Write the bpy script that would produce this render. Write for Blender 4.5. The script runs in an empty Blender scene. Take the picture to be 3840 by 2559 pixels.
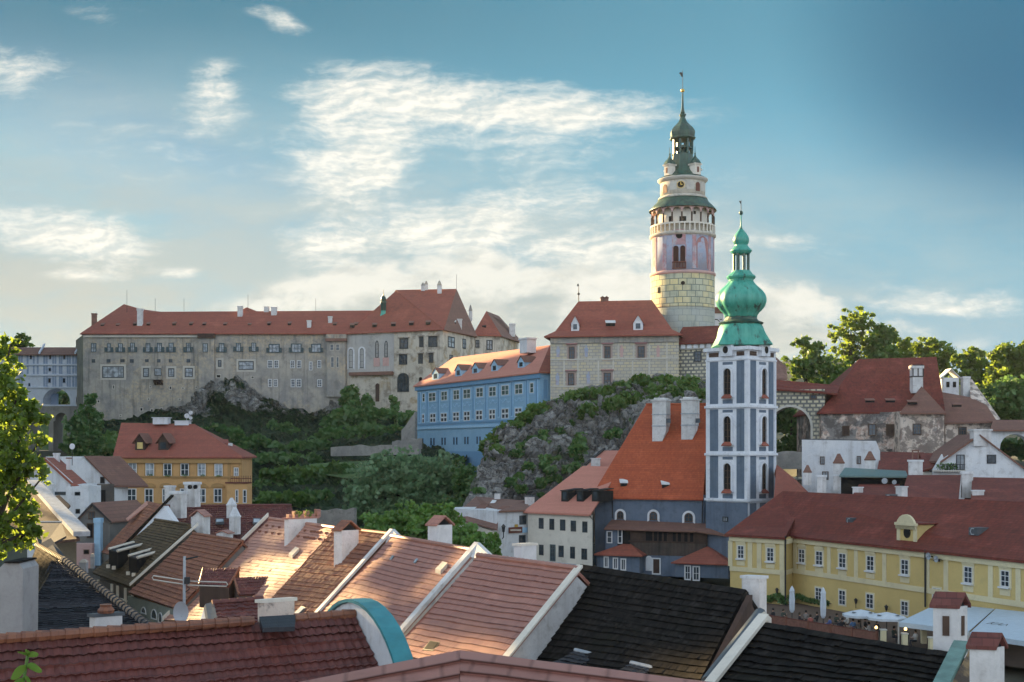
import bpy, math, random
import numpy as np
from mathutils import Vector as V, noise
R = math.radians
random.seed(7)
scene = bpy.context.scene
COL = scene.collection

# ------------------------------------------------------------------ camera
F, CU, CV, CZ = 4800.0, 1920.0, 1690.0, 20.0     # focal length and principal column / horizon row in photo pixels, eye height
cam = bpy.data.cameras.new('camera')
cam.sensor_width = 36.0
cam.lens = 36.0 * F / 3840
cam.shift_y = (CV - 1279.5) / 3840
cam.clip_start = 0.5
cam.clip_end = 9000
camo = bpy.data.objects.new('camera', cam)
camo.location = (0, 0, CZ)
camo.rotation_euler = (R(90), 0, 0)
COL.objects.link(camo)
scene.camera = camo

# ------------------------------------------------------------------ sun and exposure
SUN_AZ, SUN_EL = -43.0, 15.0                      # degrees right of the view direction, degrees above the horizon
sd = V((math.sin(R(SUN_AZ)) * math.cos(R(SUN_EL)), math.cos(R(SUN_AZ)) * math.cos(R(SUN_EL)), math.sin(R(SUN_EL))))
sl = bpy.data.lights.new('sun', 'SUN')
sl.energy = 5.0
sl.angle = R(0.5)
sl.color = (1.0, 0.70, 0.33)
slo = bpy.data.objects.new('sun', sl)
slo.rotation_euler = sd.to_track_quat('Z', 'Y').to_euler()
slo.location = (-80, 60, 120)
COL.objects.link(slo)
vs = scene.view_settings
vs.view_transform = 'Standard'
vs.look = 'None'
vs.gamma = 1
vs.exposure = 2.08
scene.cycles.max_bounces = 6
scene.cycles.diffuse_bounces = 3
scene.cycles.glossy_bounces = 3
scene.cycles.transmission_bounces = 3
scene.cycles.transparent_max_bounces = 6
scene.cycles.use_denoising = True

# ------------------------------------------------------------------ node helpers
def nd(t, kind, props=None, **ins):
    """Adds a node to tree t; ins are input values or sockets (keys: input name, underscores for spaces, or i0, i1 ... by index)."""
    n = t.nodes.new('ShaderNode' + kind)
    for k, v in (props or {}).items():
        setattr(n, k, v)
    for k, v in ins.items():
        s = n.inputs[int(k[1:])] if k[0] == 'i' and k[1:].isdigit() else n.inputs[k.replace('_', ' ')]
        if isinstance(v, bpy.types.NodeSocket):
            t.links.new(v, s)
        else:
            if s.type == 'RGBA' and len(v) == 3:
                v = (*v, 1)
            s.default_value = v
    return n
def ma(t, op, a, b=0.0, c=0.0, clamp=False):
    return nd(t, 'Math', {'operation': op, 'use_clamp': clamp}, i0=a, i1=b, i2=c).outputs[0]
def mix(t, f, a, b, bt='MIX'):
    n = t.nodes.new('ShaderNodeMix')
    n.data_type = 'RGBA'
    n.blend_type = bt
    for s, v in ((n.inputs[0], f), (n.inputs[6], a), (n.inputs[7], b)):
        if isinstance(v, bpy.types.NodeSocket):
            t.links.new(v, s)
        else:
            s.default_value = v if isinstance(v, float) else (*v[:3], 1)
    return n.outputs[2]
def sstep(t, x, a, b, lo=0.0, hi=1.0):
    return nd(t, 'MapRange', {'interpolation_type': 'SMOOTHSTEP'}, Value=x, From_Min=a, From_Max=b, To_Min=lo, To_Max=hi).outputs[0]
def noi(t, vec, scale, detail=4.0, rough=0.55, dist=0.0, lac=2.0):
    return nd(t, 'TexNoise', None, Vector=vec, Scale=scale, Detail=detail, Roughness=rough, Distortion=dist, Lacunarity=lac).outputs[0]
def mapv(t, vec, loc=(0, 0, 0), rot=(0, 0, 0), sc=(1, 1, 1)):
    return nd(t, 'Mapping', None, Vector=vec, Location=loc, Rotation=rot, Scale=sc).outputs[0]

# ------------------------------------------------------------------ sky (world): Nishita air with clouds by direction
world = bpy.data.worlds.new('World')
scene.world = world
world.use_nodes = True
wt = world.node_tree
wt.nodes.clear()
sky = nd(wt, 'TexSky', {'sky_type': 'NISHITA', 'sun_disc': False, 'sun_elevation': R(SUN_EL), 'sun_rotation': R(SUN_AZ),
                        'air_density': 1.0, 'dust_density': 0.6, 'ozone_density': 2.0, 'altitude': 500.0})
dirv = nd(wt, 'TexCoord').outputs['Generated']
sep = nd(wt, 'SeparateXYZ', None, Vector=dirv)
yy = ma(wt, 'MAXIMUM', sep.outputs[1], 0.12)
cU = ma(wt, 'DIVIDE', sep.outputs[0], yy)          # tangent of the bearing
cW = ma(wt, 'DIVIDE', sep.outputs[2], yy)          # tangent of the height
uw = nd(wt, 'CombineXYZ', None, X=cU, Y=cW).outputs[0]
def blob(u, v, a, b, rot=0.0, amp=1.0):
    """A soft cloud bank seen in the direction (u, v); half sizes a, b and a tilt in degrees."""
    c = ((u - CU) / F, (CV - v) / F)
    p = nd(wt, 'VectorMath', {'operation': 'SUBTRACT'}, i0=uw, i1=(c[0], c[1], 0)).outputs[0]
    p = mapv(wt, p, rot=(0, 0, R(-rot)), sc=(1, 1, 1))
    p = nd(wt, 'VectorMath', {'operation': 'MULTIPLY'}, i0=p, i1=(F / a, F / b, 0)).outputs[0]
    l = nd(wt, 'VectorMath', {'operation': 'LENGTH'}, i0=p).outputs['Value']
    return sstep(wt, l, 0.0, 1.0, amp, 0.0)
def total(bs):
    s = bs[0]
    for b in bs[1:]:
        s = ma(wt, 'ADD', s, b)
    return s
SKY_TINT = (0.62, 0.80, 0.86)
def amp(x, k=2.1):
    return ma(wt, 'MULTIPLY_ADD', x, k, .5 - .5 * k)
def shift(v, dx, dy):
    return mapv(wt, v, loc=(dx, dy, 0))
warp = nd(wt, 'TexNoise', None, Vector=uw, Scale=7.0, Detail=4.0, Roughness=.6).outputs['Color']
warp = nd(wt, 'VectorMath', {'operation': 'MULTIPLY_ADD'}, i0=warp, i1=(.07, .03, 0), i2=uw).outputs[0]
st = mapv(wt, warp, rot=(0, 0, R(-7)), sc=(1.0, 2.9, 1.0))
big = amp(noi(wt, st, 7.0, 3.0, 0.5), 1.9)
fine = amp(noi(wt, st, 26.0, 9.0, 0.64), 2.2)
fine_s = amp(noi(wt, shift(st, .004, -.008), 26.0, 9.0, 0.64), 2.2)
n1 = ma(wt, 'ADD', ma(wt, 'MULTIPLY', big, .5), ma(wt, 'MULTIPLY', fine, .5))
rim = sstep(wt, ma(wt, 'SUBTRACT', fine, fine_s), -.30, .30)
n2 = amp(noi(wt, mapv(wt, warp, rot=(0, 0, R(-9)), sc=(1.0, 3.8, 1.0)), 6.0, 8.0, 0.6), 2.0)
# bright broken clouds
m1 = ma(wt, 'MINIMUM', 1.0, total([blob(1480, 380, 560, 230, -4, .95), blob(2080, 400, 640, 170, -4, .75), blob(1330, 560, 400, 330, 0, .85), blob(1330, 680, 280, 190, 25, .4),
    blob(1650, 850, 640, 150, 4, .75), blob(1200, 950, 320, 170, 0, .65), blob(1850, 920, 520, 160, 0, .6), blob(810, 330, 190, 150, 0, .6), blob(810, 440, 230, 110, 0, .45),
    blob(230, 880, 560, 150, -8, .95), blob(1050, 75, 190, 70, -20, .75), blob(90, 220, 380, 110, -5, .6), blob(30, 310, 260, 110, 0, .5), blob(390, 60, 260, 80, 0, .45),
    blob(660, 1022, 170, 40, 0, .7), blob(340, 1035, 300, 45, 0, .55), blob(3000, 910, 460, 100, -4, .62), blob(2330, 950, 560, 180, 0, .65), blob(3420, 1110, 420, 90, -4, .5),
    blob(3550, 1165, 560, 60, -3, .55), blob(1950, 760, 560, 110, 0, .4), blob(1980, 560, 420, 190, 0, .45), blob(2400, 420, 620, 140, 0, .3), blob(600, 620, 1500, 560, 0, .22), blob(2400, 700, 900, 300, -5, .25), blob(3750, 1120, 260, 70, 0, .4)]))
a1 = ma(wt, 'MULTIPLY', sstep(wt, ma(wt, 'MULTIPLY_ADD', m1, .74, n1), .60, 1.36), sstep(wt, m1, .02, .3))
# grey cumulus bank low over the castle, bright along its upper edge
def bank(vec):
    global uw
    keep, uw = uw, vec
    b = total([blob(1330, 1150, 900, 230, 13, .9), blob(1900, 1090, 900, 300, 0, .9), blob(2400, 1080, 760, 240, 0, .7), blob(2980, 1090, 760, 190, -6, .9), blob(3300, 1210, 900, 120, 0, .4), blob(900, 1190, 460, 70, 5, .6)])
    uw = keep
    return ma(wt, 'MINIMUM', 1.1, b)
wst = mapv(wt, warp, rot=(0, 0, R(-5)), sc=(1.0, 1.9, 1.0))
def bil(dx, dy):
    v = shift(wst, dx, dy)
    return ma(wt, 'ADD', ma(wt, 'MULTIPLY', amp(noi(wt, v, 9.0, 2.0, .5), 2.0), .55), ma(wt, 'MULTIPLY', amp(noi(wt, v, 20.0, 9.0, .6), 2.0), .45))
b0_, b1_ = bil(0, 0), bil(.006, -.016)
bk_ = bank(warp)
b0_, b1_ = ma(wt, 'MULTIPLY_ADD', b0_, 1.7, -.35), ma(wt, 'MULTIPLY_ADD', b1_, 1.7, -.35)
e0_ = ma(wt, 'MULTIPLY_ADD', bk_, .85, b0_)
e1_ = ma(wt, 'MULTIPLY_ADD', bank(shift(warp, .004, .014)), .85, b1_)
a2 = ma(wt, 'MULTIPLY', sstep(wt, e0_, .60, 1.02), sstep(wt, bk_, .0, .3))
edge2 = ma(wt, 'ADD', sstep(wt, ma(wt, 'SUBTRACT', e0_, e1_), -.05, .55), ma(wt, 'MULTIPLY', sstep(wt, e0_, 1.05, .75), .5), clamp=True)
# thin veil
m3 = total([blob(300, 750, 2300, 760, 0, .95), blob(2500, 1000, 2300, 700, 0, .85), blob(1600, 1250, 3600, 760, 0, 1.0)])
a3 = ma(wt, 'MULTIPLY', m3, sstep(wt, n2, 0, .9, .3, 1.0), clamp=True)
air = mix(wt, 1.0, sky.outputs[0], (0.40, 0.62, 0.66), 'MULTIPLY')
air = mix(wt, 1.0, air, (2.4, 4.3, 5.2), 'DARKEN')
air = mix(wt, 1.0, air, (1.2, 3.3, 4.5), 'LIGHTEN')
deep = nd(wt, 'VectorMath', {'operation': 'DOT_PRODUCT'}, i0=dirv, i1=tuple(V((.43, 1, .37)).normalized())).outputs['Value']
air = mix(wt, sstep(wt, deep, .978, 1.002), air, (.0, .85, 1.9))
air = mix(wt, ma(wt, 'MULTIPLY', sstep(wt, cW, .20, .36), sstep(wt, cU, .25, -.25, .55, .95)), air, (.42, 1.6, 2.4))
glow = ma(wt, 'MULTIPLY', sstep(wt, cU, -.02, -.42), sstep(wt, cW, .25, .04))
veil = mix(wt, glow, (3.2, 4.1, 4.35), (4.9, 4.55, 3.7))
s0 = mix(wt, ma(wt, 'MULTIPLY', a3, .92), air, veil)
grey = mix(wt, sstep(wt, n2, .2, .8), (3.0, 3.6, 3.7), (5.0, 5.1, 4.7))
grey = mix(wt, ma(wt, 'MULTIPLY', edge2, .85), grey, (7.0, 6.9, 6.3))
s1 = mix(wt, ma(wt, 'MULTIPLY', a2, .9), s0, grey)
white = mix(wt, rim, (5.2, 5.6, 5.4), (7.9, 7.6, 6.8))
s2 = mix(wt, ma(wt, 'MULTIPLY', a1, .95), s1, white)
# unseen sky: bright cloud added behind the viewer to light the facades, dimmer overhead
n4 = noi(wt, dirv, 3.0, 6.0, .6)
rest = mix(wt, sstep(wt, n4, .35, .62), (6.2, 8.1, 10.6), (10.6, 11.6, 12.8))
rest = mix(wt, sstep(wt, sep.outputs[2], .25, .75), rest, mix(wt, sstep(wt, n4, .4, .6), (1.7, 2.9, 4.4), (4.4, 4.9, 5.4)))
front = ma(wt, 'MULTIPLY', sstep(wt, sep.outputs[1], .10, .55), sstep(wt, sep.outputs[2], .75, .5))
s3 = mix(wt, front, rest, s2)
s3 = mix(wt, 1.0, s3, (.66, .66, .66), 'MULTIPLY')
bg = nd(wt, 'Background', None, Color=s3, Strength=0.05)
wo = nd(wt, 'OutputWorld')
wt.links.new(bg.outputs[0], wo.inputs[0])
# ------------------------------------------------------------------ geometry helpers
def P(u, v, d):
    """The point at distance d ahead of the eye that the photo shows at column u, row v."""
    return V(((u - CU) / F * d, d, CZ + (CV - v) / F * d))
ORG = {}
def tag(o, label=None, cat=None, group=None, kind=None):
    for k, v in (('label', label), ('category', cat), ('group', group), ('kind', kind)):
        if v:
            o[k] = v
    return o
def thing(name, label, cat, loc, group=None):
    o = bpy.data.objects.new(name, None)
    o.location = loc
    o.empty_display_size = 0.5
    COL.objects.link(o)
    ORG[o] = V(loc)
    return tag(o, label, cat, group)
class MB:
    """Collects faces in world space; build() links them as one mesh object."""
    def __init__(s):
        s.v, s.f, s.m, s.uv = [], [], [], {}
    def add(s, pts, faces, mi=0):
        k = len(s.v)
        s.v += [V(p) for p in pts]
        for f in faces:
            s.f.append([k + i for i in f])
            s.m.append(mi)
        return s
    def poly(s, pts, mi=0):
        return s.add(pts, [list(range(len(pts)))], mi)
    def prism(s, base, vec, mi=0, caps=True):
        """Extrudes the polygon base along vec."""
        n = len(base)
        base = [V(p) for p in base]
        vec = V(vec)
        top = [p + vec for p in base]
        fs = [[i, (i + 1) % n, n + (i + 1) % n, n + i] for i in range(n)]
        if caps:
            fs += [list(range(n))[::-1], list(range(n, 2 * n))]
        nn = V((0, 0, 0))
        for i in range(n):
            nn += base[i].cross(base[(i + 1) % n])
        if nn.dot(vec) < 0:
            fs = [f[::-1] for f in fs]
        return s.add(base + top, fs, mi)
    def box(s, c, sx, sy, sz, X=V((1, 0, 0)), mi=0):
        """Box with centre of its base at c, along the horizontal axis X."""
        X = V((X[0], X[1], 0)).normalized()
        Y = V((-X.y, X.x, 0))
        c = V(c)
        b = [c - X * sx / 2 - Y * sy / 2, c + X * sx / 2 - Y * sy / 2, c + X * sx / 2 + Y * sy / 2, c - X * sx / 2 + Y * sy / 2]
        return s.prism(b, (0, 0, sz), mi)
    def frustum(s, c, sx, sy, tx, ty, h, X=V((1, 0, 0)), mi=0):
        X = V((X[0], X[1], 0)).normalized()
        Y = V((-X.y, X.x, 0))
        c = V(c)
        q = lambda a, b, z: [c - X * a / 2 - Y * b / 2 + V((0, 0, z)), c + X * a / 2 - Y * b / 2 + V((0, 0, z)), c + X * a / 2 + Y * b / 2 + V((0, 0, z)), c - X * a / 2 + Y * b / 2 + V((0, 0, z))]
        return s.add(q(sx, sy, 0) + q(tx, ty, h), [[3, 2, 1, 0], [4, 5, 6, 7], [0, 1, 5, 4], [1, 2, 6, 5], [2, 3, 7, 6], [3, 0, 4, 7]], mi)
    def tube(s, pts, r, n=6, mi=0, r2=None):
        pts = [V(p) for p in pts]
        k = len(s.v)
        m = len(pts)
        for i, p in enumerate(pts):
            t = (pts[min(i + 1, m - 1)] - pts[max(i - 1, 0)]).normalized()
            a = t.cross(V((0, 0, 1)))
            a = a.normalized() if a.length > 1e-3 else V((1, 0, 0))
            b = t.cross(a)
            rr = r if r2 is None else r + (r2 - r) * i / (m - 1)
            for j in range(n):
                w = 2 * math.pi * j / n
                s.v.append(p + (a * math.cos(w) + b * math.sin(w)) * rr)
        for i in range(m - 1):
            for j in range(n):
                s.f.append([k + i * n + j, k + i * n + (j + 1) % n, k + (i + 1) * n + (j + 1) % n, k + (i + 1) * n + j])
                s.m.append(mi)
        s.f.append([k + j for j in range(n)][::-1]); s.m.append(mi)
        s.f.append([k + (m - 1) * n + j for j in range(n)]); s.m.append(mi)
        return s
    def lathe(s, c, prof, n=32, mi=0, rot=0.0, lobes=0, la=0.0, sq=1.0):
        """Turns the profile [(r, z)] about the vertical through c."""
        c = V(c)
        k = len(s.v)
        for r, z in prof:
            for j in range(n):
                w = rot + 2 * math.pi * j / n
                q = r * (1 + la * (abs(math.cos(lobes * (w - rot) / 2)) - .5)) if lobes else r
                s.v.append(c + V((q * math.cos(w), q * math.sin(w) * sq, z)))
        for i in range(len(prof) - 1):
            for j in range(n):
                s.f.append([k + i * n + j, k + i * n + (j + 1) % n, k + (i + 1) * n + (j + 1) % n, k + (i + 1) * n + j])
                s.m.append(mi)
        if prof[0][0] > 0:
            s.f.append([k + j for j in range(n)][::-1]); s.m.append(mi)
        if prof[-1][0] > 0:
            s.f.append([k + (len(prof) - 1) * n + j for j in range(n)]); s.m.append(mi)
        return s
    def slab(s, pts, t=0.22, mi=0):
        """A roof slope: the polygon with thickness t downwards."""
        return s.prism(pts, (0, 0, -t), mi)
    def build(s, name, mats, parent=None, smooth=False, label=None, cat=None, group=None, kind=None, org=None):
        if not isinstance(mats, (list, tuple)):
            mats = [mats]
        o0 = ORG[parent] if parent else (V(org) if org is not None else V((0, 0, 0)))
        me = bpy.data.meshes.new(name)
        me.from_pydata([tuple(p - o0) for p in s.v], [], s.f)
        for m in mats:
            me.materials.append(m)
        if len(mats) > 1:
            me.polygons.foreach_set('material_index', s.m)
        uvl = me.uv_layers.new(name='metres')
        co = np.array([tuple(p) for p in s.v]) if s.v else np.zeros((0, 3))
        out = np.zeros((len(me.loops), 2))
        for p in me.polygons:
            n = p.normal
            a = V((-n.y, n.x, 0))
            a = a.normalized() if a.length > 1e-3 else V((1, 0, 0))
            b = n.cross(a)
            for li in p.loop_indices:
                vi = me.loops[li].vertex_index
                if vi in s.uv:
                    out[li] = s.uv[vi]
                else:
                    q = co[vi]
                    out[li] = (q[0] * a.x + q[1] * a.y, q[0] * b.x + q[1] * b.y + q[2] * b.z)
        uvl.data.foreach_set('uv', out.ravel())
        if smooth:
            me.polygons.foreach_set('use_smooth', [True] * len(me.polygons))
        me.update()
        o = bpy.data.objects.new(name, me)
        COL.objects.link(o)
        if parent:
            o.parent = parent
        else:
            o.location = o0
        ORG[o] = o0
        return tag(o, label, cat, group, kind)
def up(z):
    return V((0, 0, z))
class Wall:
    """A vertical wall plane through two points, a on the left and b on the right as seen from outside."""
    def __init__(s, a, b):
        s.a, s.b = V(a), V(b)
        s.X = V((b[0] - a[0], b[1] - a[1], 0)).normalized()
        s.N = V((s.X.y, -s.X.x, 0))
    def at(s, u, v, out=0.0):
        k = V(((u - CU) / F, 1, 0))
        d = (s.N.dot(s.a) + out) / s.N.dot(k)
        return P(u, v, d)
    def rect(s, mb, u0, v0, u1, v1, o0, o1, mi=0):
        """A box on the wall over the photo rectangle, from o0 to o1 metres proud of it; edges level and plumb."""
        um, vm = (u0 + u1) / 2, (v0 + v1) / 2
        l, r = s.at(u0, vm), s.at(u1, vm)
        t, b = s.at(um, v0).z, s.at(um, v1).z
        q = [V((l.x, l.y, b)), V((r.x, r.y, b)), V((r.x, r.y, t)), V((l.x, l.y, t))]
        return mb.prism([p + s.N * o0 for p in q], s.N * (o1 - o0), mi)
    def band(s, mb, l, r, z0, z1, o0, o1, mi=0):
        """A straight band between wall points l and r (only xy used)."""
        q = [V((l.x, l.y, z0)), V((r.x, r.y, z0)), V((r.x, r.y, z1)), V((l.x, l.y, z1))]
        return mb.prism([p + s.N * o0 for p in q], s.N * (o1 - o0), mi)
    def frame(s, u0, v0, u1, v1):
        um, vm = (u0 + u1) / 2, (v0 + v1) / 2
        l, r = s.at(u0, vm), s.at(u1, vm)
        t, b = s.at(um, v0).z, s.at(um, v1).z
        return V((l.x, l.y, b)), V((r.x, r.y, b)), b, t
def arch(l, r, b, t, n=10, rise=None):
    """Outline of an opening with a round (or given rise) head between foot points l and r."""
    w = (r - l).length
    rise = w / 2 if rise is None else rise
    X = (r - l).normalized()
    m = (l + r) / 2
    pts = [V((l.x, l.y, b)), V((r.x, r.y, b))]
    for i in range(n + 1):
        a = math.pi * i / n
        q = m + X * (math.cos(a) * w / 2)
        pts.append(V((q.x, q.y, t - rise + math.sin(a) * rise)))
    return pts
def grow(l, r, b, t, g):
    X = (r - l).normalized()
    return l - X * g, r + X * g, b - g, t + g
def window(par, w, u0, v0, u1, v1, fm, gm, fw=.12, proud=.07, nx=1, ny=1, head='flat', sill=None, rise=None, name='window', bar=.06, sur=None, surw=.2, label=None):
    """A window on wall w over the photo rectangle: frame with bars, its pane a sub-part; sur adds a plaster surround."""
    l, r, b, t = w.frame(u0, v0, u1, v1)
    l, r = V((l.x, l.y, b)), V((r.x, r.y, b))
    if sur:
        m = MB()
        if head == 'arch':
            ol = arch(*grow(l, r, b, t, surw), rise=None if rise is None else rise + surw)
            ri = arch(l, r, b, t, rise=rise)
            n = len(ol)
            for i in range(n):
                j = (i + 1) % n
                if i == 0:
                    continue
                m.prism([ol[i] , ol[j], ri[j], ri[i]], w.N * (proud + .05))
        else:
            X = w.X
            so = proud * .6
            w.band(m, l - X * surw, l, b, t, 0, so); w.band(m, r, r + X * surw, b, t, 0, so)
            w.band(m, l - X * surw, r + X * surw, b - surw, b, 0, so); w.band(m, l - X * surw, r + X * surw, t, t + surw, 0, so)
        m.build('surround', sur, par)
    m = MB()
    X = w.X
    L = (r - l).length
    if head == 'arch':
        ol = arch(l, r, b, t, rise=rise)
        ri = arch(*grow(l, r, b, t, -fw), rise=(None if rise is None else max(rise - fw, .05)))
        n = len(ol)
        for i in range(n):
            j = (i + 1) % n
            m.prism([ol[i], ol[j], ri[j], ri[i]], w.N * proud)
        pane = ri
    else:
        for q in ((l, l + X * fw, b, t), (r - X * fw, r, b, t), (l + X * fw, r - X * fw, b, b + fw), (l + X * fw, r - X * fw, t - fw, t)):
            w.band(m, q[0], q[1], q[2], q[3], 0, proud)
        pane = [V((p.x, p.y, z)) for p, z in ((l + X * fw, b + fw), (r - X * fw, b + fw), (r - X * fw, t - fw), (l + X * fw, t - fw))]
    for i in range(1, nx):
        c = l + X * (L * i / nx)
        w.band(m, c - X * bar / 2, c + X * bar / 2, b + fw, t - fw, .012, proud * .9)
    for i in range(1, ny):
        z = b + (t - b) * i / ny
        w.band(m, l + X * fw, r - X * fw, z - bar / 2, z + bar / 2, .012, proud * .8)
    if sill:
        w.band(m, l - X * .12, r + X * .12, b - .14, b, 0, sill)
    o = m.build(name, fm, par, label=label)
    g = MB()
    g.prism(pane, w.N * (proud * .35))
    g.build('pane', gm, o)
    return o
def hip_roof(eL, eR, rL, rR, name, mat, par, t=.25, back=None, hipL=True, hipR=True):
    """Front eave eL-eR, ridge rL-rR; the back eave is the mirror image about the ridge line. Returns back eave points."""
    if back is None:
        d = (rR - rL)
        d = V((d.x, d.y, 0)).normalized()
        mirror = lambda e, r: None
        def mir(e, r):
            k = V((r.x - e.x, r.y - e.y, 0))
            perp = k - d * k.dot(d)
            return V((e.x, e.y, e.z)) + perp * 2
        back = (mir(eL, rL), mir(eR, rR))
    bL, bR = back
    m = MB()
    m.slab([eL, eR, rR, rL], t)
    m.slab([bR, bL, rL, rR], t)
    if hipL and (eL - rL).length > .1:
        m.slab([bL, eL, rL], t)
    if hipR:
        m.slab([eR, bR, rR], t)
    m.build(name, mat, par)
    return bL, bR
def walls(par, ring, z0, z1, mat, name='wall'):
    """Closed ring of vertical walls through xy points from z0 to z1 (numbers, or one top per point)."""
    m = MB()
    n = len(ring)
    tops = z1 if isinstance(z1, (list, tuple)) else [z1] * n
    pts = [V((p.x, p.y, z0)) for p in ring] + [V((p.x, p.y, z)) for p, z in zip(ring, tops)]
    area = sum(ring[i].x * ring[(i + 1) % n].y - ring[(i + 1) % n].x * ring[i].y for i in range(n))
    fs = [[i, (i + 1) % n, n + (i + 1) % n, n + i] for i in range(n)]
    fs.append(list(range(n, 2 * n)))
    if area < 0:
        fs = [f[::-1] for f in fs]
    m.add(pts, fs)
    return m.build(name, mat, par)

# ------------------------------------------------------------------ materials
def newmat(name):
    m = bpy.data.materials.new(name)
    m.use_nodes = True
    t = m.node_tree
    b = t.nodes['Principled BSDF']
    return m, t, b
def setb(t, b, **k):
    for n, v in k.items():
        s = b.inputs[n.replace('_', ' ')]
        if isinstance(v, bpy.types.NodeSocket):
            t.links.new(v, s)
        else:
            s.default_value = (*v, 1) if s.type == 'RGBA' and len(v) == 3 else v
def objc(t):
    return nd(t, 'TexCoord').outputs['Object']
def uvc(t):
    return nd(t, 'TexCoord').outputs['UV']
def bump(t, b, h, s=.4, d=.05):
    n = nd(t, 'Bump', None, Height=h, Strength=s, Distance=d)
    t.links.new(n.outputs[0], b.inputs['Normal'])
def plaster(name, c, c2=None, dirt=None, da=.5, sc=.35, rough=.9, th=(.5, .75), streak=.0, bs=.25, patch=None, pth=(.55, .62), psc=.22):
    """Painted or bare plaster: base with a second tint, dirt in blotches and run-down streaks, patches of bare masonry."""
    m, t, b = newmat(name)
    o = objc(t)
    c2 = c2 or tuple(x * .86 for x in c)
    col = mix(t, sstep(t, noi(t, o, sc, 6, .6), .35, .65), c, c2)
    col = mix(t, sstep(t, noi(t, o, 9.0, 3, .6), .35, .7, 0, .18), col, tuple(x * .6 for x in c))
    if patch:
        pc, pc2 = patch
        pn = noi(t, o, psc, 9, .66, .4)
        pcol = mix(t, sstep(t, noi(t, o, 1.6, 5, .6), .35, .65), pc, pc2)
        col = mix(t, sstep(t, pn, *pth), col, pcol)
    if dirt:
        dn = noi(t, o, sc * 2.3, 8, .65)
        col = mix(t, ma(t, 'MULTIPLY', sstep(t, dn, *th), da), col, dirt)
    if streak:
        sn = noi(t, mapv(t, o, sc=(1.0, 1.0, .06)), 1.1, 6, .65)
        col = mix(t, ma(t, 'MULTIPLY', sstep(t, sn, .5, .72), streak), col, dirt or tuple(x * .4 for x in c))
    setb(t, b, Base_Color=col, Roughness=rough)
    bump(t, b, noi(t, o, 5.0, 5, .65), bs, .06)
    return m
def tiles(name, c, c2, dark=None, course=.3, tw=.2, wob=.35, rough=.75, bs=.5, moss=None, ma_=.35, spec=.35, big=.12, rows=True):
    """Roof tiles by courses in metres: every tile its own tint, weathering in large blotches."""
    m, t, b = newmat(name)
    u = uvc(t)
    o = objc(t)
    s = nd(t, 'SeparateXYZ', None, Vector=u)
    row = ma(t, 'DIVIDE', s.outputs[1], course)
    rf = ma(t, 'FLOOR', row)
    colx = ma(t, 'ADD', ma(t, 'DIVIDE', s.outputs[0], tw), ma(t, 'MULTIPLY', rf, .5))
    cell = nd(t, 'CombineXYZ', None, X=ma(t, 'FLOOR', colx), Y=rf).outputs[0]
    wn = nd(t, 'TexWhiteNoise', {'noise_dimensions': '2D'}, Vector=cell).outputs['Value']
    col = mix(t, wn, c, c2)
    col = mix(t, sstep(t, noi(t, o, big, 7, .62), .3, .7), col, mix(t, .55, col, c2))
    dark = dark or tuple(x * .4 for x in c)
    col = mix(t, sstep(t, noi(t, o, big * 5, 8, .7), .52, .75, 0, wob), col, dark)
    lite = tuple(min(.9, x * 1.45 + .03) for x in c)
    col = mix(t, sstep(t, noi(t, mapv(t, o, loc=(7, 3, 1)), big * 3, 8, .7), .50, .72, 0, wob * .8), col, lite)
    if moss:
        col = mix(t, sstep(t, noi(t, o, .5, 8, .7), .5, .7, 0, ma_), col, moss)
    fr = ma(t, 'FRACT', row)
    if rows:
        edge = sstep(t, fr, 0, .20, .75, 0)
        col = mix(t, edge, col, dark)
        rn = nd(t, 'TexWhiteNoise', {'noise_dimensions': '1D'}, W=rf).outputs['Value']
        col = mix(t, ma(t, 'MULTIPLY', rn, .22), col, dark)
    fx = ma(t, 'FRACT', colx)
    gap = sstep(t, ma(t, 'ABSOLUTE', ma(t, 'SUBTRACT', fx, .5)), .40, .5, 0, .35)
    col = mix(t, gap, col, dark)
    setb(t, b, Base_Color=col, Roughness=rough, Specular_IOR_Level=spec)
    h = ma(t, 'ADD', ma(t, 'SUBTRACT', 1.0, fr), ma(t, 'MULTIPLY', wn, .35))
    h = ma(t, 'ADD', h, ma(t, 'MULTIPLY', gap, -.6))
    bump(t, b, h, bs, .04)
    return m
def blocks(name, a, c, mort, bw=.8, bh=.4, stain=None, sa=.6, ms=.03, lean=None):
    """Painted or real ashlar in courses (UV in metres)."""
    m, t, b = newmat(name)
    u = uvc(t)
    o = objc(t)
    br = nd(t, 'TexBrick', None, Vector=mapv(t, u), Color1=a, Color2=c, Mortar=mort, Scale=1.0, Mortar_Size=ms, Brick_Width=bw, Row_Height=bh, Bias=0.0, Mortar_Smooth=.2)
    col = mix(t, sstep(t, noi(t, o, .45, 7, .6), .4, .7, 0, .7), br.outputs[0], mix(t, .6, br.outputs[0], mort))
    if stain:
        col = mix(t, ma(t, 'MULTIPLY', sstep(t, noi(t, mapv(t, o, sc=(1, 1, .22)), .5, 8, .66), .5, .68), sa), col, stain)
    setb(t, b, Base_Color=col, Roughness=.9)
    bump(t, b, noi(t, o, 4.0, 5, .65), .25, .06)
    return m
def plain(name, c, rough=.7, var=.25, sc=1.5, metal=0.0, spec=.4, bs=.0):
    m, t, b = newmat(name)
    o = objc(t)
    col = mix(t, sstep(t, noi(t, o, sc, 6, .6), .3, .7), c, tuple(x * (1 - var) for x in c))
    setb(t, b, Base_Color=col, Roughness=rough, Metallic=metal, Specular_IOR_Level=spec)
    if bs:
        bump(t, b, noi(t, o, sc * 5, 4, .6), bs, .03)
    return m
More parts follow.
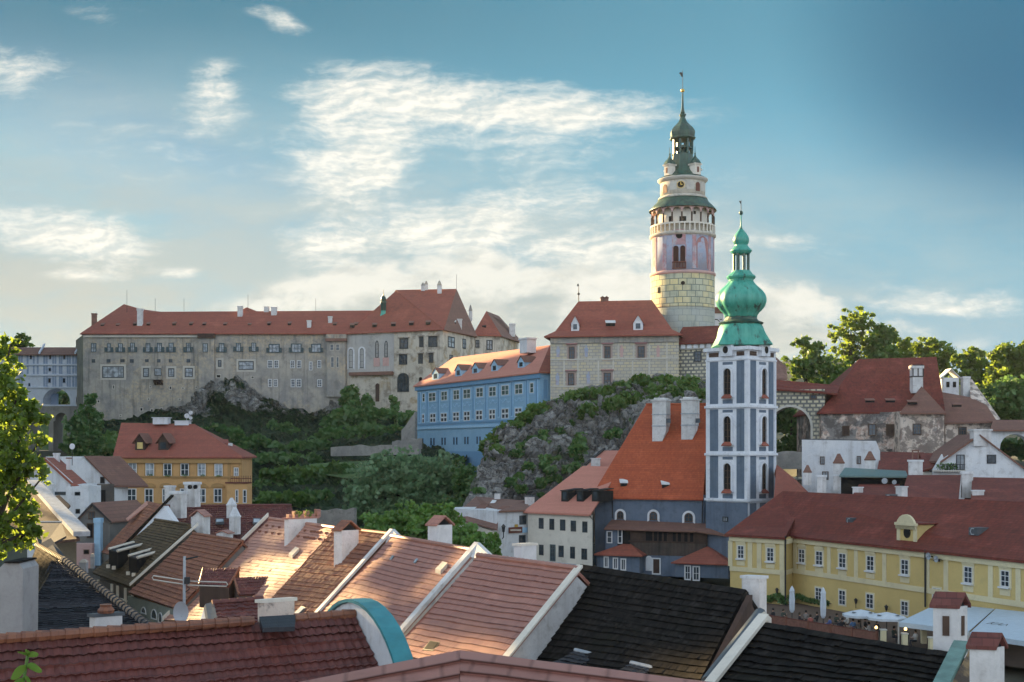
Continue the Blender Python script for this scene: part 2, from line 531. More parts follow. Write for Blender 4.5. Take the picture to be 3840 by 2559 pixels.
def glassm(name, c=(.03, .04, .05), rough=.12):
    m, t, b = newmat(name)
    o = objc(t)
    col = mix(t, sstep(t, noi(t, o, .9, 2, .5), .35, .65), c, tuple(x * 2.2 for x in c))
    setb(t, b, Base_Color=col, Roughness=rough, Specular_IOR_Level=.6)
    bump(t, b, noi(t, o, .8, 1, .5), .08, .05)
    return m
def leafm(name, c, c2, trans=.45, tc=None):
    m, t, b = newmat(name)
    o = objc(t)
    g = nd(t, 'NewGeometry')
    rnd = g.outputs['Random Per Island']
    col = mix(t, rnd, c, c2)
    col = mix(t, sstep(t, noi(t, o, .22, 4, .6), .38, .66), col, mix(t, .5, col, tuple(x * .45 for x in c)))
    d = nd(t, 'BsdfDiffuse', None, Color=col)
    tc = tc or tuple(min(.6, x * 2.2) for x in c2)
    tr = nd(t, 'BsdfTranslucent', None, Color=mix(t, rnd, tc, tuple(x * .55 for x in tc)))
    gl = nd(t, 'BsdfGlossy', None, Color=(1, 1, 1), Roughness=.5)
    mx = nd(t, 'MixShader', None, i0=trans, i1=d.outputs[0], i2=tr.outputs[0])
    mx2 = nd(t, 'MixShader', None, i0=.04, i1=mx.outputs[0], i2=gl.outputs[0])
    t.links.new(mx2.outputs[0], t.nodes['Material Output'].inputs[0])
    return m
def rockm(name, a, c, g, gth=(.5, .62), sc=.12, low=None):
    """Cliff: pale and dark broken stone in tilted beds, green where plants cling; all green below the height low (metres)."""
    m, t, b = newmat(name)
    o = objc(t)
    w = nd(t, 'VectorMath', {'operation': 'MULTIPLY_ADD'}, i0=nd(t, 'TexNoise', None, Vector=o, Scale=.25, Detail=6.0, Roughness=.65).outputs['Color'], i1=(5, 5, 5), i2=o).outputs[0]
    vo = nd(t, 'TexVoronoi', {'feature': 'DISTANCE_TO_EDGE'}, Vector=mapv(t, w, rot=(.5, .7, .2), sc=(1, 1, 2.2)), Scale=.42).outputs[0]
    n = noi(t, mapv(t, w, rot=(0, .6, 0), sc=(.6, .6, 1.3)), .5, 12, .74)
    big = noi(t, o, .09, 5, .6)
    col = mix(t, sstep(t, ma(t, 'MULTIPLY_ADD', big, .5, ma(t, 'MULTIPLY', n, .75)), .48, .78), c, a)
    col = mix(t, sstep(t, vo, 0, .09, .7, 0), col, tuple(x * .35 for x in c))
    gn = noi(t, w, sc, 9, .66)
    if low is not None:
        z = nd(t, 'SeparateXYZ', None, Vector=o).outputs[2]
        gn = ma(t, 'ADD', gn, sstep(t, z, low[1], low[0], 0, .5))
    col = mix(t, sstep(t, gn, *gth), col, mix(t, sstep(t, n, .4, .6), g, tuple(x * .35 for x in g)))
    setb(t, b, Base_Color=col, Roughness=.95)
    bump(t, b, ma(t, 'ADD', n, ma(t, 'MULTIPLY', sstep(t, vo, 0, .2), .35)), 1.0, 1.6)
    return m
def leaves(name, mat, blobs, size, parent=None, org=None, seed=1, aspect=1.0, shell=.55, flat=0.0, **tags):
    """Crown foliage: many small leaf-clump faces through ellipsoids given as (centre, (rx, ry, rz), count)."""
    rng = np.random.default_rng(seed)
    C, = [[]]
    for c, r, n in blobs:
        d = rng.normal(size=(n, 3))
        d /= np.linalg.norm(d, axis=1)[:, None]
        rad = rng.uniform(shell ** 3, 1.0, n) ** (1 / 3)
        rad *= 1 + rng.normal(0, .10, n)
        C.append(np.array(tuple(c)) + d * rad[:, None] * np.array(r))
    C = np.concatenate(C)
    n = len(C)
    a = rng.normal(size=(n, 3))
    a[:, 2] *= (1 - flat)
    a /= np.linalg.norm(a, axis=1)[:, None]
    b = np.cross(a, rng.normal(size=(n, 3)))
    b /= np.linalg.norm(b, axis=1)[:, None]
    s = size * rng.uniform(.55, 1.35, n)[:, None]
    o0 = ORG[parent] if parent else (V(org) if org is not None else V((0, 0, 0)))
    C = C - np.array(tuple(o0))
    nrm = np.cross(a, b)
    vs = np.stack([C - a * s * .5, C + b * s * .42 * aspect + nrm * s * .12, C + a * s * .62, C - b * s * .42 * aspect + nrm * s * .10], axis=1).reshape(-1, 3)
    me = bpy.data.meshes.new(name)
    me.vertices.add(4 * n)
    me.vertices.foreach_set('co', vs.ravel())
    me.loops.add(4 * n)
    me.loops.foreach_set('vertex_index', np.arange(4 * n, dtype=np.int32))
    me.polygons.add(n)
    me.polygons.foreach_set('loop_start', np.arange(0, 4 * n, 4, dtype=np.int32))
    me.materials.append(mat)
    me.update(calc_edges=True)
    o = bpy.data.objects.new(name, me)
    COL.objects.link(o)
    if parent:
        o.parent = parent
    else:
        o.location = o0
    ORG[o] = o0
    return tag(o, **tags)
def tree(name, label, base, top_u, top_v, d, crown, leaf, bark, n=1400, size=.5, group=None, seed=1, tr=.3, shell=.5, cat='tree', fill=.15):
    """A tree: tapered trunk with limbs under a crown of leaf clumps; crown is a list of photo ellipses (u, v, ru, rv)."""
    r = thing(name, label, cat, base, group)
    rng = random.Random(seed)
    bl = []
    tot = sum(c[2] * c[3] for c in crown)
    m = MB()
    hz = P(top_u, top_v, d)
    m.tube([base, base + (hz - base) * .5 + V((rng.uniform(-.3, .3), 0, 0)), hz], tr, 8, 0, tr * .3)
    for (cu, cv, ru, rv) in crown:
        k = d / F
        c0 = P(cu, cv, d + rng.uniform(-.35, .35) * ru * k)
        m.tube([base + (hz - base) * rng.uniform(.35, .8), (base + hz) * .25 + c0 * .5, c0], tr * .4, 5, 0, tr * .1)
        nn = max(60, int(n * ru * rv / tot))
        sub = max(8, int(nn / 34))
        bl.append((c0, (ru * k * .92, ru * k * .92, rv * k * .92), int(nn * fill) + 1))
        for i in range(sub):                      # each ellipse breaks up into smaller clumps with gaps between
            a = V((rng.gauss(0, 1), rng.gauss(0, 1), rng.gauss(0, 1))).normalized() * rng.uniform(.25, 1.2)
            q = c0 + V((a.x * ru * k, a.y * ru * k, a.z * rv * k))
            f = rng.uniform(.11, .33)
            bl.append((q, (ru * k * f * 1.15, ru * k * f * 1.15, rv * k * f * .75), int(nn * .8 / sub)))
    m.build('trunk', bark, r)
    leaves('crown', leaf, bl, size, r, seed=seed, shell=shell * .4)
    return r
# ------------------------------------------------------------------ the palette
M = {}
M['castle'] = plaster('castle_plaster', (.47, .43, .37), (.28, .275, .265), (.12, .118, .112), .6, .2, th=(.46, .72), patch=((.52, .43, .31), (.34, .32, .29)), pth=(.47, .56), psc=.085, streak=.7)
M['chapel'] = plaster('chapel_plaster', (.50, .49, .46), (.40, .40, .40), (.22, .21, .20), .7, .15, patch=((.45, .33, .22), (.36, .28, .21)), pth=(.60, .68), psc=.09, streak=.5)
M['palace'] = plaster('palace_plaster', (.64, .60, .51), (.52, .48, .40), (.22, .19, .15), .8, .16, th=(.48, .64), patch=((.36, .28, .17), (.46, .37, .25)), pth=(.52, .60), psc=.12, streak=.65)
M['trimw'] = plaster('pale_stone', (.60, .57, .50), (.52, .49, .44), (.3, .28, .25), .5)
M['tile_far'] = tiles('old_red_tiles', (.37, .105, .064), (.28, .085, .058), (.13, .05, .038), .42, .34, .55, bs=.35, big=.07)
M['tile_grey'] = tiles('greyed_red_tiles', (.27, .14, .105), (.21, .115, .09), (.11, .07, .055), .42, .34, .6, bs=.35, big=.09)
M['tile_pink'] = tiles('new_pink_tiles', (.60, .25, .185), (.54, .22, .16), (.38, .15, .11), .36, .24, .25, bs=.2, big=.06)
M['tile_orange'] = tiles('orange_tiles', (.50, .105, .036), (.37, .072, .028), (.19, .045, .024), .34, .22, .45, bs=.5)
M['tile_deep'] = tiles('deep_red_tiles', (.235, .048, .028), (.14, .031, .022), (.06, .018, .014), .36, .24, .65, bs=.45)
M['tile_brown'] = tiles('brown_tiles', (.25, .12, .085), (.20, .10, .075), (.10, .06, .05), .32, .2, .5, bs=.45)
M['blue'] = plaster('sky_blue_plaster', (.28, .475, .64), (.24, .425, .59), (.16, .30, .46), .35, .25, bs=.12)
M['bluel'] = plain('pale_blue_trim', (.37, .59, .78), .85, .12)
M['blued'] = plaster('dark_blue_plaster', (.17, .34, .53), (.15, .31, .49), (.11, .23, .37), .35, .3, bs=.12)
M['sgraf'] = blocks('sgraffito_plaster', (.58, .50, .32), (.50, .47, .40), (.33, .31, .29), 1.1, .55, (.36, .33, .32), .6, .07)
M['letter'] = blocks('envelope_sgraffito', (.66, .60, .43), (.60, .54, .38), (.16, .16, .15), .95, .62, (.42, .40, .34), .4, .16)
M['shaft'] = blocks('painted_ashlar', (.70, .58, .29), (.50, .50, .36), (.13, .16, .14), 1.6, 1.12, (.12, .16, .15), .65, .07)
M['shaft2'] = blocks('worn_ashlar', (.42, .42, .33), (.40, .42, .38), (.24, .27, .25), 1.6, 1.12, (.16, .20, .19), .75, .05)
M['pinkw'] = plaster('pink_fresco', (.52, .25, .25), (.44, .30, .33), (.20, .09, .085), .6, .6, patch=((.40, .42, .50), (.50, .46, .48)), pth=(.5, .6), psc=.35)
M['pinkd'] = plaster('red_fresco', (.42, .20, .19), (.36, .20, .21), (.22, .10, .09), .5, .5)
M['pinkl'] = plaster('pink_plaster', (.60, .38, .34), (.54, .36, .34), (.34, .2, .18), .4, .6)
M['bluf'] = plaster('grey_blue_fresco', (.34, .40, .52), (.42, .42, .50), (.36, .20, .21), .7, .8)
M['rosy'] = plaster('rosy_stone', (.42, .32, .28), (.38, .29, .26), None, .5, .5)
M['creamt'] = plaster('stained_cream_plaster', (.62, .56, .46), (.48, .45, .39), (.22, .20, .17), .75, .8, streak=.6)
M['cream'] = plaster('cream_plaster', (.78, .72, .62), (.70, .65, .56), (.40, .35, .28), .4, .4)
M['white'] = plaster('white_plaster', (.76, .77, .78), (.66, .68, .71), (.34, .32, .30), .55, .5, streak=.4, bs=.2)
M['whitec'] = plaster('chimney_plaster', (.74, .73, .72), (.62, .61, .60), (.30, .27, .24), .6, .9, streak=.42, bs=.3)
M['greyblue'] = plaster('slate_blue_plaster', (.14, .18, .24), (.11, .15, .21), (.065, .085, .115), .6, .6, streak=.55, bs=.2)
M['panelblue'] = plaster('tower_blue_plaster', (.145, .195, .255), (.115, .16, .22), (.075, .105, .145), .6, .7, streak=.6, bs=.15)
M['towerw'] = plaster('tower_white', (.78, .80, .83), (.70, .73, .78), (.40, .41, .43), .5, .6, streak=.35, bs=.15)
M['cop'] = None
def copper(name, a, b_, dark, k=.6):
    m, t, b = newmat(name)
    o = objc(t)
    s = noi(t, mapv(t, o, sc=(1, 1, .16)), 1.4, 7, .68)
    col = mix(t, sstep(t, s, .34, .62), a, b_)
    s2 = noi(t, mapv(t, o, sc=(1, 1, .22), loc=(3, 1, 2)), 1.1, 7, .66)
    col = mix(t, sstep(t, s2, .54, .66, 0, k), col, dark)
    setb(t, b, Base_Color=col, Roughness=.42, Specular_IOR_Level=.6)
    bump(t, b, noi(t, o, 3, 4, .6), .2, .05)
    return m
M['cop'] = copper('green_copper', (.02, .27, .205), (.065, .38, .285), (.012, .03, .024), .95)
M['cop2'] = copper('old_copper', (.012, .042, .033), (.035, .10, .07), (.02, .045, .035), .85)
M['gold'] = plain('gilding', (.75, .50, .12), .35, .1, metal=.8)
M['dark'] = plain('dark_opening', (.012, .012, .013), .9)
M['iron'] = plain('dark_iron', (.03, .032, .035), .6)
M['zinc'] = plain('zinc_sheet', (.42, .46, .50), .5, .25, 3.0)
M['lead'] = plain('grey_sheet', (.10, .115, .13), .5, .25, 2.0)
M['slateb0'] = plain('black_sheet', (.022, .024, .026), .8, .3, 2, 0, .2)
M['glass'] = glassm('window_glass')
M['glassb'] = glassm('green_glass', (.035, .065, .06))
M['glassl'] = glassm('pale_sky_glass', (.20, .22, .24), .2)  # pale sky reflection is put into the glass colour
M['teal'] = plain('teal_shutter_paint', (.075, .115, .125), .7)
M['framed'] = plain('dark_window_frame', (.05, .06, .065), .7)
M['framew'] = plain('white_window_frame', (.72, .73, .74), .6, .1)
M['frameb'] = plain('brown_window_frame', (.10, .06, .04), .7)
M['wood'] = plaster('weathered_boards', (.085, .05, .036), (.06, .038, .03), (.03, .02, .017), .6, .8, streak=.7, bs=.5)
M['woodg'] = plaster('grey_boards', (.12, .10, .085), (.085, .075, .068), (.04, .035, .03), .6, .8, streak=.6, bs=.5)
M['redw'] = plain('oxblood_paint', (.16, .05, .035), .7)
M['rock'] = rockm('cliff_rock', (.74, .72, .69), (.24, .235, .225), (.06, .11, .03), (.56, .66))
M['rock2'] = rockm('castle_rock', (.66, .65, .62), (.22, .215, .205), (.05, .10, .03), (.53, .60), .12, (22, 33))
M['stonew'] = plaster('rubble_stone', (.36, .34, .31), (.26, .25, .235), (.12, .115, .11), .7, .5, bs=.6)
M['grass'] = plaster('hill_grass', (.085, .15, .04), (.06, .105, .03), (.02, .03, .012), .6, .15, bs=.5)
M['ground'] = plaster('street_ground', (.16, .15, .14), (.12, .115, .11), (.07, .065, .06), .5, .08)
M['leafd'] = leafm('dark_leaves', (.055, .135, .033), (.11, .21, .05), .3)
M['leafm'] = leafm('green_leaves', (.06, .145, .028), (.12, .22, .045), .35, (.30, .46, .06))
M['leafs'] = leafm('willow_leaves', (.11, .22, .09), (.20, .33, .15), .35)
M['leafy'] = leafm('sunlit_leaves', (.07, .14, .022), (.14, .22, .035), .58, (.38, .52, .06))
M['leafb'] = leafm('bright_shrub_leaves', (.10, .23, .045), (.17, .33, .065), .4, (.34, .50, .07))
M['bark'] = plaster('tree_bark', (.07, .055, .04), (.045, .037, .03), (.02, .02, .02), .5, .8)
M['haze_hill'] = plain('far_wooded_hill', (.05, .075, .05), 1.0, .3, .01)
# ------------------------------------------------------------------ builders shared by the buildings
def zoomer(x0, y0, s):
    return lambda a, b, c=None, d=None: (x0 + a / s, y0 + b / s) if c is None else (x0 + a / s, y0 + b / s, x0 + c / s, y0 + d / s)
ZS = 2.4125
def chimney(par, u0, v0, u1, v1, d, mat=None, cap=None, dep=None, X=(1, 0, 0), style='slab', taper=1.0, name='chimney', bands=0, top=None, label=None):
    """A chimney over the photo rectangle at distance d; par None makes it a thing of its own."""
    k = d / F
    w = (u1 - u0) * k
    dep = dep or w * .8
    c = P((u0 + u1) / 2, v1, d)
    h = (v1 - v0) * k
    m = MB()
    capm = cap or mat or M['whitec']
    if style == 'house':
        bh = h * .72
    elif style == 'cone':
        bh = h * .62
    else:
        bh = h * .90
    m.frustum(c, w, dep, w * taper, dep * taper, bh, X)
    for i in range(bands):
        zz = bh * (.45 + .28 * i)
        m.box(c + up(zz), w * 1.06, dep * 1.06, .12, X)
    o = m.build(name, mat or M['whitec'], par, label=label)
    X = V((X[0], X[1], 0)).normalized()
    Y = V((-X.y, X.x, 0))
    m = MB()
    if style == 'slab':
        m.box(c + up(bh), w * taper * 1.16, dep * taper * 1.16, h - bh, X)
    elif style == 'cone':
        m.box(c + up(bh), w * 1.1, dep * 1.1, h * .06, X)
        m.frustum(c + up(bh + h * .06), w * 1.0, dep * 1.0, w * .25, dep * .25, h - bh - h * .06, X)
    elif style == 'house':
        a = c + up(bh + h * .04)
        for sx in (-1, 1):
            m.prism([a + X * (sx * w * .62) + Y * (-dep * .6), a + X * (sx * w * .62) + Y * (dep * .6), a + Y * (dep * .6) + up(h - bh - h * .04), a + Y * (-dep * .6) + up(h - bh - h * .04)], up(-.09))
        g = MB()
        for sy in (-1, 1):
            q = c + Y * (sy * dep * .35) + up(bh)
            g.prism([q - X * w * .44, q + X * w * .44, q + up((h - bh) * .8)], Y * .1)
        g.build('gable_end', mat or M['whitec'], o)
    m.build('chimney_cap', capm, o)
    return o
def on(quad, u, v):
    """The point of the roof plane (three points) seen at (u, v)."""
    a, b, c = quad
    n = (b - a).cross(c - a)
    k = V(((u - CU) / F, 1, (CV - v) / F))
    e = V((0, 0, CZ))
    return e + k * (n.dot(a - e) / n.dot(k))
def dormer(par, w, u0, v0, u1, v1, inset, depth, front, roofm, style='gable', wmat=None, name='dormer', glass=True, rise=.8, over=.18):
    """A dormer whose front stands on the plane of wall w set back by inset; it runs back depth metres into the roof."""
    if isinstance(inset, tuple):
        inset = -(on(inset, (u0 + u1) / 2, v1) - w.a).dot(w.N)
    ww = Wall(w.a - w.N * inset, w.b - w.N * inset)
    l, r, b, t = ww.frame(u0, v0, u1, v1)
    X, N = ww.X, ww.N
    m = MB()
    q = [V((l.x, l.y, b)), V((r.x, r.y, b)), V((r.x, r.y, t)), V((l.x, l.y, t))]
    L = (r - l).length
    if style == 'gable':
        q = [q[0], q[1], q[2], (q[2] + q[3]) / 2 + up(rise), q[3]]
    m.prism(q, -N * depth)
    o = m.build(name, front, par)
    m = MB()
    if style == 'gable':
        ap = (V((l.x, l.y, t)) + V((r.x, r.y, t))) / 2 + up(rise)
        for s, e in ((-1, l), (1, r)):
            e = V((e.x, e.y, t)) + X * s * over + up(-over * rise / (L / 2))
            m.prism([e + N * over, e - N * depth, ap - N * depth, ap + N * over], up(.10))
    else:
        a, c = V((l.x, l.y, t)), V((r.x, r.y, t))
        m.prism([a - X * over + N * over, c + X * over + N * over, c + X * over - N * depth + up(rise), a - X * over - N * depth + up(rise)], up(.10))
    m.build('dormer_roof', roofm, o)
    if glass:
        m = MB()
        cx = (l + r) / 2
        hw, hh = L * .24, (t - b)
        ww.band(m, cx - X * hw, cx + X * hw, b + hh * .2, b + hh * .92, .0, .04)
        m.build('dormer_window', wmat or M['glass'], o)
    return o
def vent(par, u, v, d, w, mat, s=1.0, name='roof_vent'):
    """A small tiled vent hood standing out of a roof slope."""
    m = MB()
    c = P(u, v, d)
    k = w
    m.prism([c + V((-k / 2 - .1, -.1, .42 * s)), c + V((k / 2 + .1, -.1, .42 * s)), c + V((k / 2 + .1, 1.3 * s, 1.0 * s)), c + V((-k / 2 - .1, 1.3 * s, 1.0 * s))], up(.09))
    o = m.build(name, mat, par)
    g = MB()
    g.prism([c + V((-k / 2, 0, -.12 * s)), c + V((k / 2, 0, -.12 * s)), c + V((k / 2, 0, .44 * s)), c + V((-k / 2, 0, .44 * s))], V((0, .9 * s, 0)))
    g.build('vent_opening', M['dark'], o)
    return o
def roofpoly(par, polys, mat, name='roof', t=.25):
    m = MB()
    for p in polys:
        m.slab(p, t)
    return m.build(name, mat, par)
def lightning_rod(par, u, v0, v1, d, name='lightning_rod'):
    MB().tube([P(u, v1, d), P(u, v0, d)], .045, 5).build(name, M['iron'], par)

# ------------------------------------------------------------------ long castle wing above the river
z1 = zoomer(0, 1050, ZS)
z2 = zoomer(960, 1000, ZS)
z3 = zoomer(1500, 1050, ZS)
z4 = zoomer(1900, 1050, ZS)
D0 = 330
wing = thing('castle_wing', 'long weathered grey castle range with shuttered top windows above the rocks', 'castle wing', P(800, 1700, D0))
zE = P(300, 1251, D0).z
w1 = Wall(P(312, 1700, D0), P(1300, 1700, D0))
zB = 16
walls(wing, [P(312, 0, D0), P(1300, 0, D0), P(1300, 0, D0 + 18) + V((2, 0, 0)), P(312, 0, D0 + 18) + V((-2, 0, 0))], zB, zE - .25, M['castle'])
eL, eM = P(300, 1251, D0 - .8), P(1300, 1251, D0 - .8)
rg = 339
pk, rA, rB = P(465, 1141, 346), P(564, 1170, rg), P(1430, 1165, rg)
zz = rA.z
bL, bM = V((eL.x - 1, 349, eL.z)), V((eM.x + 2, 349, eM.z))
pk2 = V((pk.x, 356, pk.z))
wr = roofpoly(wing, [[eL, eM, rB, rA, pk], [bM, bL, pk2, pk, rA, rB], [bL, eL, pk, pk2]], M['tile_far'])
m = MB()
c0 = P(926, 1153, 341)
m.slab([P(880, 1176, 338.4), P(975, 1176, 338.4), c0]); m.slab([P(975, 1176, 338.4), P(985, 1176, 352), c0]); m.slab([P(870, 1176, 352), P(880, 1176, 338.4), c0])
m.build('cross_roof', M['tile_far'], wing)
m = MB()
w1.rect(m, 314, 1259, 744, 1266, 0, .5)
m.build('cornice', M['trimw'], wing)
m = MB()
w1.rect(m, 745, 1253, 808, 1270, 0, 1.4)
m.build('overhang', M['wood'], wing)
m = MB()
w1.rect(m, 748, 1270, 806, 1560, 0, .9)
m.build('buttress_bay', M['castle'], wing)
w1b = Wall(w1.a + w1.N * .9, w1.b + w1.N * .9)
for a in [(825, 572, 872, 655), (970, 575, 1005, 655), (1070, 575, 1110, 655), (1180, 570, 1220, 655), (1318, 573, 1360, 655), (1422, 570, 1465, 655), (1528, 570, 1570, 655), (1685, 570, 1725, 655), (1835, 575, 1880, 655), (1980, 572, 2030, 655), (2135, 570, 2180, 650), (2275, 570, 2318, 650)]:
    w = w1b if a[0] == 1835 else w1
    u0, v0, u1, v1 = z1(*a)
    o = window(wing, w, u0, v0, u1, v1, M['teal'], M['glassl'], .16, .22, 2, 2)
    if a[0] not in (825, 1835):
        for x0, x1 in ((u0 - 9, u0 - 1), (u1 + 1, u1 + 9)):
            m = MB()
            w.rect(m, x0, v0 + (v1 - v0) * .45, x1, v1, .1, .35)
            m.build('shutter', M['teal'], o)
for a in [(115, 700, 215, 780), (318, 698, 412, 780), (500, 700, 590, 778)]:
    u0, v0, u1, v1 = z2(*a)
    o = window(wing, w1, u0, v0, u1, v1, M['teal'], M['glassl'], .22, .22, 3, 2)
    for x0, x1 in ((u0 - 8, u0 - 1), (u1 + 1, u1 + 8)):
        m = MB()
        w1.rect(m, x0, v0 + (v1 - v0) * .45, x1, v1, .1, .35)
        m.build('shutter', M['teal'], o)
for a in [(830, 718, 862, 750), (965, 718, 1000, 750), (1088, 718, 1128, 745), (1175, 718, 1210, 750), (1312, 718, 1345, 745), (1420, 718, 1452, 748), (1527, 718, 1560, 748), (1688, 718, 1722, 748)]:
    window(wing, w1, *z1(*a), M['framed'], M['glass'], .1, .06, 2, 1)
for a in [(925, 782, 1122, 888), (1296, 798, 1347, 880), (1522, 800, 1578, 878), (1672, 797, 1745, 880), (1972, 726, 2004, 788), (2158, 735, 2296, 815)]:
    wd = a[2] - a[0]
    window(wing, w1, *z1(*a), M['framed'], M['glassl'], .2, .12, 4 if wd > 90 else 2, 2, sur=M['trimw'], surw=.5)
for a in [(1018, 950, 1040, 990), (1350, 955, 1370, 980), (1530, 960, 1555, 995), (1640, 970, 1670, 990), (1765, 960, 1785, 985), (1955, 855, 2000, 890), (2270, 870, 2300, 895), (1330, 1068, 1358, 1090), (1610, 1070, 1640, 1090), (880, 1085, 905, 1115),
          (1265, 1155, 1295, 1190), (1360, 1165, 1388, 1195), (1445, 1155, 1475, 1190), (1612, 1170, 1640, 1210), (905, 1210, 935, 1240), (1082, 1215, 1102, 1240), (1975, 955, 1995, 985)]:
    window(wing, w1, *z1(*a), M['trimw'], M['dark'], .18, .08)
for a in [(105, 848, 150, 920), (162, 848, 205, 920), (310, 850, 350, 920), (370, 850, 410, 920), (480, 860, 510, 940), (555, 848, 590, 920), (110, 1018, 145, 1090), (160, 1020, 195, 1090), (315, 1018, 355, 1092), (365, 1018, 410, 1092), (555, 1022, 598, 1090)]:
    window(wing, w1, *z2(*a), M['framew'], M['glass'], .16, .1, 2, 3)
u0, v0, u1, v1 = z1(1382, 785, 1474, 905)                       # oriel on brackets
m = MB()
w1.rect(m, u0, v0, u1, v1, 0, 1.5)
ori = m.build('oriel', M['castle'], wing)
window(ori, Wall(w1.a + w1.N * 1.5, w1.b + w1.N * 1.5), *z1(1398, 800, 1460, 868), M['framed'], M['glassl'], .16, .1, 3, 2, name='oriel_window')
for x in (1400, 1422, 1444, 1466):
    m = MB()
    a, b = z1(x, 908), z1(x + 10, 950)
    w1.rect(m, a[0], a[1], b[0], a[1] + 10, 0, 1.4)
    w1.rect(m, a[0], a[1] + 10, b[0], b[1], 0, .7)
    m.build('bracket', M['wood'], ori)
u0, v0, u1, v1 = z2(640, 618, 822, 655)                         # timber loft box on the right
m = MB()
w1.rect(m, u0, v0, u1, v1, 0, 1.5)
m.build('loft_box', M['castle'], wing)
m = MB()
w1.rect(m, *z2(636, 655, 826, 680), 0, 1.8)
m.build('ledge_roof', M['tile_grey'], wing)
m = MB()
w1.rect(m, *z2(645, 680, 815, 1180), 0, 1.1)
m.build('stair_bay', M['castle'], wing)
w1c = Wall(w1.a + w1.N * 1.1, w1.b + w1.N * 1.1)
for a in [(668, 702, 705, 762), (720, 702, 758, 762), (675, 815, 708, 915), (725, 815, 752, 915)]:
    window(wing, w1c, *z2(*a), M['trimw'], M['glass'], .16, .1, 1, 2)
for a in [(345, 1176, 362, 1224, 338, M['tile_grey']), (516, 1158, 535, 1240, 333, M['whitec']), (892, 1149, 910, 1189, 337, M['whitec']), (991, 1151, 1009, 1172, 339, M['whitec']), (1018, 1153, 1038, 1184, 337.5, M['whitec']), (1152, 1202, 1167, 1246, 332, M['whitec']), (1231, 1187, 1246, 1230, 334, M['whitec'])]:
    chimney(wr, *a[:5], mat=a[5])
for x in (383, 440, 505, 555, 652, 715, 765, 843, 935, 1008, 1085):
    vent(wr, x, 1220 + (x % 7), 332.6, .8, M['tile_grey'])
for x in (1175, 1255):
    vent(wr, x + 80, 1222, 332.6, .9, M['tile_grey'])
for u, v0 in ((476, 1088), (582, 1120), (690, 1120), (930, 1105), (1184, 1120)):
    lightning_rod(wr, u, v0, 1172, 339)

# ------------------------------------------------------------------ castle palace with the chapel
pal = thing('castle_palace', 'tall castle palace with steep hipped red roof and gothic chapel windows', 'castle palace', P(1500, 1650, 325))
pA, pB, pC = P(1300, 0, 330), P(1660, 0, 319.4), P(1777, 0, 338)
wp, wpr = Wall(pA, pB), Wall(pB, pC)
walls(pal, [pA, pB, pC, pC + V((-8, 24, 0)), pA + V((0, 24, 0))], zB, zE - .25, M['palace'])
m = MB()
wp.rect(m, 1302, 1254, 1478, 1400, 0, .12)
m.build('chapel_front', M['chapel'], pal)
q = P(0, 1251, 330).z
e0, e1, e2 = eM + V((0, 0, 0)), V((pB.x + .4, pB.y - .9, zE)), V((pC.x + .9, pC.y, zE))
r0, r1 = P(1484, 1088, 338), P(1712, 1084, 338)
b0, b1 = V((r0.x - 6, 358, zE)), V((e2.x - 4, 360, zE))
pr = roofpoly(pal, [[e0, e1, r1, r0, rB]], M['tile_far'])
roofpoly(pal, [[e1, e2, b1, r1], [b1, b0, rB + V((0, 3, 0)), r0, r1]], M['tile_grey'], 'hip_roof')
for a in [(842, 745, 880, 918), (942, 740, 978, 918)]:
    window(pal, wp, *z2(*a), M['framed'], M['glass'], .15, .16, 2, 3, 'arch', sur=M['white'], surw=.45)
for a in [(1082, 670, 1112, 905), (1165, 672, 1195, 900)]:
    u0, v0, u1, v1 = z2(*a)
    window(pal, wp, u0, v0, u1, v0 + (v1 - v0) * .66, M['framed'], M['glass'], .15, .2, 2, 4, 'arch', rise=1.3)
    m = MB()
    wp.rect(m, u0 - 6, v0 + (v1 - v0) * .67, u1 + 4, v1, 0, .25)
    m.build('window_niche', M['pinkl'], pal)
m = MB()
a = z2(860, 955, 1245, 985)
wp.rect(m, *a, 0, 1.2)
m.build('ledge_roof', M['tile_grey'], pal)
window(pal, wp, *z2(1075, 1050, 1125, 1230), M['palace'], M['wood'], .2, .14, head='arch', name='blind_niche')
window(pal, wp, *z2(1280, 962, 1385, 1135), M['framed'], M['glass'], .2, .16, 4, 6, 'arch', name='great_window')
for a in [(1300, 650, 1378, 745), (1478, 635, 1515, 730), (1560, 632, 1640, 727), (1295, 795, 1368, 887), (1470, 788, 1510, 880), (1565, 785, 1605, 872)]:
    o = window(pal, wp, *z2(*a), M['framed'], M['glass'], .3, .14, 2, 2, bar=.22)
    m = MB()
    u0, v0, u1, v1 = z2(*a)
    wp.rect(m, u0 - 4, v0 - 5, u1 + 4, v0 - 1, 0, .5)
    m.build('hood_mould', M['castle'], o)
for a in [(1735, 635, 1795, 735), (1868, 655, 1897, 745), (1750, 800, 1780, 850)]:
    o = window(pal, wpr, *z2(*a), M['framed'], M['glassl'], .25, .14, 2, 2, bar=.2)
window(pal, wp, *z2(1475, 1000, 1505, 1042), M['frameb'], M['dark'], .15, .1, head='arch', rise=.4)
for a in [(1579, 1060, 1594, 1092, 337.5, 'cone'), (1592, 1054, 1605, 1091, 338, 'cone'), (1640, 1053, 1656, 1102, 336, 'cone'), (1758, 1144, 1771, 1205, 340, 'cone'), (1712, 1197, 1732, 1241, 330, 'slab')]:
    chimney(pr, *a[:5], style=a[5], cap=M['castle'] if a[5] == 'cone' else None)
for x, y in ((1320, 1226), (1404, 1225), (1475, 1222), (1542, 1218), (1605, 1216)):
    vent(pr, x, y, 331 - (x - 1300) * .03, 1.1, M['tile_grey'])
vent(pr, 1700, 1215, 327, 1.2, M['whitec'])
lightning_rod(pr, 1712, 1030, 1086, 338)
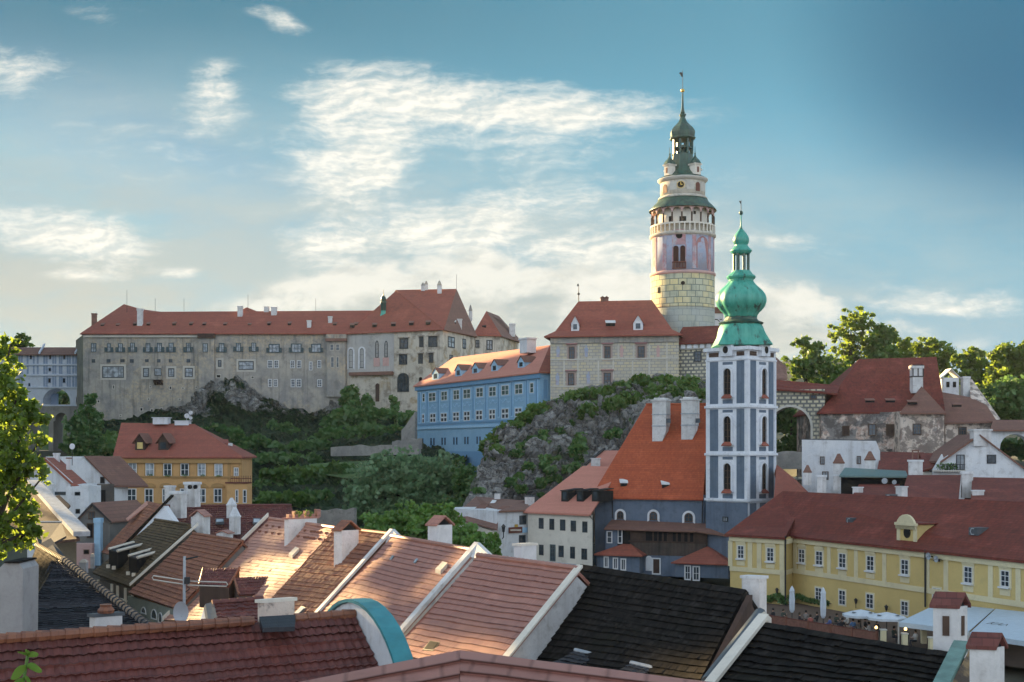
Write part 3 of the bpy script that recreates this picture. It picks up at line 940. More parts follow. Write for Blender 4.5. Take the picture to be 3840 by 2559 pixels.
t = thing('roof_turret', 'little green copper bell turret on the castle ridge', 'turret', P(1438, 1190, 331))
m = MB()
c = P(1438, 1192, 332)
k = 332 / F
m.frustum(c, 26 * k, 26 * k, 18 * k, 18 * k, 16 * k)
m.box(c + up(16 * k), 17 * k, 17 * k, 10 * k)
m.build('base', M['cop'], t)
m = MB()
for i in range(8):
    a = i * math.pi / 4 + .3
    q = c + V((math.cos(a), math.sin(a), 0)) * 8.5 * k + up(26 * k)
    m.tube([q, q + up(32 * k)], 1.6 * k, 5)
m.build('post', M['cop2'], t)
m = MB()
m.lathe(c, [(12 * k, 56 * k), (12 * k, 60 * k), (8 * k, 63 * k), (10 * k, 70 * k), (8 * k, 77 * k), (3 * k, 83 * k), (1.2 * k, 90 * k), (1 * k, 104 * k), (0, 106 * k)], 8)
m.build('dome', M['cop2'], t)
# small hipped annex right of the palace
anx = thing('castle_annex', 'small hipped castle house behind the palace, partly hidden by the blue roof', 'castle annex', P(1850, 1400, 345))
aA, aB, aC = P(1777, 0, 341), P(1875, 0, 343), P(1945, 0, 362)
wa, war = Wall(aA, aB), Wall(aB, aC)
zA = P(0, 1259, 342).z
walls(anx, [aA, aB, aC, aC + V((-6, 12, 0)), aA + V((0, 26, 0))], zB, zA - .2, M['palace'])
ap1, ap2 = P(1824, 1167, 349), P(1872, 1186, 366)
ar = roofpoly(anx, [[V((aA.x - .3, aA.y - .8, zA)), V((aB.x + .4, aB.y - .8, zA)), ap1]], M['tile_far'])
roofpoly(anx, [[V((aB.x + .4, aB.y - .8, zA)), V((aC.x + 1, aC.y, zA)), ap2, ap1], [V((aC.x + 1, aC.y, zA)), V((aA.x, aA.y + 26, zA)), V((aA.x - .3, aA.y - .8, zA)), ap1, ap2]], M['tile_grey'], 'hip_roof')
for a in [(2085, 665, 2140, 755), (1985, 665, 2020, 735)]:
    window(anx, wa, *z2(*a), M['framed'], M['glassl'], .25, .14, 2, 2, bar=.2)
chimney(ar, 1910, 1215, 1932, 1264, 356)
vent(ar, 1815, 1231, 343.5, 1.0, M['dark'])
# ------------------------------------------------------------------ blue building below the castle
bl = thing('blue_building', 'long sky blue building with pink hipped roof on the slope', 'building', P(1800, 1750, 250))
bA, bB = P(1565, 0, 281), P(2026, 0, 231.3)
wb = Wall(bA, bB)
zb0, zbe = P(1800, 1752, 255).z - 1, P(1565, 1448, 281).z
inw = -wb.N
bC = bB + inw * 15 ; bD = bA + inw * 15
walls(bl, [bA, bB, bC, bD], zb0 - 3, zbe - .2, M['blue'])
wbr = Wall(bB, bC)
ov = wb.N * .7
E = lambda p, o=V((0, 0, 0)): V((p.x, p.y, zbe)) + o
RL, RR = P(1699, 1342, 280), P(2062, 1295, 245.5)
eL_, eR_ = E(bA, ov - wb.X * .7), E(bB, ov + wb.X * .7)
br = roofpoly(bl, [[eL_, eR_, RR, RL], [E(bC, inw * .7 + wb.X * .7), E(bD, inw * .7 - wb.X * .7), RL, RR], [E(bD, inw * .7 - wb.X * .7), eL_, RL]], M['tile_pink'])
roofpoly(bl, [[eR_, E(bC, inw * .7 + wb.X * .7), RR]], M['tile_far'], 'hip_end')
m = MB()
wb.band(m, bA - wb.X * .4, bB + wb.X * .4, zbe - 1.1, zbe - .26, 0, .45)
m.build('eaves_cornice', M['blued'], bl)
def alongb(v1565, v2026, h0, h1, out):
    m = MB()
    z = P(1565, v1565, 281).z
    wb.band(m, bA, bB, z + h0, z + h1, 0, out)
    return m
alongb(1606, 1590, -.35, .1, .25).build('string_course', M['bluel'], bl)
alongb(1598, 1590, .1, .5, .15).build('lower_string_course', M['blued'], bl)
m = MB()
zq = P(1700, 1693, 265).z
wb.band(m, bA, bB, zb0 - 3, zq, 0, .12)
m.build('plinth', M['blued'], bl)
for x, yt, yb in ((250, 1005, 1290), (350, 992, 1282), (455, 978, 1278), (560, 966, 1272), (665, 955, 1265), (780, 942, 1258), (895, 930, 1248), (1015, 915, 1240), (1150, 900, 1225), (1238, 890, 1215), (178, 1015, 1300)):
    a, b = z3(x - 11, yt), z3(x + 11, yb)
    m = MB()
    wb.rect(m, a[0], a[1], b[0], b[1], 0, .10)
    p = m.build('pilaster', M['bluel'], bl)
    m = MB()
    wb.rect(m, a[0] + 2, a[1] + 4, b[0] - 2, b[1] - 4, .05, .14)
    m.build('pilaster_panel', M['blued'], p)
top = [(205, 1028, 228, 1105), (262, 1020, 325, 1100), (375, 1008, 430, 1092), (485, 995, 540, 1085), (575, 988, 640, 1075), (692, 975, 755, 1062), (808, 965, 872, 1055), (920, 953, 988, 1045), (1042, 940, 1112, 1035), (1178, 930, 1212, 1025)]
for a in top:
    window(bl, wb, *z3(*a), M['framew'], M['glassb'], .14, .12, 2 if a[2] - a[0] > 40 else 1, 2, bar=.1, sur=M['bluel'], surw=.25)
for a in [(203, 1215, 222, 1295), (275, 1210, 325, 1290), (372, 1205, 427, 1285), (482, 1197, 538, 1278), (580, 1190, 635, 1275), (690, 1180, 748, 1268), (810, 1172, 865, 1262), (922, 1165, 985, 1255), (1042, 1158, 1105, 1240), (1178, 1150, 1210, 1228)]:
    window(bl, wb, *z3(*a), M['framew'], M['glass'], .14, .12, 2 if a[2] - a[0] > 40 else 1, 2, bar=.3, sur=M['bluel'], surw=.25)
for i, a in enumerate(top[:9]):                                   # painted scrolls between the two rows
    x0, x1 = a[0], a[2]
    yb = a[3] + 32
    m = MB()
    for j in range(9):
        f = j / 8
        q0 = z3(x0 + (x1 - x0) * f, yb + 20 + 14 * math.sin(f * 9.0) - 4)
        wb.rect(m, q0[0] - 1.6, q0[1] - 2.2, q0[0] + 1.6, q0[1] + 2.2, 0, .05 + .003 * j)
    m.build('scroll_ornament', M['bluel'], bl)
for x, y in ((200, 1432), (275, 1428), (375, 1425), (482, 1422), (582, 1418), (692, 1415), (808, 1412), (920, 1408)):
    for dx in ((0,) if x == 200 else (0, 26)):
        window(bl, wb, *z3(x + dx, y, x + dx + 16, y + 72), M['blued'], M['glass'], .1, .08)
zz6 = zoomer(1600, 1550, ZS)
for x in (120, 235, 340, 447):
    window(bl, wb, *zz6(x, 418, x + 46, 467), M['framew'], M['glass'], .16, .1, 2, 1, bar=.25)
window(bl, wbr, 2034, 1420, 2056, 1500, M['blue'], M['blued'], .2, .1, name='blind_panel')
for x0, x1, y0, y1 in ((290, 350, 845, 905), (500, 555, 815, 875), (652, 712, 800, 850), (825, 885, 772, 830), (1065, 1125, 742, 795)):
    a = z3(x0, y0, x1, y1)
    dormer(br, wb, a[0], a[1], a[2], a[3], (eL_, eR_, RR), 3.0, M['bluel'], M['tile_brown'], 'gable', rise=1.1)
chimney(br, 1950, 1269, 2008, 1325, 247, M['white'], X=wb.X, dep=2)
# ------------------------------------------------------------------ painted castle house by the round tower
lc = thing('painted_castle_house', 'cream sgraffito painted castle house with hipped red roof beside the round tower', 'castle house', P(2300, 1520, 227))
lA, lB = P(2064, 0, 229), P(2545, 0, 225)
wl = Wall(lA, lB)
zl = P(2064, 1263, 229).z
lC, lD = lB - wl.N * 16, lA - wl.N * 16
walls(lc, [lA, lB, lC, lD], 24, zl - .2, M['sgraf'])
BELL = []
def bell_roof(par, ring, rl, rr, mat, t=.25, f=.32, drop=.16):
    """Hipped roof with flared eaves: ring = front left, front right, back right, back left."""
    a, b, c, d = ring
    mid = [p.lerp(q, f) for p, q in zip((a, b, c, d), (rl, rr, rr, rl))]
    for p in mid:
        p.z -= drop * (rl.z - a.z)
    A, B, C, D = mid
    BELL[:] = [A, B, rr]
    return roofpoly(par, [[a, b, B, A], [A, B, rr, rl], [b, c, C, B], [B, C, rr], [c, d, D, C], [C, D, rl, rr], [d, a, A, D], [D, A, rl]], mat, t=t)
oo = 1.0
Z = lambda p, q: V((p.x, p.y, zl)) + q
ring = [Z(lA, wl.N * oo - wl.X * oo), Z(lB, wl.N * oo + wl.X * .6), Z(lC, -wl.N * oo + wl.X * .6), Z(lD, -wl.N * oo - wl.X * oo)]
lr = bell_roof(lc, ring, P(2169, 1131, 236.5), P(2445, 1126, 234), M['tile_far'])
m = MB()
wl.band(m, lA, lB, zl - 1.25, zl - .26, 0, .3)
m.build('frieze', M['castle'], lc)
for y in (722, 965):
    m = MB()
    a = z4(400, y)
    zc = wl.at(*a).z
    wl.band(m, lA, lB, zc - .12, zc + .12, 0, .1)
    m.build('painted_band', M['trimw'], lc)
for x, y0, y1 in ((520, 725, 960), (645, 725, 960), (830, 725, 940), (965, 725, 900), (1140, 725, 860), (1290, 725, 860), (1450, 560, 850), (650, 580, 720), (860, 580, 720), (1010, 580, 720), (1150, 580, 720), (1290, 580, 720)):
    m = MB()
    wl.rect(m, *z4(x - 7, y0 + 4, x + 7, y1 - 4), 0, .06)
    m.build('painted_pilaster', M['trimw'], lc)
for x, y0, y1 in ((720, 590, 700), (1040, 590, 700), (1370, 590, 700), (465, 600, 700), (740, 830, 945), (460, 840, 955)):   # faded painted figures
    m = MB()
    a = z4(x, y0)
    b = z4(x, y1)
    h = b[1] - a[1]
    for du, dv0, dv1, wd in ((0, .02, .2, 3), (0, .22, .55, 7), (0, .56, .98, 5.5)):
        wl.rect(m, a[0] - wd + du, a[1] + h * dv0, a[0] + wd + du, a[1] + h * dv1, 0, .05)
    m.build('faded_fresco', M['bluf'] if x < 760 else M['pinkl'], lc)
for a in [(562, 605, 615, 715), (885, 600, 940, 712), (1185, 598, 1250, 705), (555, 845, 612, 955), (878, 840, 945, 945)]:
    u0, v0, u1, v1 = z4(*a)
    o = window(lc, wl, u0, v0, u1, v1, M['frameb'], M['glass'], .14, .14, 2, 3, bar=.1, sur=M['rosy'], surw=.35)
    m = MB()
    wl.rect(m, u0 - 10, v0 - 12, u1 + 10, v0 - 8, 0, .5)
    m.build('hood_mould', M['pinkd'], o)
for a in ((583, 395, 655, 462), (1145, 388, 1232, 456)):
    dormer(lr, wl, *z4(*a), tuple(BELL), 3.2, M['white'], M['tile_far'], 'gable', rise=1.35)
vent(lr, 2290, 1220, 227.6, 1.6, M['whitec'], .9)
for x in (2260, 2275):
    chimney(lr, x - 8, 1112, x + 6, 1135, 236, M['tile_brown'], style='house', dep=1)
m = MB()
m.tube([P(2170, 1135, 236.4), P(2170, 1068, 236.4)], .09, 6, 0, .04)
m.lathe(P(2170, 1103, 236.4), [(0, -.35), (.3, 0), (0, .35)], 8)
m.prism([P(2164, 1074, 236.4), P(2170, 1074, 236.4), P(2170, 1064, 236.4), P(2165, 1066, 236.4)], V((0, .05, 0)))
m.build('weathervane', M['iron'], lr)
# lower wing with white scalloped frieze
lw = thing('sgraffito_gate_wing', 'low sgraffito wing with red roof and scalloped frieze, right of the painted house', 'castle house', P(2600, 1450, 226))
gA, gB = P(2530, 0, 226.5), P(2760, 0, 222)
wg = Wall(gA, gB)
zg = P(2600, 1287, 225).z
walls(lw, [gA, gB, gB - wg.N * 9, gA - wg.N * 9], 22, zg, M['letter'])
roofpoly(lw, [[V((gA.x, gA.y, zg)) + wg.N * .8, V((gB.x, gB.y, zg)) + wg.N * .8, V((gB.x, gB.y, zg + 3.4)) - wg.N * 5, V((gA.x, gA.y, zg + 3.4)) - wg.N * 5], [V((gB.x, gB.y, zg)) - wg.N * 9.8, V((gA.x, gA.y, zg)) - wg.N * 9.8, V((gA.x, gA.y, zg + 3.4)) - wg.N * 5, V((gB.x, gB.y, zg + 3.4)) - wg.N * 5]], M['tile_deep'])
m = MB()
zc = zg - 1.05
wg.band(m, gA, gB, zc - .1, zg - .02, 0, .35)
fr = m.build('frieze', M['castle'], lw)
m = MB()
for i in range(9):
    c = gA + wg.X * (.5 + i * 1.15)
    m.prism([p + wg.N * .35 for p in arch(V((c.x - .4 * wg.X.x, c.y - .4 * wg.X.y, 0)), V((c.x + .4 * wg.X.x, c.y + .4 * wg.X.y, 0)), zc + .1, zg - .12, 6)], wg.N * .1)
m.build('scallop', M['white'], fr)
window(lw, wg, *z4(1697, 645, 1762, 742), M['framed'], M['glass'], .16, .12, 2, 3, bar=.1)
# ------------------------------------------------------------------ round castle tower
TC, TD = 2560.0, 240.0
tk = TD / F
tw = thing('castle_tower', 'round painted castle tower with arcaded gallery and green copper lantern spire', 'tower', P(TC, 1420, TD))
tc = V((P(TC, 0, TD).x, TD, 0))
tz = lambda v: CZ + (CV - v) * tk
zA_ = zoomer(2300, 250, 2.6133)
zB_ = zoomer(2300, 750, 2.6133)
def cyl(name, prof, mat, n=64, parent=None, smooth=True, **k):
    m = MB()
    m.lathe(tc, [(r * tk, tz(v)) for r, v in prof], n, **k)
    o = m.build(name, mat, parent or tw)
    if smooth:
        o.data.polygons.foreach_set('use_smooth', [abs(p.normal.z) < .95 for p in o.data.polygons])
    return o
def uvwrap(o, r):
    """Replaces the metre coordinates by arc length round the shaft, so courses run level round it."""
    me = o.data
    ul = me.uv_layers[0].data
    for p in me.polygons:
        for li in p.loop_indices:
            q = me.vertices[me.loops[li].vertex_index].co + ORG[o] - tc
            a = math.atan2(q.x, -q.y)
            ul[li].uv = (a * r, q.z)
cl = lambda v, a, b: max(a, min(b, v))
def cpatch(mb, u0, v0, u1, v1, rpx, t=.12, mi=0, head=None):
    """A raised patch following the round wall of radius rpx (photo pixels)."""
    a0, a1 = (math.asin(cl((u - TC) / rpx, -.995, .995)) for u in (u0, u1))
    n = 8
    zb, zt = tz(v1), tz(v0)
    inn, outt = [], []
    ol = [(a0, zb), (a1, zb)]
    if head == 'arch':
        rise = (a1 - a0) / 2 * rpx * tk
        for i in range(11):
            w = math.pi * i / 10
            ol.append(((a0 + a1) / 2 + math.cos(w) * (a1 - a0) / 2, zt - rise + math.sin(w) * rise))
    elif head == 'round':
        ol = [((a0 + a1) / 2 + math.cos(2 * math.pi * i / 16) * (a1 - a0) / 2, (zb + zt) / 2 + math.sin(2 * math.pi * i / 16) * (zt - zb) / 2) for i in range(16)]
    else:
        ol = [(a0 + (a1 - a0) * i / n, zb) for i in range(n + 1)] + [(a1 + (a0 - a1) * i / n, zt) for i in range(n + 1)]
    R0 = rpx * tk
    pt = lambda a, z, r: tc + V((math.sin(a) * r, -math.cos(a) * r, z))
    k = len(ol)
    fs = [[i, (i + 1) % k, k + (i + 1) % k, k + i] for i in range(k)]
    if head:
        fs.append(list(range(k, 2 * k)))
    else:
        h = k // 2
        fs += [[k + i, k + i + 1, k + k - 2 - i, k + k - 1 - i] for i in range(h - 1)]
    mb.add([pt(a, z, R0 - .1) for a, z in ol] + [pt(a, z, R0 + t) for a, z in ol], fs, mi)
    return mb
o = cyl('lower_shaft', [(119, 1480), (119, 1161)], M['shaft2']); uvwrap(o, 6)
o = cyl('shaft', [(120.5, 1161), (119, 1158), (119, 1037)], M['shaft']); uvwrap(o, 6)
cyl('string_course', [(118, 1041), (123, 1037), (123, 1030), (116, 1027)], M['pinkl'])
pb = cyl('fresco_storey', [(116, 1032), (116, 893)], M['bluf'])
cyl('gallery_floor', [(116, 899), (124, 893), (124, 886), (118, 883), (60, 883)], M['creamt'])
m = MB()
for k in range(40):
    a = math.radians(-175 + k * 9)
    for wv, t_ in ((.010, 0),):
        q = tc + V((math.sin(a), -math.cos(a), 0)) * 119 * tk
        m.box(q + up(tz(884)), .22, .2, tz(857) - tz(884), V((math.cos(a), math.sin(a), 0)))
m.lathe(tc, [(117 * tk, tz(857)), (121 * tk, tz(857)), (121 * tk, tz(851)), (117 * tk, tz(851))], 64)
m.build('balustrade', M['cream'], tw)
cyl('gallery_wall', [(92, 884), (92, 786)], M['cream'])
g = MB()
for k in range(20):                                                # gallery columns and arches
    a = R(9 + 18 * k)
    q = tc + V((math.sin(a), -math.cos(a), 0)) * 116 * tk
    MB().tube([q + up(tz(853)), q + up(tz(815))], .16, 7).build('gallery_column', M['wood'], tw)
    a2 = R(9 + 18 * (k + 1))
    n = 8
    seg = []
    for i in range(n + 1):
        f = i / n
        aa = a + (a2 - a) * f
        s = math.sqrt(max(0, 1 - (2 * f - 1) ** 2))
        seg.append((aa, tz(815) + s * (tz(796) - tz(815))))
    ring_ = lambda aa, z, r: tc + V((math.sin(aa) * r, -math.cos(aa) * r, z))
    zt_ = tz(788)
    for i in range(n):
        (p0, q0), (p1, q1) = seg[i], seg[i + 1]
        r0_, r1_ = 113.5 * tk, 117.5 * tk
        g.add([ring_(p0, q0, r1_), ring_(p1, q1, r1_), ring_(p1, zt_, r1_), ring_(p0, zt_, r1_), ring_(p0, q0, r0_), ring_(p1, q1, r0_), ring_(p1, zt_, r0_), ring_(p0, zt_, r0_)], [[0, 1, 2, 3], [5, 4, 7, 6], [0, 4, 5, 1]])
g.build('gallery_arcade', M['pinkl'], tw)
cyl('gallery_roof', [(60, 790), (118, 790), (126, 795), (125, 791), (112, 776), (98, 763), (92, 752), (60, 748)], M['cop2'])
cyl('drum_cornice', [(84, 754), (93, 752), (92, 747), (87, 742), (84, 741)], M['creamt'])
dr = cyl('drum', [(84, 748), (83, 682)], M['creamt'])
cyl('drum_top_cornice', [(83, 690), (88, 686), (94, 680), (94, 677), (86, 674)], M['trimw'])
cyl('upper_roof', [(94.5, 677.5), (93, 675), (72, 664), (58, 650), (48, 628), (42, 605), (39, 586), (38, 582), (20, 581)], M['cop2'], 8, rot=R(22.5), smooth=False)
m = MB()
for k in range(8):
    a = R(22.5 + 45 * k)
    q = tc + V((math.cos(a), math.sin(a), 0)) * 36 * tk
    m2 = MB()
    m2.box(q + up(tz(582)), .42, .42, tz(522) - tz(582), V((math.sin(a), -math.cos(a), 0)))
    m2.build('lantern_post', M['cop2'], tw)
m.lathe(tc, [(39 * tk, tz(556)), (39 * tk, tz(560)), (33 * tk, tz(560)), (33 * tk, tz(556))], 8, rot=R(22.5))
m.lathe(tc, [(12 * tk, tz(582)), (12 * tk, tz(565)), (5 * tk, tz(545)), (0, tz(543))], 10)
m.build('lantern_rail', M['cop2'], tw)
cyl('lantern_dome', [(30, 527), (42, 527), (50, 522), (50, 519), (45, 516), (47, 507), (48, 499), (45, 490), (38, 480), (27, 470), (18, 460), (12, 448), (9, 440), (12, 436), (12, 432), (7, 428), (9, 424), (6, 414), (4.2, 400), (2.6, 350), (0, 349)], M['cop2'], 8, rot=R(22.5), smooth=False)
m = MB()
for k in range(4):
    a = R(45 + 90 * k)
    q = tc + V((math.cos(a), math.sin(a), 0)) * 13 * tk + up(tz(432))
    m.lathe(q, [(0, -.2), (.17, 0), (0, .2)], 6)
m.build('spire_ornament', M['cop2'], tw)
m = MB()
m.lathe(tc, [(0, tz(348)), (5 * tk, tz(346)), (8 * tk, tz(340.5)), (5 * tk, tz(335)), (0, tz(333))], 12)
m.build('ball', M['gold'], tw, True)
m = MB()
m.tube([tc + up(tz(335)), tc + up(tz(264))], .05, 5)
m.prism([P(2560, 274, TD), P(2551, 271, TD), P(2546, 276, TD), P(2552, 280, TD), P(2553, 286, TD), P(2560, 290, TD)], V((0, .06, 0)))
m.build('weathervane', M['iron'], tw)
for k in range(4):                                                 # corner turrets on the upper roof
    a = R(-54 + 90 * k)
    c = tc + V((math.sin(a), -math.cos(a), 0)) * 66 * tk + up(tz(668))
    X = V((math.cos(a), math.sin(a), 0))
    m = MB()
    m.box(c, 28 * tk, 30 * tk, 40 * tk, X)
    m.box(c + up(36 * tk), 36 * tk, 38 * tk, 5 * tk, X)
    t_ = m.build('turret', M['cream'], tw)
    m = MB()
    f = c + V((math.sin(a), -math.cos(a), 0)) * 15.2 * tk
    m.box(f + up(8 * tk), 8 * tk, .16, 20 * tk, X)
    m.build('turret_window', M['redw'], t_)
    m = MB()
    m.lathe(c, [(24 * tk, 41 * tk), (21 * tk, 48 * tk), (15 * tk, 56 * tk), (8 * tk, 62 * tk), (4 * tk, 70 * tk), (2 * tk, 76 * tk), (3.2 * tk, 80 * tk), (1.2 * tk, 84 * tk), (1 * tk, 104 * tk), (0, 106 * tk)], 8, rot=math.atan2(X.y, X.x) + R(22.5))
    m.build('turret_dome', M['cop2'], t_)
ck = MB()
cpatch(ck, 2531, 698, 2554, 721, 83.5, .1, head='round')
ck_ = ck.build('clock_face', M['dark'], tw)
m = MB()
for k in range(12):
    a = k * math.pi / 6
    u_, v_ = 2542.5 + 12.5 * math.cos(a), 709.5 + 12.5 * math.sin(a)
    cpatch(m, u_ - 1.4, v_ - 1.4, u_ + 1.4, v_ + 1.4, 83.5, .18)
cpatch(m, 2541.5, 700, 2543.5, 710, 83.5, .2); cpatch(m, 2542, 708.5, 2549, 710.5, 83.5, .2)
m.build('clock_hand_ring', M['gold'], ck_)
for a in ((780, 1170, 820, 1257), (480, 1180, 512, 1262)):
    m = MB()
    cpatch(m, *zA_(*a), 83.5, .1, head='arch')
    m.build('drum_window', M['redw'], tw)
for x0, y0, x1, y1 in ((535, 1165, 590, 1245), (690, 1165, 760, 1245), (835, 1160, 890, 1250)):
    m = MB()
    cpatch(m, *zA_(x0, y0, x1, y1), 83.5, .06)
    m.build('drum_panel', M['trimw'], tw)
m = MB()
for k in range(26):
    u_ = 2560 + 83 * math.sin(R(-85 + k * 170 / 25))
    cpatch(m, u_ - 1.3, 680, u_ + 1.3, 686, 86, .1)
m.build('cornice_hole', M['dark'], tw)
m = MB()
cpatch(m, *zB_(542, 340, 668, 485), 116, .06)
cpatch(m, *zB_(542, 485, 553, 716), 116, .06); cpatch(m, *zB_(664, 485, 674, 716), 116, .06)
cpatch(m, *zB_(732, 340, 770, 712), 116, .07)
cpatch(m, *zB_(460, 352, 492, 720), 116, .07); cpatch(m, *zB_(370, 372, 408, 738), 116, .07); cpatch(m, *zB_(900, 352, 925, 724), 116, .07)
cpatch(m, *zB_(965, 375, 982, 744), 116, .07)
m.build('fresco_pilaster', M['pinkw'], tw)
m = MB()
cpatch(m, *zB_(772, 400, 895, 706), 116, .05, head='arch')
m.build('fresco_niche', M['pinkd'], tw)
m = MB()
cpatch(m, *zB_(772, 356, 896, 392), 116, .10)
m.build('fresco_frieze', M['bluf'], tw)
m = MB()
cpatch(m, *zB_(578, 368, 638, 428), 116, .12, head='round')
m.build('oculus', M['dark'], tw)
for a in ((555, 495, 601, 652), (617, 495, 663, 652)):
    m = MB()
    cpatch(m, *zB_(*a), 116, .10, head='arch')
    m.build('twin_window', plain('dark_red_opening', (.05, .015, .012), .9) if a[0] == 555 else bpy.data.materials['dark_red_opening'], tw)
m = MB()
for k in range(9):
    x = 546 + k * 14.5
    cpatch(m, *zB_(x, 655, x + 7, 716), 119, .12)
cpatch(m, *zB_(542, 648, 668, 658), 120, .16); cpatch(m, *zB_(542, 708, 668, 718), 120, .16)
m.build('balcony', M['redw'], tw)
m = MB()
cpatch(m, *zB_(622, 836, 660, 874), 119, .10, head='round')
m.build('porthole', M['dark'], tw)
for x0, y0, x1, y1 in ((524, 196, 558, 264), (618, 205, 680, 266), (752, 150, 775, 180), (418, 880, 440, 935)):
    m = MB()
    cpatch(m, *zB_(x0, y0, x1, y1), 92 if y0 < 300 else 119, .1)
    m.build('gallery_door' if y0 < 300 else 'slit_window', M['dark'], tw)
# house gable just right of the tower
gh = thing('white_gable_chimney', 'small white zigzag topped chimney house right of the round tower', 'chimney', P(2687, 1290, 246))
m = MB()
m.box(P(2690, 1320, 246), 2.0, 2.0, P(0, 1178, 246).z - P(0, 1320, 246).z)
m.build('shaft', M['white'], gh)
m = MB()
m.box(P(2690, 1178, 246), 2.4, 2.4, .45)
m.box(P(2690, 1169, 246), 1.2, 1.2, .8)
m.build('cap', M['tile_brown'], gh)
m = MB()
for x in (2672, 2681, 2690, 2699):
    m.prism([P(x, 1197, 244.95), P(x + 9, 1206 if x % 2 == 0 else 1197, 244.95), P(x + 9, 1209 if x % 2 == 0 else 1200, 244.95), P(x, 1200, 244.95)], V((0, .06, 0)))
m.build('zigzag_band', M['dark'], gh)
# ------------------------------------------------------------------ ground, hills and cliffs
def S(x, a, b):
    t = min(1, max(0, (x - a) / (b - a)))
    return t * t * (3 - 2 * t)
def ground_h(x, y):
    h = 3.0 + 12.5 * (1 - S(y, 4, 38))
    h += 15.5 * S(y, 158, 200) * S(x - .17 * y, 4, 22)
    h += 17.0 * S(y, 285, 345) * (1 - S(x - .17 * y, 4, 22))
    h += 14.0 * S(y, 420, 1500) * (.6 + .4 * noise.noise(V((x * .002, y * .002, 0))))
    return h
xs = sorted(set([-3500, -2200, -1300, -800, -500, -350, -250] + list(range(-200, 241, 10)) + [300, 400, 550, 800, 1300, 2200, 3500]))
ys = sorted(set([-120, -60, -20, -5] + list(range(0, 461, 10)) + [500, 600, 750, 950, 1200, 1600, 2200, 3000, 4200, 6000]))
m = MB()
nx_ = len(xs)
m.add([V((x, y, ground_h(x, y))) for y in ys for x in xs], [[j * nx_ + i, j * nx_ + i + 1, (j + 1) * nx_ + i + 1, (j + 1) * nx_ + i] for j in range(len(ys) - 1) for i in range(nx_ - 1)])
m.build('ground', plaster('valley_ground', (.050, .062, .032), (.10, .09, .07), (.035, .035, .03), .6, .05), smooth=True, kind='structure')
def cliff(name, rows, mat, nu=90, nv=44, amp=1.6, seed=0.0):
    """A rock face through rows of (u, v, d) profile points from foot to top, broken up by noise."""
    m = MB()
    R_ = []
    for r in rows:
        pts = [P(*p) for p in r]
        out = []
        for i in range(nu):
            f = i / (nu - 1) * (len(pts) - 1)
            k = min(int(f), len(pts) - 2)
            out.append(pts[k].lerp(pts[k + 1], f - k))
        R_.append(out)
    g = []
    for j in range(nv):
        f = j / (nv - 1) * (len(R_) - 1)
        k = min(int(f), len(R_) - 2)
        g.append([R_[k][i].lerp(R_[k + 1][i], f - k) for i in range(nu)])
    vs = []
    for j in range(nv):
        for i in range(nu):
            p = g[j][i]
            w = min(1, 4 * min(j, nv - 1 - j) / nv + .25)
            q = p * .16 + V((seed, 0, 0))
            a_ = V((p.x * .42 + p.z * .2, p.y * .42, p.z * .26 - p.x * .16)) + V((noise.noise(p * .2), noise.noise(p * .2 + V((5, 0, 0))), 0)) * 1.2
            vo = noise.voronoi(a_ + V((seed, 0, 0)))[0]
            vf = noise.voronoi(a_ * 2.7)[0]
            d = noise.fractal(q, 1.0, 2.0, 5) * amp + min(vo[1] - vo[0], .6) * amp * 2.2 + min(vf[1] - vf[0], .6) * amp * .7 + noise.noise(p * 1.3) * .25 * amp
            vs.append(p + V((noise.noise(p * .3 + V((9, 9, 9))) * amp * .4, -d * w, d * w * .45)))
    m.add(vs, [[j * nu + i, j * nu + i + 1, (j + 1) * nu + i + 1, (j + 1) * nu + i] for j in range(nv - 1) for i in range(nu - 1)])
    return m.build(name, mat, kind='structure')
cliff('castle_cliff', [
    [(1690, 2000, 186), (1900, 1980, 188), (2100, 1960, 190), (2400, 1960, 192), (2800, 1960, 196)],
    [(1765, 1850, 197), (1950, 1840, 199), (2150, 1830, 200), (2450, 1800, 202), (2800, 1790, 205)],
    [(1800, 1740, 204), (1960, 1690, 207), (2170, 1660, 209), (2450, 1600, 212), (2800, 1590, 214)],
    [(1828, 1655, 210), (1990, 1580, 214), (2190, 1520, 217), (2450, 1450, 220), (2800, 1460, 220)],
    [(1850, 1640, 219), (2000, 1552, 221), (2200, 1472, 222.5), (2450, 1420, 224), (2800, 1445, 224)],
    [(1880, 1660, 227), (2040, 1560, 230), (2200, 1480, 245), (2450, 1430, 250), (2800, 1455, 250)]], M['rock'], 210, 110)
cliff('castle_rock', [
    [(-200, 1990, 225), (400, 1980, 225), (1000, 1990, 222), (1300, 1990, 215), (1750, 1950, 215)],
    [(-200, 1780, 268), (400, 1770, 262), (900, 1800, 258), (1250, 1790, 250), (1750, 1790, 235)],
    [(-200, 1790, 300), (250, 1770, 300), (400, 1660, 296), (900, 1680, 288), (1250, 1710, 280), (1750, 1740, 250)],
    [(-200, 1770, 330), (260, 1750, 326), (400, 1600, 322), (720, 1560, 320), (860, 1560, 321), (1000, 1590, 322), (1250, 1600, 312), (1500, 1600, 300), (1750, 1730, 270)],
    [(-200, 1770, 336), (280, 1740, 333), (400, 1590, 331), (720, 1530, 329.5), (800, 1440, 329), (900, 1425, 329), (1000, 1500, 329), (1180, 1560, 328), (1250, 1520, 325), (1500, 1560, 318), (1750, 1725, 285)],
    [(-200, 1780, 345), (280, 1750, 345), (400, 1590, 345), (720, 1540, 345), (800, 1500, 345), (900, 1500, 345), (1000, 1540, 345), (1180, 1580, 345), (1250, 1540, 340), (1500, 1600, 335), (1750, 1725, 300)]], M['rock2'], 230, 84, 1.9, 5.0)
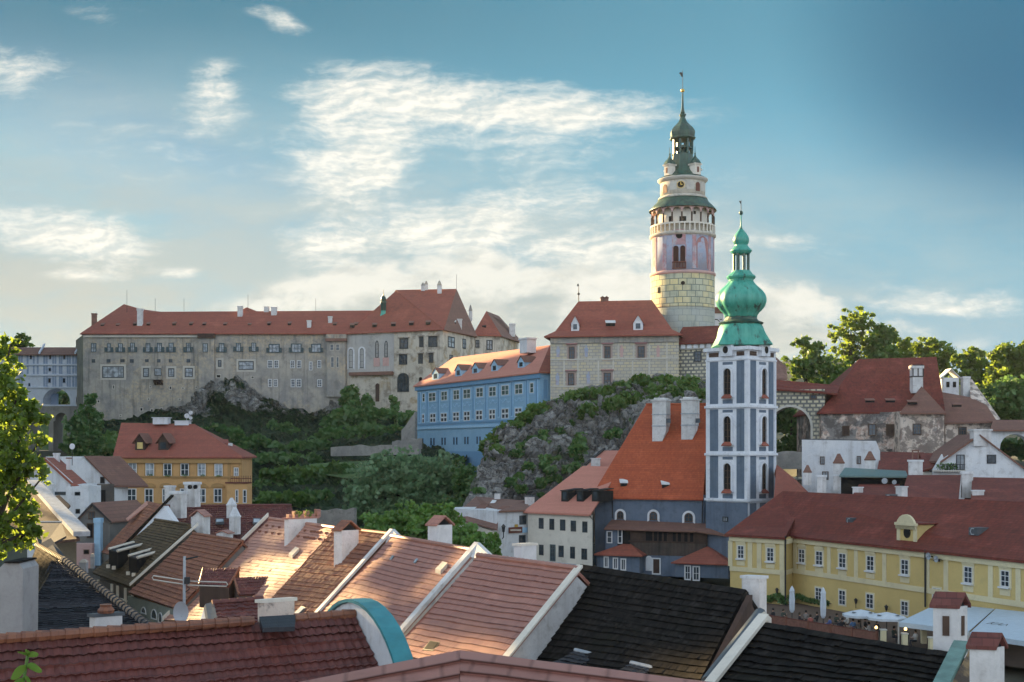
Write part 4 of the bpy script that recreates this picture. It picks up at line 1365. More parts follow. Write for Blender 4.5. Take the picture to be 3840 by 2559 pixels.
def hill(name, pts, d, mat, depth=600):
    m = MB()
    k = []
    n = 60
    for i in range(n):
        f = i / (n - 1) * (len(pts) - 1)
        j = min(int(f), len(pts) - 2)
        a, b = pts[j], pts[j + 1]
        u = a[0] + (b[0] - a[0]) * (f - j)
        v = a[1] + (b[1] - a[1]) * (f - j) + 6 * noise.noise(V((u * .02, d, 0)))
        k.append(P(u, v, d))
    m.add([V((p.x, p.y - depth * .5, 2)) for p in k] + [V((p.x, p.y - depth * .22, 2 + (p.z - 2) * .6)) for p in k] + k + [V((p.x * 1.2, p.y + depth, 2)) for p in k], [[r * n + i, r * n + i + 1, (r + 1) * n + i + 1, (r + 1) * n + i] for r in range(3) for i in range(n - 1)])
    return m.build(name, mat, None, True, kind='structure')
hill('far_hill', [(2300, 1440), (2700, 1400), (2960, 1352), (3100, 1345), (3300, 1370), (3600, 1400), (4000, 1420), (4400, 1460)], 1250, M['haze_hill'], 300)
hill('park_hill', [(-500, 1440), (-100, 1420), (100, 1430), (320, 1450), (600, 1480), (900, 1520)], 560, M['grass'], 160)

# ------------------------------------------------------------------ plants clinging to the cliffs: ground cover
def cover(name, mat, spots, size, seed, dens=1.0, kind='stuff', **k):
    bl = []
    for (u, v, d, ru, rv) in spots:
        q = d / F
        bl.append((P(u, v, d), (ru * q, min(ru, rv * 2) * q * .8, rv * q), int(ru * rv * .22 * dens)))
    return leaves(name, mat, bl, size, None, P(spots[0][0], spots[0][1], spots[0][2]), seed, shell=.35, kind=kind, **k)
rg_ = random.Random(4)
def along(pts, n, jr=14, r0=26, r1=46, jd=1.5, dr=0):
    out = []
    for i in range(n):
        f = i / max(1, n - 1) * (len(pts) - 1)
        k = min(int(f), len(pts) - 2)
        a, b = pts[k], pts[k + 1]
        t = f - k
        out.append((a[0] + (b[0] - a[0]) * t + rg_.uniform(-jr, jr), a[1] + (b[1] - a[1]) * t + rg_.uniform(-jr, jr) + dr, a[2] + (b[2] - a[2]) * t + rg_.uniform(-jd, jd), rg_.uniform(r0, r1), rg_.uniform(r0, r1) * .72))
    return out
edge = [(1835, 1680, 209), (1880, 1640, 212), (1960, 1585, 215), (2060, 1540, 217.5), (2180, 1500, 219), (2300, 1470, 220), (2420, 1445, 221), (2530, 1455, 221), (2650, 1455, 222)]
sp = along(edge, 40, 16, 24, 46) + along([(a, b + 38, c - 2.5) for a, b, c in edge[3:]], 30, 20, 26, 44) + along([(2200, 1560, 214), (2420, 1510, 217), (2640, 1500, 218)], 22, 20, 30, 50) + along([(2420, 1570, 214), (2640, 1560, 215)], 9, 18, 26, 44)
sp += along([(1835, 1760, 203), (1850, 1700, 206)], 6, 12, 18, 30)
cover('cliff_top_shrubs', M['leafm'], sp, 1.0, 3)
sp = along([(1900, 1790, 199), (2050, 1720, 203), (2170, 1700, 204), (2160, 1640, 208)], 12, 26, 16, 30) + along([(1930, 1700, 205), (2030, 1640, 209), (2150, 1590, 212)], 12, 18, 16, 30) + along([(1960, 1860, 196), (2080, 1780, 200), (2200, 1760, 202)], 12, 30, 14, 26) + along([(2290, 1640, 208), (2380, 1600, 211)], 4, 20, 16, 28) + along([(1780, 1880, 194), (1800, 1800, 199)], 6, 14, 14, 26)
cover('cliff_face_shrubs', M['leafd'], sp, .9, 4)
# left slope below the castle
ivy = along([(1300, 1640, 300), (1310, 1540, 313), (1318, 1470, 322)], 12, 12, 22, 40, 1) + along([(1240, 1600, 306), (1320, 1570, 306), (1400, 1560, 306), (1480, 1590, 304), (1540, 1600, 300)], 20, 22, 34, 56, 1) + along([(1375, 1495, 318), (1385, 1530, 314)], 4, 6, 16, 26, .5) + along([(1478, 1500, 314), (1480, 1570, 308)], 5, 4, 12, 22, .5) + along([(1220, 1650, 296), (1360, 1640, 294), (1500, 1650, 292)], 16, 22, 36, 56, 1) + along([(1535, 1545, 312), (1560, 1590, 308)], 5, 8, 14, 26, 1)
cover('castle_ivy', M['leafd'], ivy, 1.2, 5)
sl_ = along([(900, 1660, 286), (1050, 1680, 284), (1180, 1690, 280)], 14, 26, 26, 46, 2) + along([(900, 1740, 268), (1050, 1740, 266), (1200, 1750, 262)], 14, 22, 26, 46, 2) + along([(960, 1830, 250), (1080, 1810, 250), (1220, 1800, 248), (1300, 1790, 248)], 22, 22, 30, 52, 2) + along([(960, 1900, 236), (1100, 1900, 236), (1260, 1880, 236)], 24, 24, 30, 52, 2) + along([(900, 1900, 240), (980, 1960, 236), (1100, 1960, 232), (1200, 1940, 232)], 14, 20, 30, 50, 2)
sl_ += along([(420, 1660, 284), (440, 1740, 270)], 6, 20, 30, 50, 2) + along([(880, 1620, 300), (760, 1610, 305), (650, 1640, 300)], 10, 14, 16, 30, 1) + along([(1020, 1600, 312), (1180, 1650, 296)], 8, 14, 18, 30, 1)
cover('slope_shrubs', M['leafd'], sl_, 1.1, 6)
cover('slope_hedges', M['leafm'], along([(1000, 1790, 249), (1140, 1770, 249), (1250, 1760, 249)], 9, 16, 20, 36, 2) + along([(990, 1880, 233), (1150, 1870, 233)], 8, 20, 24, 40, 1) + along([(380, 1690, 272), (430, 1640, 282)], 5, 14, 26, 40, 1), 1.0, 7)
# terrace of grass and its stone walls
m = MB()
m.add([P(1160, 1740, 256), P(1420, 1725, 252), P(1560, 1735, 246), P(1500, 1790, 240), P(1300, 1795, 242), P(1150, 1770, 248)], [[0, 1, 2, 3, 4, 5][::-1]])
m.build('grass_terrace', M['grass'], kind='structure')
def stone_wall(label, a, b, t0, t1, h):
    o = MB()
    a, b = P(*a), P(*b)
    n = V((b.y - a.y, a.x - b.x, 0)).normalized()
    k = 12
    pts = []
    for i in range(k + 1):
        p = a.lerp(b, i / k)
        pts.append(p + up(h * (t0 + (t1 - t0) * i / k) + .35 * noise.noise(p * .8)))
    for i in range(k):
        p, q = a.lerp(b, i / k), a.lerp(b, (i + 1) / k)
        o.prism([p, q, pts[i + 1], pts[i]], -n * .8)
    o.build('stone_wall', M['stonew'], label=label, cat='wall', org=a)
stone_wall('broken pale stone wall along the grass terrace below the castle', (1240, 1712, 262), (1570, 1705, 250), 1.0, 1.0, 2.0)
stone_wall('short stone retaining wall beside the blue building corner', (1470, 1688, 262), (1572, 1685, 256), .9, 1.1, 2.0)
stone_wall('upright pale stone wall stub left of the blue building', (1505, 1652, 268), (1556, 1652, 266), .6, 1.9, 3.2)
stone_wall('ivy topped stone wall at the river below the willow', (1180, 1990, 205), (1330, 1985, 203), 1.0, 1.0, 3.2)

# ------------------------------------------------------------------ trees
tree('willow_tree', 'big grey green willow in front of the blue building', P(1530, 1980, 214), 1530, 1760, 214,
     [(1430, 1790, 110, 80), (1540, 1760, 130, 70), (1640, 1770, 110, 70), (1370, 1870, 90, 90), (1480, 1870, 120, 90), (1600, 1860, 120, 90), (1700, 1840, 70, 90), (1330, 1930, 60, 60), (1560, 1930, 140, 60), (1690, 1900, 70, 60), (1560, 1810, 150, 90), (1460, 1930, 120, 60)], M['leafs'], M['bark'], 16000, .75, seed=11, tr=.7)
tree('dark_tree', 'dark evergreen tree in the shade right of the willow', P(1750, 1960, 205), 1750, 1780, 205,
     [(1740, 1790, 50, 60), (1760, 1850, 60, 70), (1730, 1910, 70, 60)], M['leafd'], M['bark'], 4500, .65, seed=12)
tree('bright_tree', 'fresh green leafy tree behind the tall brick capped chimney', P(1620, 2110, 128), 1620, 1940, 128,
     [(1440, 1985, 90, 60), (1540, 1950, 80, 60), (1640, 1930, 70, 45), (1600, 2000, 120, 70), (1480, 2040, 110, 50), (1380, 2010, 60, 40), (1700, 1950, 40, 40), (1560, 2060, 90, 40)], M['leafb'], M['bark'], 10000, .42, seed=13, tr=.25)
tree('bright_tree', 'fresh green leafy tree in front of the white house with the lantern', P(1780, 2140, 124), 1780, 2010, 124,
     [(1740, 2010, 60, 50), (1800, 2040, 70, 50), (1760, 2080, 90, 50), (1850, 2060, 30, 50), (1840, 2095, 40, 30), (1720, 2070, 50, 60)], M['leafb'], M['bark'], 6500, .42, seed=14, tr=.25)
tree('cypress_tree', 'dark pointed tree against the left end of the castle', P(325, 1760, 262), 330, 1500, 262,
     [(340, 1500, 24, 30), (322, 1560, 50, 50), (320, 1620, 62, 60), (310, 1690, 66, 60), (350, 1600, 36, 60)], M['leafd'], M['bark'], 6000, .75, seed=15, tr=.4)
tree('round_tree', 'round dark tree on the skyline above the covered bridge', P(80, 1400, 400), 80, 1260, 400,
     [(80, 1275, 34, 30), (84, 1300, 40, 30), (60, 1310, 34, 24), (30, 1330, 60, 20)], M['leafy'], M['bark'], 1200, 1.3, seed=16, tr=.5)
RT = [('tall_tree', 'tall loose crowned tree highest of the row behind the red roofed ruin', 3190, 1200, 250, [(3215, 1180, 45, 30), (3180, 1215, 50, 40), (3240, 1215, 45, 40), (3140, 1250, 38, 36), (3200, 1270, 60, 40), (3250, 1290, 45, 50), (3170, 1320, 50, 40), (3220, 1360, 60, 50)], 'leafy', 1500),
      ('bushy_tree', 'dark bushy tree right of the tallest tree behind the red roof', 3300, 1250, 248, [(3310, 1240, 40, 34), (3290, 1280, 50, 40), (3330, 1270, 34, 40), (3320, 1330, 60, 44), (3270, 1340, 40, 40)], 'leafm', 1400),
      ('park_tree', 'dense green tree just right of the church tower above the sgraffito bridge', 3020, 1290, 245, [(3010, 1285, 34, 30), (3060, 1310, 46, 34), (2990, 1370, 44, 40), (3060, 1370, 80, 50), (3130, 1390, 60, 50), (3010, 1400, 50, 30), (3100, 1430, 80, 30)], 'leafm', 2200),
      ('leafy_tree', 'sunlit small tree above the ridge of the red roofed ruin', 3370, 1290, 252, [(3380, 1300, 40, 34), (3350, 1340, 50, 40), (3400, 1340, 30, 34)], 'leafy', 900),
      ('leafy_tree', 'broad sunlit tree behind the ridge chimney of the ruin', 3480, 1300, 255, [(3440, 1300, 40, 30), (3500, 1300, 44, 32), (3550, 1330, 40, 40), (3470, 1340, 70, 30), (3540, 1380, 40, 40)], 'leafy', 1500),
      ('leafy_tree', 'sunlit tree behind the broken gable of the ruin', 3640, 1330, 240, [(3650, 1330, 40, 30), (3610, 1360, 40, 30), (3680, 1370, 44, 40), (3640, 1410, 60, 40), (3700, 1430, 50, 50)], 'leafy', 1700),
      ('leafy_tree', 'large yellow green tree at the right edge of the skyline', 3780, 1310, 225, [(3780, 1310, 40, 30), (3740, 1340, 40, 34), (3820, 1340, 46, 40), (3860, 1300, 40, 40), (3780, 1390, 80, 50), (3850, 1400, 60, 60), (3740, 1440, 60, 50)], 'leafy', 2600),
      ('dark_tree', 'dark shaded tree under the yellow crowns at the right edge', 3790, 1480, 218, [(3790, 1470, 90, 60), (3850, 1500, 60, 70), (3730, 1500, 60, 50), (3800, 1550, 90, 40)], 'leafd', 2600)]
for i, (nm, lb, u, v, d, cr, lf, n) in enumerate(RT):
    tree(nm, lb, P(u, 1580, d), u, v, d, cr, M[lf], M['bark'], int(n * 2.3), .72, 'trees on the hill at the right', 20 + i, .35)

# castle garden hill, unseen: added and raised to keep sun off the town
hl = [(-236, 520, 146), (-212, 460, 143), (-190, 410, 123), (-164, 350, 112), (-146, 300, 98), (-137, 255, 70), (-134, 233, 63), (-129, 222, 51), (-124, 198, 51.5), (-116, 160, 38), (-108, 130, 34), (-100, 90, 28), (-96, 60, 24)]
m = MB()
n = len(hl)
rows = []
for f, k in ((0, 0), (14, .55), (26, 1), (60, .55), (140, .15)):
    rows.append([V((x - f + 14, y + noise.noise(V((y * .03, f * .1, 0))) * 6, 3 + (z - 3) * k)) for x, y, z in hl])
m.add([p for r in rows for p in r], [[j * n + i, j * n + i + 1, (j + 1) * n + i + 1, (j + 1) * n + i] for j in range(4) for i in range(n - 1)])
m.build('shade_hill', M['grass'], None, True, kind='structure')
for i, (y, cr) in enumerate(((196, [(196.5, 66.5, 3.8), (193.6, 61.8, 1.7), (199, 63, 2.3), (198, 70, 3), (197.6, 61, 2.5), (190.6, 61.6, 1.5)]), (125, [(125, 62, 6), (123, 56, 4.5), (129, 57, 4)]), (207, [(206.8, 60.6, 2.2), (209, 63, 2.4), (210, 67, 3)]), (179, [(179, 65.5, 4.4), (176, 61, 3), (180, 71, 3.5)]), (157, [(157, 57, 5.5), (158, 50, 4.5), (152, 52, 5), (160, 62, 4), (152, 58, 4)]), (222, [(222.5, 59.6, 1.7), (225, 62, 3), (228, 58, 3)]), (213, [(216, 58, 1.3), (219.5, 56.4, .8), (208.0, 55.2, .8)]), (202, [(200.5, 58.4, 1.0), (198, 58.0, 1.0)]))):
    xh = lambda q: -96 - (q - 60) * .22
    b = V((xh(y), y, 38))
    t = thing('shade_tree', 'unseen leafy tree added beyond the left edge to shade the front roofs', 'tree', b, 'unseen shade trees added left of the view')  # added unseen; crowns placed to cast shade on chosen front roofs
    m = MB()
    for (cy, cz, r_) in cr:
        m.tube([b, V((xh(y), y, 50)), V((xh(cy), cy, cz))], .35, 5, 0, .12)
    m.build('trunk', M['bark'], t)
    leaves('crown', M['leafm'], [(V((xh(cy), cy, cz)), (r_, r_, r_ * .9), int(70 * r_ ** 2)) for cy, cz, r_ in cr], .95, t, seed=200 + i, shell=.2)
# ------------------------------------------------------------------ church tower
ct = thing('church_tower', 'white and slate blue church tower with green onion dome', 'church tower', P(2779, 1960, 164.5))
th = R(44.5)
c0 = P(2804, 0, 160); c0.z = 0
SQ = 6.31
ctA = c0 + V((-SQ * math.cos(th), SQ * math.sin(th), 0))
ctC = c0 + V((SQ * math.sin(th), SQ * math.cos(th), 0))
ctD = ctA + (ctC - c0)
wf, wr_ = Wall(ctA, c0), Wall(c0, ctC)
zc = lambda v: CZ + (1690 - v) / 30.0
walls(ct, [ctA, c0, ctC, ctD], 6, zc(1302), M['towerw'])
zcb = zoomer(2500, 1250, 2.09)
stages = [(210, 548), (590, 925), (963, 1300)]
bw_ = lambda Y: zc(1250 + Y / 2.09)
for w, L0 in ((wf, SQ), (wr_, SQ)):
    pt = lambda f: w.a + w.X * (L0 * f)
    for (ya, yb) in stages:
        zt, zb = bw_(ya), bw_(yb)
        H = zt - zb
        for f0, f1 in ((.088, .292), (.735, .92)):
            m = MB(); w.band(m, pt(f0), pt(f1), zb, zt, 0, .015); m.build('blue_panel', M['panelblue'], ct)
        m = MB(); w.band(m, pt(.40), pt(.645), zt - H * .085, zt - H * .02, 0, .015); m.build('blue_panel', M['panelblue'], ct)
        m = MB(); w.band(m, pt(.40), pt(.645), zb, zb + H * .10, 0, .015); m.build('blue_panel', M['panelblue'], ct)
        # arched louvre window with white surround and red tiled sill
        l, r = pt(.44), pt(.625)
        m = MB()
        ol, ri = arch(*grow(l, r, zb + H * .20, zt - H * .17, .26)), arch(l, r, zb + H * .20, zt - H * .17)
        for i in range(1, len(ol)):
            j = (i + 1) % len(ol)
            m.prism([ol[i], ol[j], ri[j], ri[i]], w.N * .3)
        m.build('window_surround', M['towerw'], ct)
        m = MB(); m.prism([p + w.N * .02 for p in ri], w.N * .02)
        wn_ = m.build('window', M['dark'], ct)
        m = MB()
        cm = (l + r) / 2
        w.band(m, cm - w.X * .05, cm + w.X * .05, zb + H * .2, zt - H * .2, .04, .10)
        for q in (.35, .5, .65):
            w.band(m, l, r, zb + H * q - .03, zb + H * q + .03, .04, .08)
        m.build('window_bars', M['frameb'], wn_)
        m = MB()
        q = [l - w.X * .15, r + w.X * .15]
        m.prism([q[0] + up(zb + H * .12) + w.N * .45, q[1] + up(zb + H * .12) + w.N * .45, q[1] + up(zb + H * .21), q[0] + up(zb + H * .21)], w.N * .02 + up(.08))
        m.build('window_sill', M['tile_far'], ct)
    for Y in (572, 950, 1312):                                     # string courses
        m = MB(); w.band(m, pt(-.02), pt(1.02), bw_(Y + 9), bw_(Y - 9), 0, .28); m.build('string_course', M['towerw'], ct)
    m = MB(); w.band(m, pt(-.03), pt(1.03), bw_(128), bw_(100), 0, .42); m.build('cornice', M['towerw'], ct)
    m = MB(); w.band(m, pt(-.01), pt(1.01), bw_(205), bw_(192), 0, .15); m.build('string_course', M['towerw'], ct)
    for f0, f1 in ((.07, .30), (.74, .92)):
        m = MB(); w.band(m, pt(f0), pt(f1), bw_(172), bw_(138), 0, .06); m.build('brown_panel', M['wood'], ct)
    m = MB(); w.band(m, pt(.0), pt(.045), bw_(1300), bw_(205), 0, .10); w.band(m, pt(.955), pt(1.0), bw_(1300), bw_(205), 0, .10); m.build('corner_pilaster', M['towerw'], ct)
    cx = pt(.53)                                                  # oculus gable
    zo = bw_(122)
    m = MB()
    ol = arch(cx - w.X * .95 + up(0), cx + w.X * .95, bw_(172), bw_(48), 12)
    m.prism([p + w.N * .02 for p in ol], w.N * .5)
    og = m.build('oculus_gable', M['towerw'], ct)
    for rr, mm, oo_ in ((.66, M['towerw'], .56), (.46, M['dark'], .60)):
        m = MB()
        m.prism([cx + w.X * (math.cos(a * math.pi / 10) * rr * .85) + up(zo + math.sin(a * math.pi / 10) * rr) + w.N * .3 for a in range(20)], w.N * (oo_ - .3))
        m.build('oculus_ring' if rr > .5 else 'oculus', mm, og)
m = MB()
wf.band(m, ctA, c0, 6, bw_(1330), 0, .12)
m.build('base', M['greyblue'], ct)
window(ct, Wall(wf.a + wf.N * .12, wf.b + wf.N * .12), *zcb(440, 1438, 482, 1478), M['framed'], M['glassl'], .12, .1, 2, 1)
m = MB()
for f0, f1 in ((.07, .3), (.42, .64), (.74, .93)):
    wr_.band(m, c0 + wr_.X * SQ * f0, c0 + wr_.X * SQ * f1, 7, bw_(1335), 0, .015)
m.build('base_panel', M['panelblue'], ct)
cc = (ctA + ctC) / 2
ck2 = 164.5 / F
zd = lambda v: CZ + (1690 - v) * ck2
def clathe(name, prof, mat, n=8, rot=None, smooth=False, par=ct):
    m = MB()
    m.lathe(cc, [(r * ck2, zd(v)) for r, v in prof], n, rot=(th if rot is None else rot))
    o = m.build(name, mat, par)
    if smooth:
        o.data.polygons.foreach_set('use_smooth', [True] * len(o.data.polygons))
    return o
# the square eaves turn into an eight sided dome
m = MB()
n = 48
prof = [(143, 1301, 1.0), (142, 1297, 1.0), (130, 1283, 1.0), (118, 1264, .8), (106, 1246, .5), (94, 1232, .2), (84, 1222, .0), (80, 1217, 0)]
for r, v, sq in prof:
    for j in range(n):
        a = 2 * math.pi * j / n
        sqr = 1 / max(abs(math.cos(a)), abs(math.sin(a))) / 1.4142 * .985
        q = r * ck2 * (sqr * sq + (1 - sq) * .93)
        w = th + math.pi / 4 + math.pi / 2 + a
        m.v.append(cc + V((q * math.cos(w), q * math.sin(w), zd(v))))
for i in range(len(prof) - 1):
    for j in range(n):
        m.f.append([i * n + j, i * n + (j + 1) % n, (i + 1) * n + (j + 1) % n, (i + 1) * n + j]); m.m.append(0)
m.f.append(list(range(n))[::-1]); m.m.append(0)
o = m.build('dome_skirt', M['cop'], ct, True)
clathe('dome_lip', [(60, 1221), (80, 1218), (84, 1213), (80, 1210), (64, 1204), (60, 1196), (57, 1190)], M['cop2'], 24)
m = MB()
prof = [(57, 1192), (58, 1184), (64, 1174), (75, 1163), (85, 1149), (90, 1134), (90, 1119), (85, 1104), (76, 1091), (65, 1080), (54, 1070), (48, 1062), (46, 1058)]
m.lathe(cc, [(r * ck2, zd(v)) for r, v in prof], 64, rot=th, lobes=8, la=.12)
m.build('onion_dome', M['cop'], ct, True)
clathe('upper_lip', [(44, 1060), (46, 1056), (47, 1050), (53, 1045), (55, 1040), (52, 1036), (44, 1030), (37, 1022), (35, 1017), (20, 1016)], M['cop'], 16)
for k in range(8):
    a = th + k * math.pi / 4 + .2
    q = cc + V((math.cos(a), math.sin(a), 0)) * 29 * ck2
    m = MB(); m.box(q + up(zd(1017)), 9 * ck2, 7 * ck2, zd(950) - zd(1017), V((-math.sin(a), math.cos(a), 0))); m.build('lantern_post', M['cop2'], ct)
clathe('lantern_roof', [(20, 956), (34, 954), (36, 948), (41, 944), (41, 940), (36, 937), (30, 930), (26, 924), (22, 922), (26, 917), (30, 908), (30.5, 900), (28, 890), (21, 878), (13, 868), (7, 860), (4, 853), (3, 845), (2, 808), (0, 807)], M['cop'], 16, smooth=True)
m = MB(); m.lathe(cc, [(0, zd(808)), (5 * ck2, zd(806)), (8 * ck2, zd(799)), (5 * ck2, zd(792)), (0, zd(790))], 12); m.build('ball', M['cop2'], ct, True)
m = MB()
m.tube([cc + up(zd(792)), cc + up(zd(752))], .045, 5)
m.prism([P(2779, 756, 164.5), P(2771, 753, 164.5), P(2775, 762, 164.5), P(2779, 766, 164.5)], V((0, .05, 0)))
m.build('weathervane', M['iron'], ct)

# ------------------------------------------------------------------ church hall
ch = thing('church_hall', 'slate blue former church with steep orange tiled roof and timber gallery', 'church', P(2430, 2150, 166))
hA, hB = P(2231, 0, 172), P(2640, 0, 166.5)
wh = Wall(hA, hB)
zh = P(2231, 1864, 172).z
walls(ch, [hA, hB, hB - wh.N * 18, hA - wh.N * 18], 4, zh - .15, M['greyblue'])
hz = lambda p, o=V((0, 0, 0)): V((p.x, p.y, zh)) + o
rl_, rr_ = P(2423, 1518, 181), P(2660, 1517, 177.5)
hr = roofpoly(ch, [[hz(hA, wh.N * .5 - wh.X * .4), hz(hB, wh.N * .5), rr_, rl_], [hz(hB, -wh.N * 18.5), hz(hA, -wh.N * 18.5 - wh.X * .4), rl_, rr_], [hz(hA, -wh.N * 18.5 - wh.X * .4), hz(hA, wh.N * .5 - wh.X * .4), rl_]], M['tile_orange'])
m = MB()
m.tube([rl_ + up(.05), rr_ + up(.05)], .16, 6)
m.build('ridge_tiles', M['tile_orange'], hr)
for u0, u1, vt, vb, vm in ((2445, 2498, 1492, 1674, 1620), (2554, 2608, 1489, 1676, 1620)):
    d = 175.3 if u0 < 2500 else 174.0
    k = d / F
    m = MB()
    b, t = P((u0 + u1) / 2, vb, d), P((u0 + u1) / 2, vt + 12, d)
    w_ = (u1 - u0) * k
    X = wh.X
    Yv = -wh.N
    q0 = b - X * w_ / 2
    q1 = b + X * w_ / 2 - X * .7
    s_ = (t.z - b.z)
    m.prism([b - X * w_ / 2, b + X * (w_ / 2 - .75), b + X * w_ / 2 + up(s_ * .34), b + X * w_ / 2 + up(s_), b - X * w_ / 2 + up(s_)], Yv * 2.4)
    o = m.build('chimney', M['whitec'], ch)
    for v_ in (vt + 66 * .98, vt + 108):
        m = MB()
        q = P((u0 + u1) / 2, v_, d)
        m.box(q + Yv * 1.2, w_ + .12, 2.52, .14, X)
        m.build('chimney_band', M['zinc'], o)
    m = MB()
    m.box(t + Yv * 1.2, w_ + .3, 2.7, .2, X)
    m.box(t + Yv * 1.2 + up(.2), w_ * .8, 2.0, .25, X)
    m.build('chimney_cap', M['whitec'], o)
    m = MB()
    m.box(P(u1 + 9, (vt + vb) / 2 + 4, d - .4), .55, .5, .6)
    m.build('chimney_hatch', M['lead'], o)
for u, v in ((2340, 1822), (2496, 1828)):
    d = 171.3 if u < 2400 else 169.2
    vent(hr, u, v, d, .9, M['whitec'], .8)
for a in [(592, 752, 700, 845), (940, 758, 1060, 858), (1313, 772, 1440, 880)]:
    u0, v0, u1, v1 = zoomer(2100, 1650, 2.851)(*a)
    window(ch, wh, u0 + 6, v0 + 3, u1 - 6, v1, M['frameb'], M['glass'], .14, .06, 2, 2, 'arch', sur=M['white'], surw=.28)
zg_ = zoomer(2100, 1650, 2.851)
def leanto(par, w, pts_top, pts_bot, outb, mat, name='lean_to_roof', t=.18):
    """A sloping roof: upper edge on wall w, lower edge outb metres out from it."""
    m = MB()
    a, b = w.at(*zg_(*pts_top[0])), w.at(*zg_(*pts_top[1]))
    c, d = w.at(*zg_(*pts_bot[1]), outb), w.at(*zg_(*pts_bot[0]), outb)
    m.slab([d, c, b, a], t)
    return m.build(name, mat, par)
leanto(ch, wh, ((552, 852), (1530, 895)), ((470, 948), (1440, 975)), 3.4, M['tile_brown'])
leanto(ch, wh, ((1500, 892), (1960, 905)), ((1445, 972), (1860, 1035)), 3.4, M['tile_brown'])
wg2 = Wall(wh.a + wh.N * 2.6, wh.b + wh.N * 2.6)
m = MB()
a = zg_(740, 960, 1568, 1238)
wg2.rect(m, *a, -2.6, 0)
gal = m.build('timber_gallery', M['wood'], ch)
m = MB()
for k in range(56):
    x = 745 + k * 14.7
    a0, b0_ = zg_(x, 1100), zg_(x + 8, 1238 + (0 if k % 2 else -3))
    wg2.rect(m, a0[0], a0[1], b0_[0], b0_[1], 0, .05)
m.build('boarding', M['woodg'], gal)
for i, x in enumerate((918, 1005, 1055, 1110, 1205, 1260, 1330, 1392)):
    m = MB()
    wg2.rect(m, *zg_(x, 985 + i * 2, x + (70 if i == 0 else 34), 1085 + i * 2), -.02, .03)
    m.build('gallery_opening', M['dark'], gal)
m = MB()
wg2.rect(m, *zg_(735, 1085, 1570, 1100), 0, .15)
m.build('gallery_rail', M['wood'], gal)
wo_ = Wall(wh.a + wh.N * 3.0, wh.b + wh.N * 3.0)                  # small oriel on the left
m = MB()
wo_.rect(m, *zg_(484, 960, 612, 1195), -3.0, 0)
ob = m.build('oriel', M['greyblue'], ch)
window(ob, wo_, *zg_(500, 975, 560, 1105), M['framew'], M['glass'], .12, .08, 1, 2)
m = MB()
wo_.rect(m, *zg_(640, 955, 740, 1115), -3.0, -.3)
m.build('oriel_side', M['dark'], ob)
window(ob, Wall(wh.a + wh.N * 2.75, wh.b + wh.N * 2.75), *zg_(618, 958, 668, 1110), M['framew'], M['glass'], .12, .08, 1, 2)
# lower bays with little hipped roofs
def bay(u0, u1, vt, vb, ap, out, side=.0):
    ww = Wall(wh.a + wh.N * out, wh.b + wh.N * out)
    m = MB()
    l, r, b, t = ww.frame(u0, vt, u1, vb)
    m.prism([V((l.x, l.y, 4)), V((r.x, r.y, 4)), V((r.x, r.y, 4)) - wh.N * out, V((l.x, l.y, 4)) - wh.N * out], up(t - 4))
    o = m.build('bay', M['greyblue'], ch)
    ov = .45
    e0, e1 = V((l.x, l.y, t)) + wh.N * ov - wh.X * ov, V((r.x, r.y, t)) + wh.N * ov + wh.X * ov
    g0, g1 = e0 - wh.N * (out + ov), e1 - wh.N * (out + ov)
    apx = ww.at(ap[0], ap[1], -out * .5)
    m = MB()
    m.slab([e0, e1, apx], .16); m.slab([e1, g1, apx], .16); m.slab([g0, e0, apx], .16); m.slab([g1, g0, apx], .16)
    m.build('bay_roof', M['tile_far'], o)
    return o, ww
b1_, wb1 = bay(*zg_(395, 1200)[:1], zg_(850, 0)[0], zg_(0, 1228)[1], zg_(0, 1430)[1], zg_(735, 1090), 4.4)
for a in [(468, 1245, 522, 1368), (565, 1258, 622, 1385), (648, 1268, 708, 1398)]:
    window(b1_, wb1, *zg_(*a), M['framew'], M['glass'], .16, .08, 2, 1)
b2_, wb2 = bay(zg_(1232, 0)[0], zg_(1800, 0)[0], zg_(0, 1318)[1], zg_(0, 1560)[1], zg_(1578, 1138), 5.6)
for a in [(1330, 1340, 1402, 1500), (1418, 1348, 1497, 1508)]:
    window(b2_, wb2, *zg_(*a), M['framew'], M['glass'], .16, .08, 2, 2)
window(ch, wg2, *zg_(985, 1262, 1078, 1440), M['framew'], M['wood'], .16, .1, name='door')
m = MB()
l, r, b, t = wg2.frame(*zg_(918, 1240, 985, 1400))
m.prism(arch(l, r, b, t), wh.N * .08)
m.build('arched_niche', M['white'], ch)
m = MB()
wg2.rect(m, *zg_(738, 1236, 1570, 1460), -2.6, -.05)
m.build('lower_wall', M['greyblue'], ch)
m = MB()
q = wh.at(*zg_(560, 620), .2); q2 = wh.at(*zg_(562, 840), .2)
m.tube([q, q2], .08, 6)
q = wh.at(*zg_(1525, 650), .25); q2 = wh.at(*zg_(1520, 890), .25)
m.tube([q, q2], .08, 6)
m.build('drainpipe', M['iron'], ch)

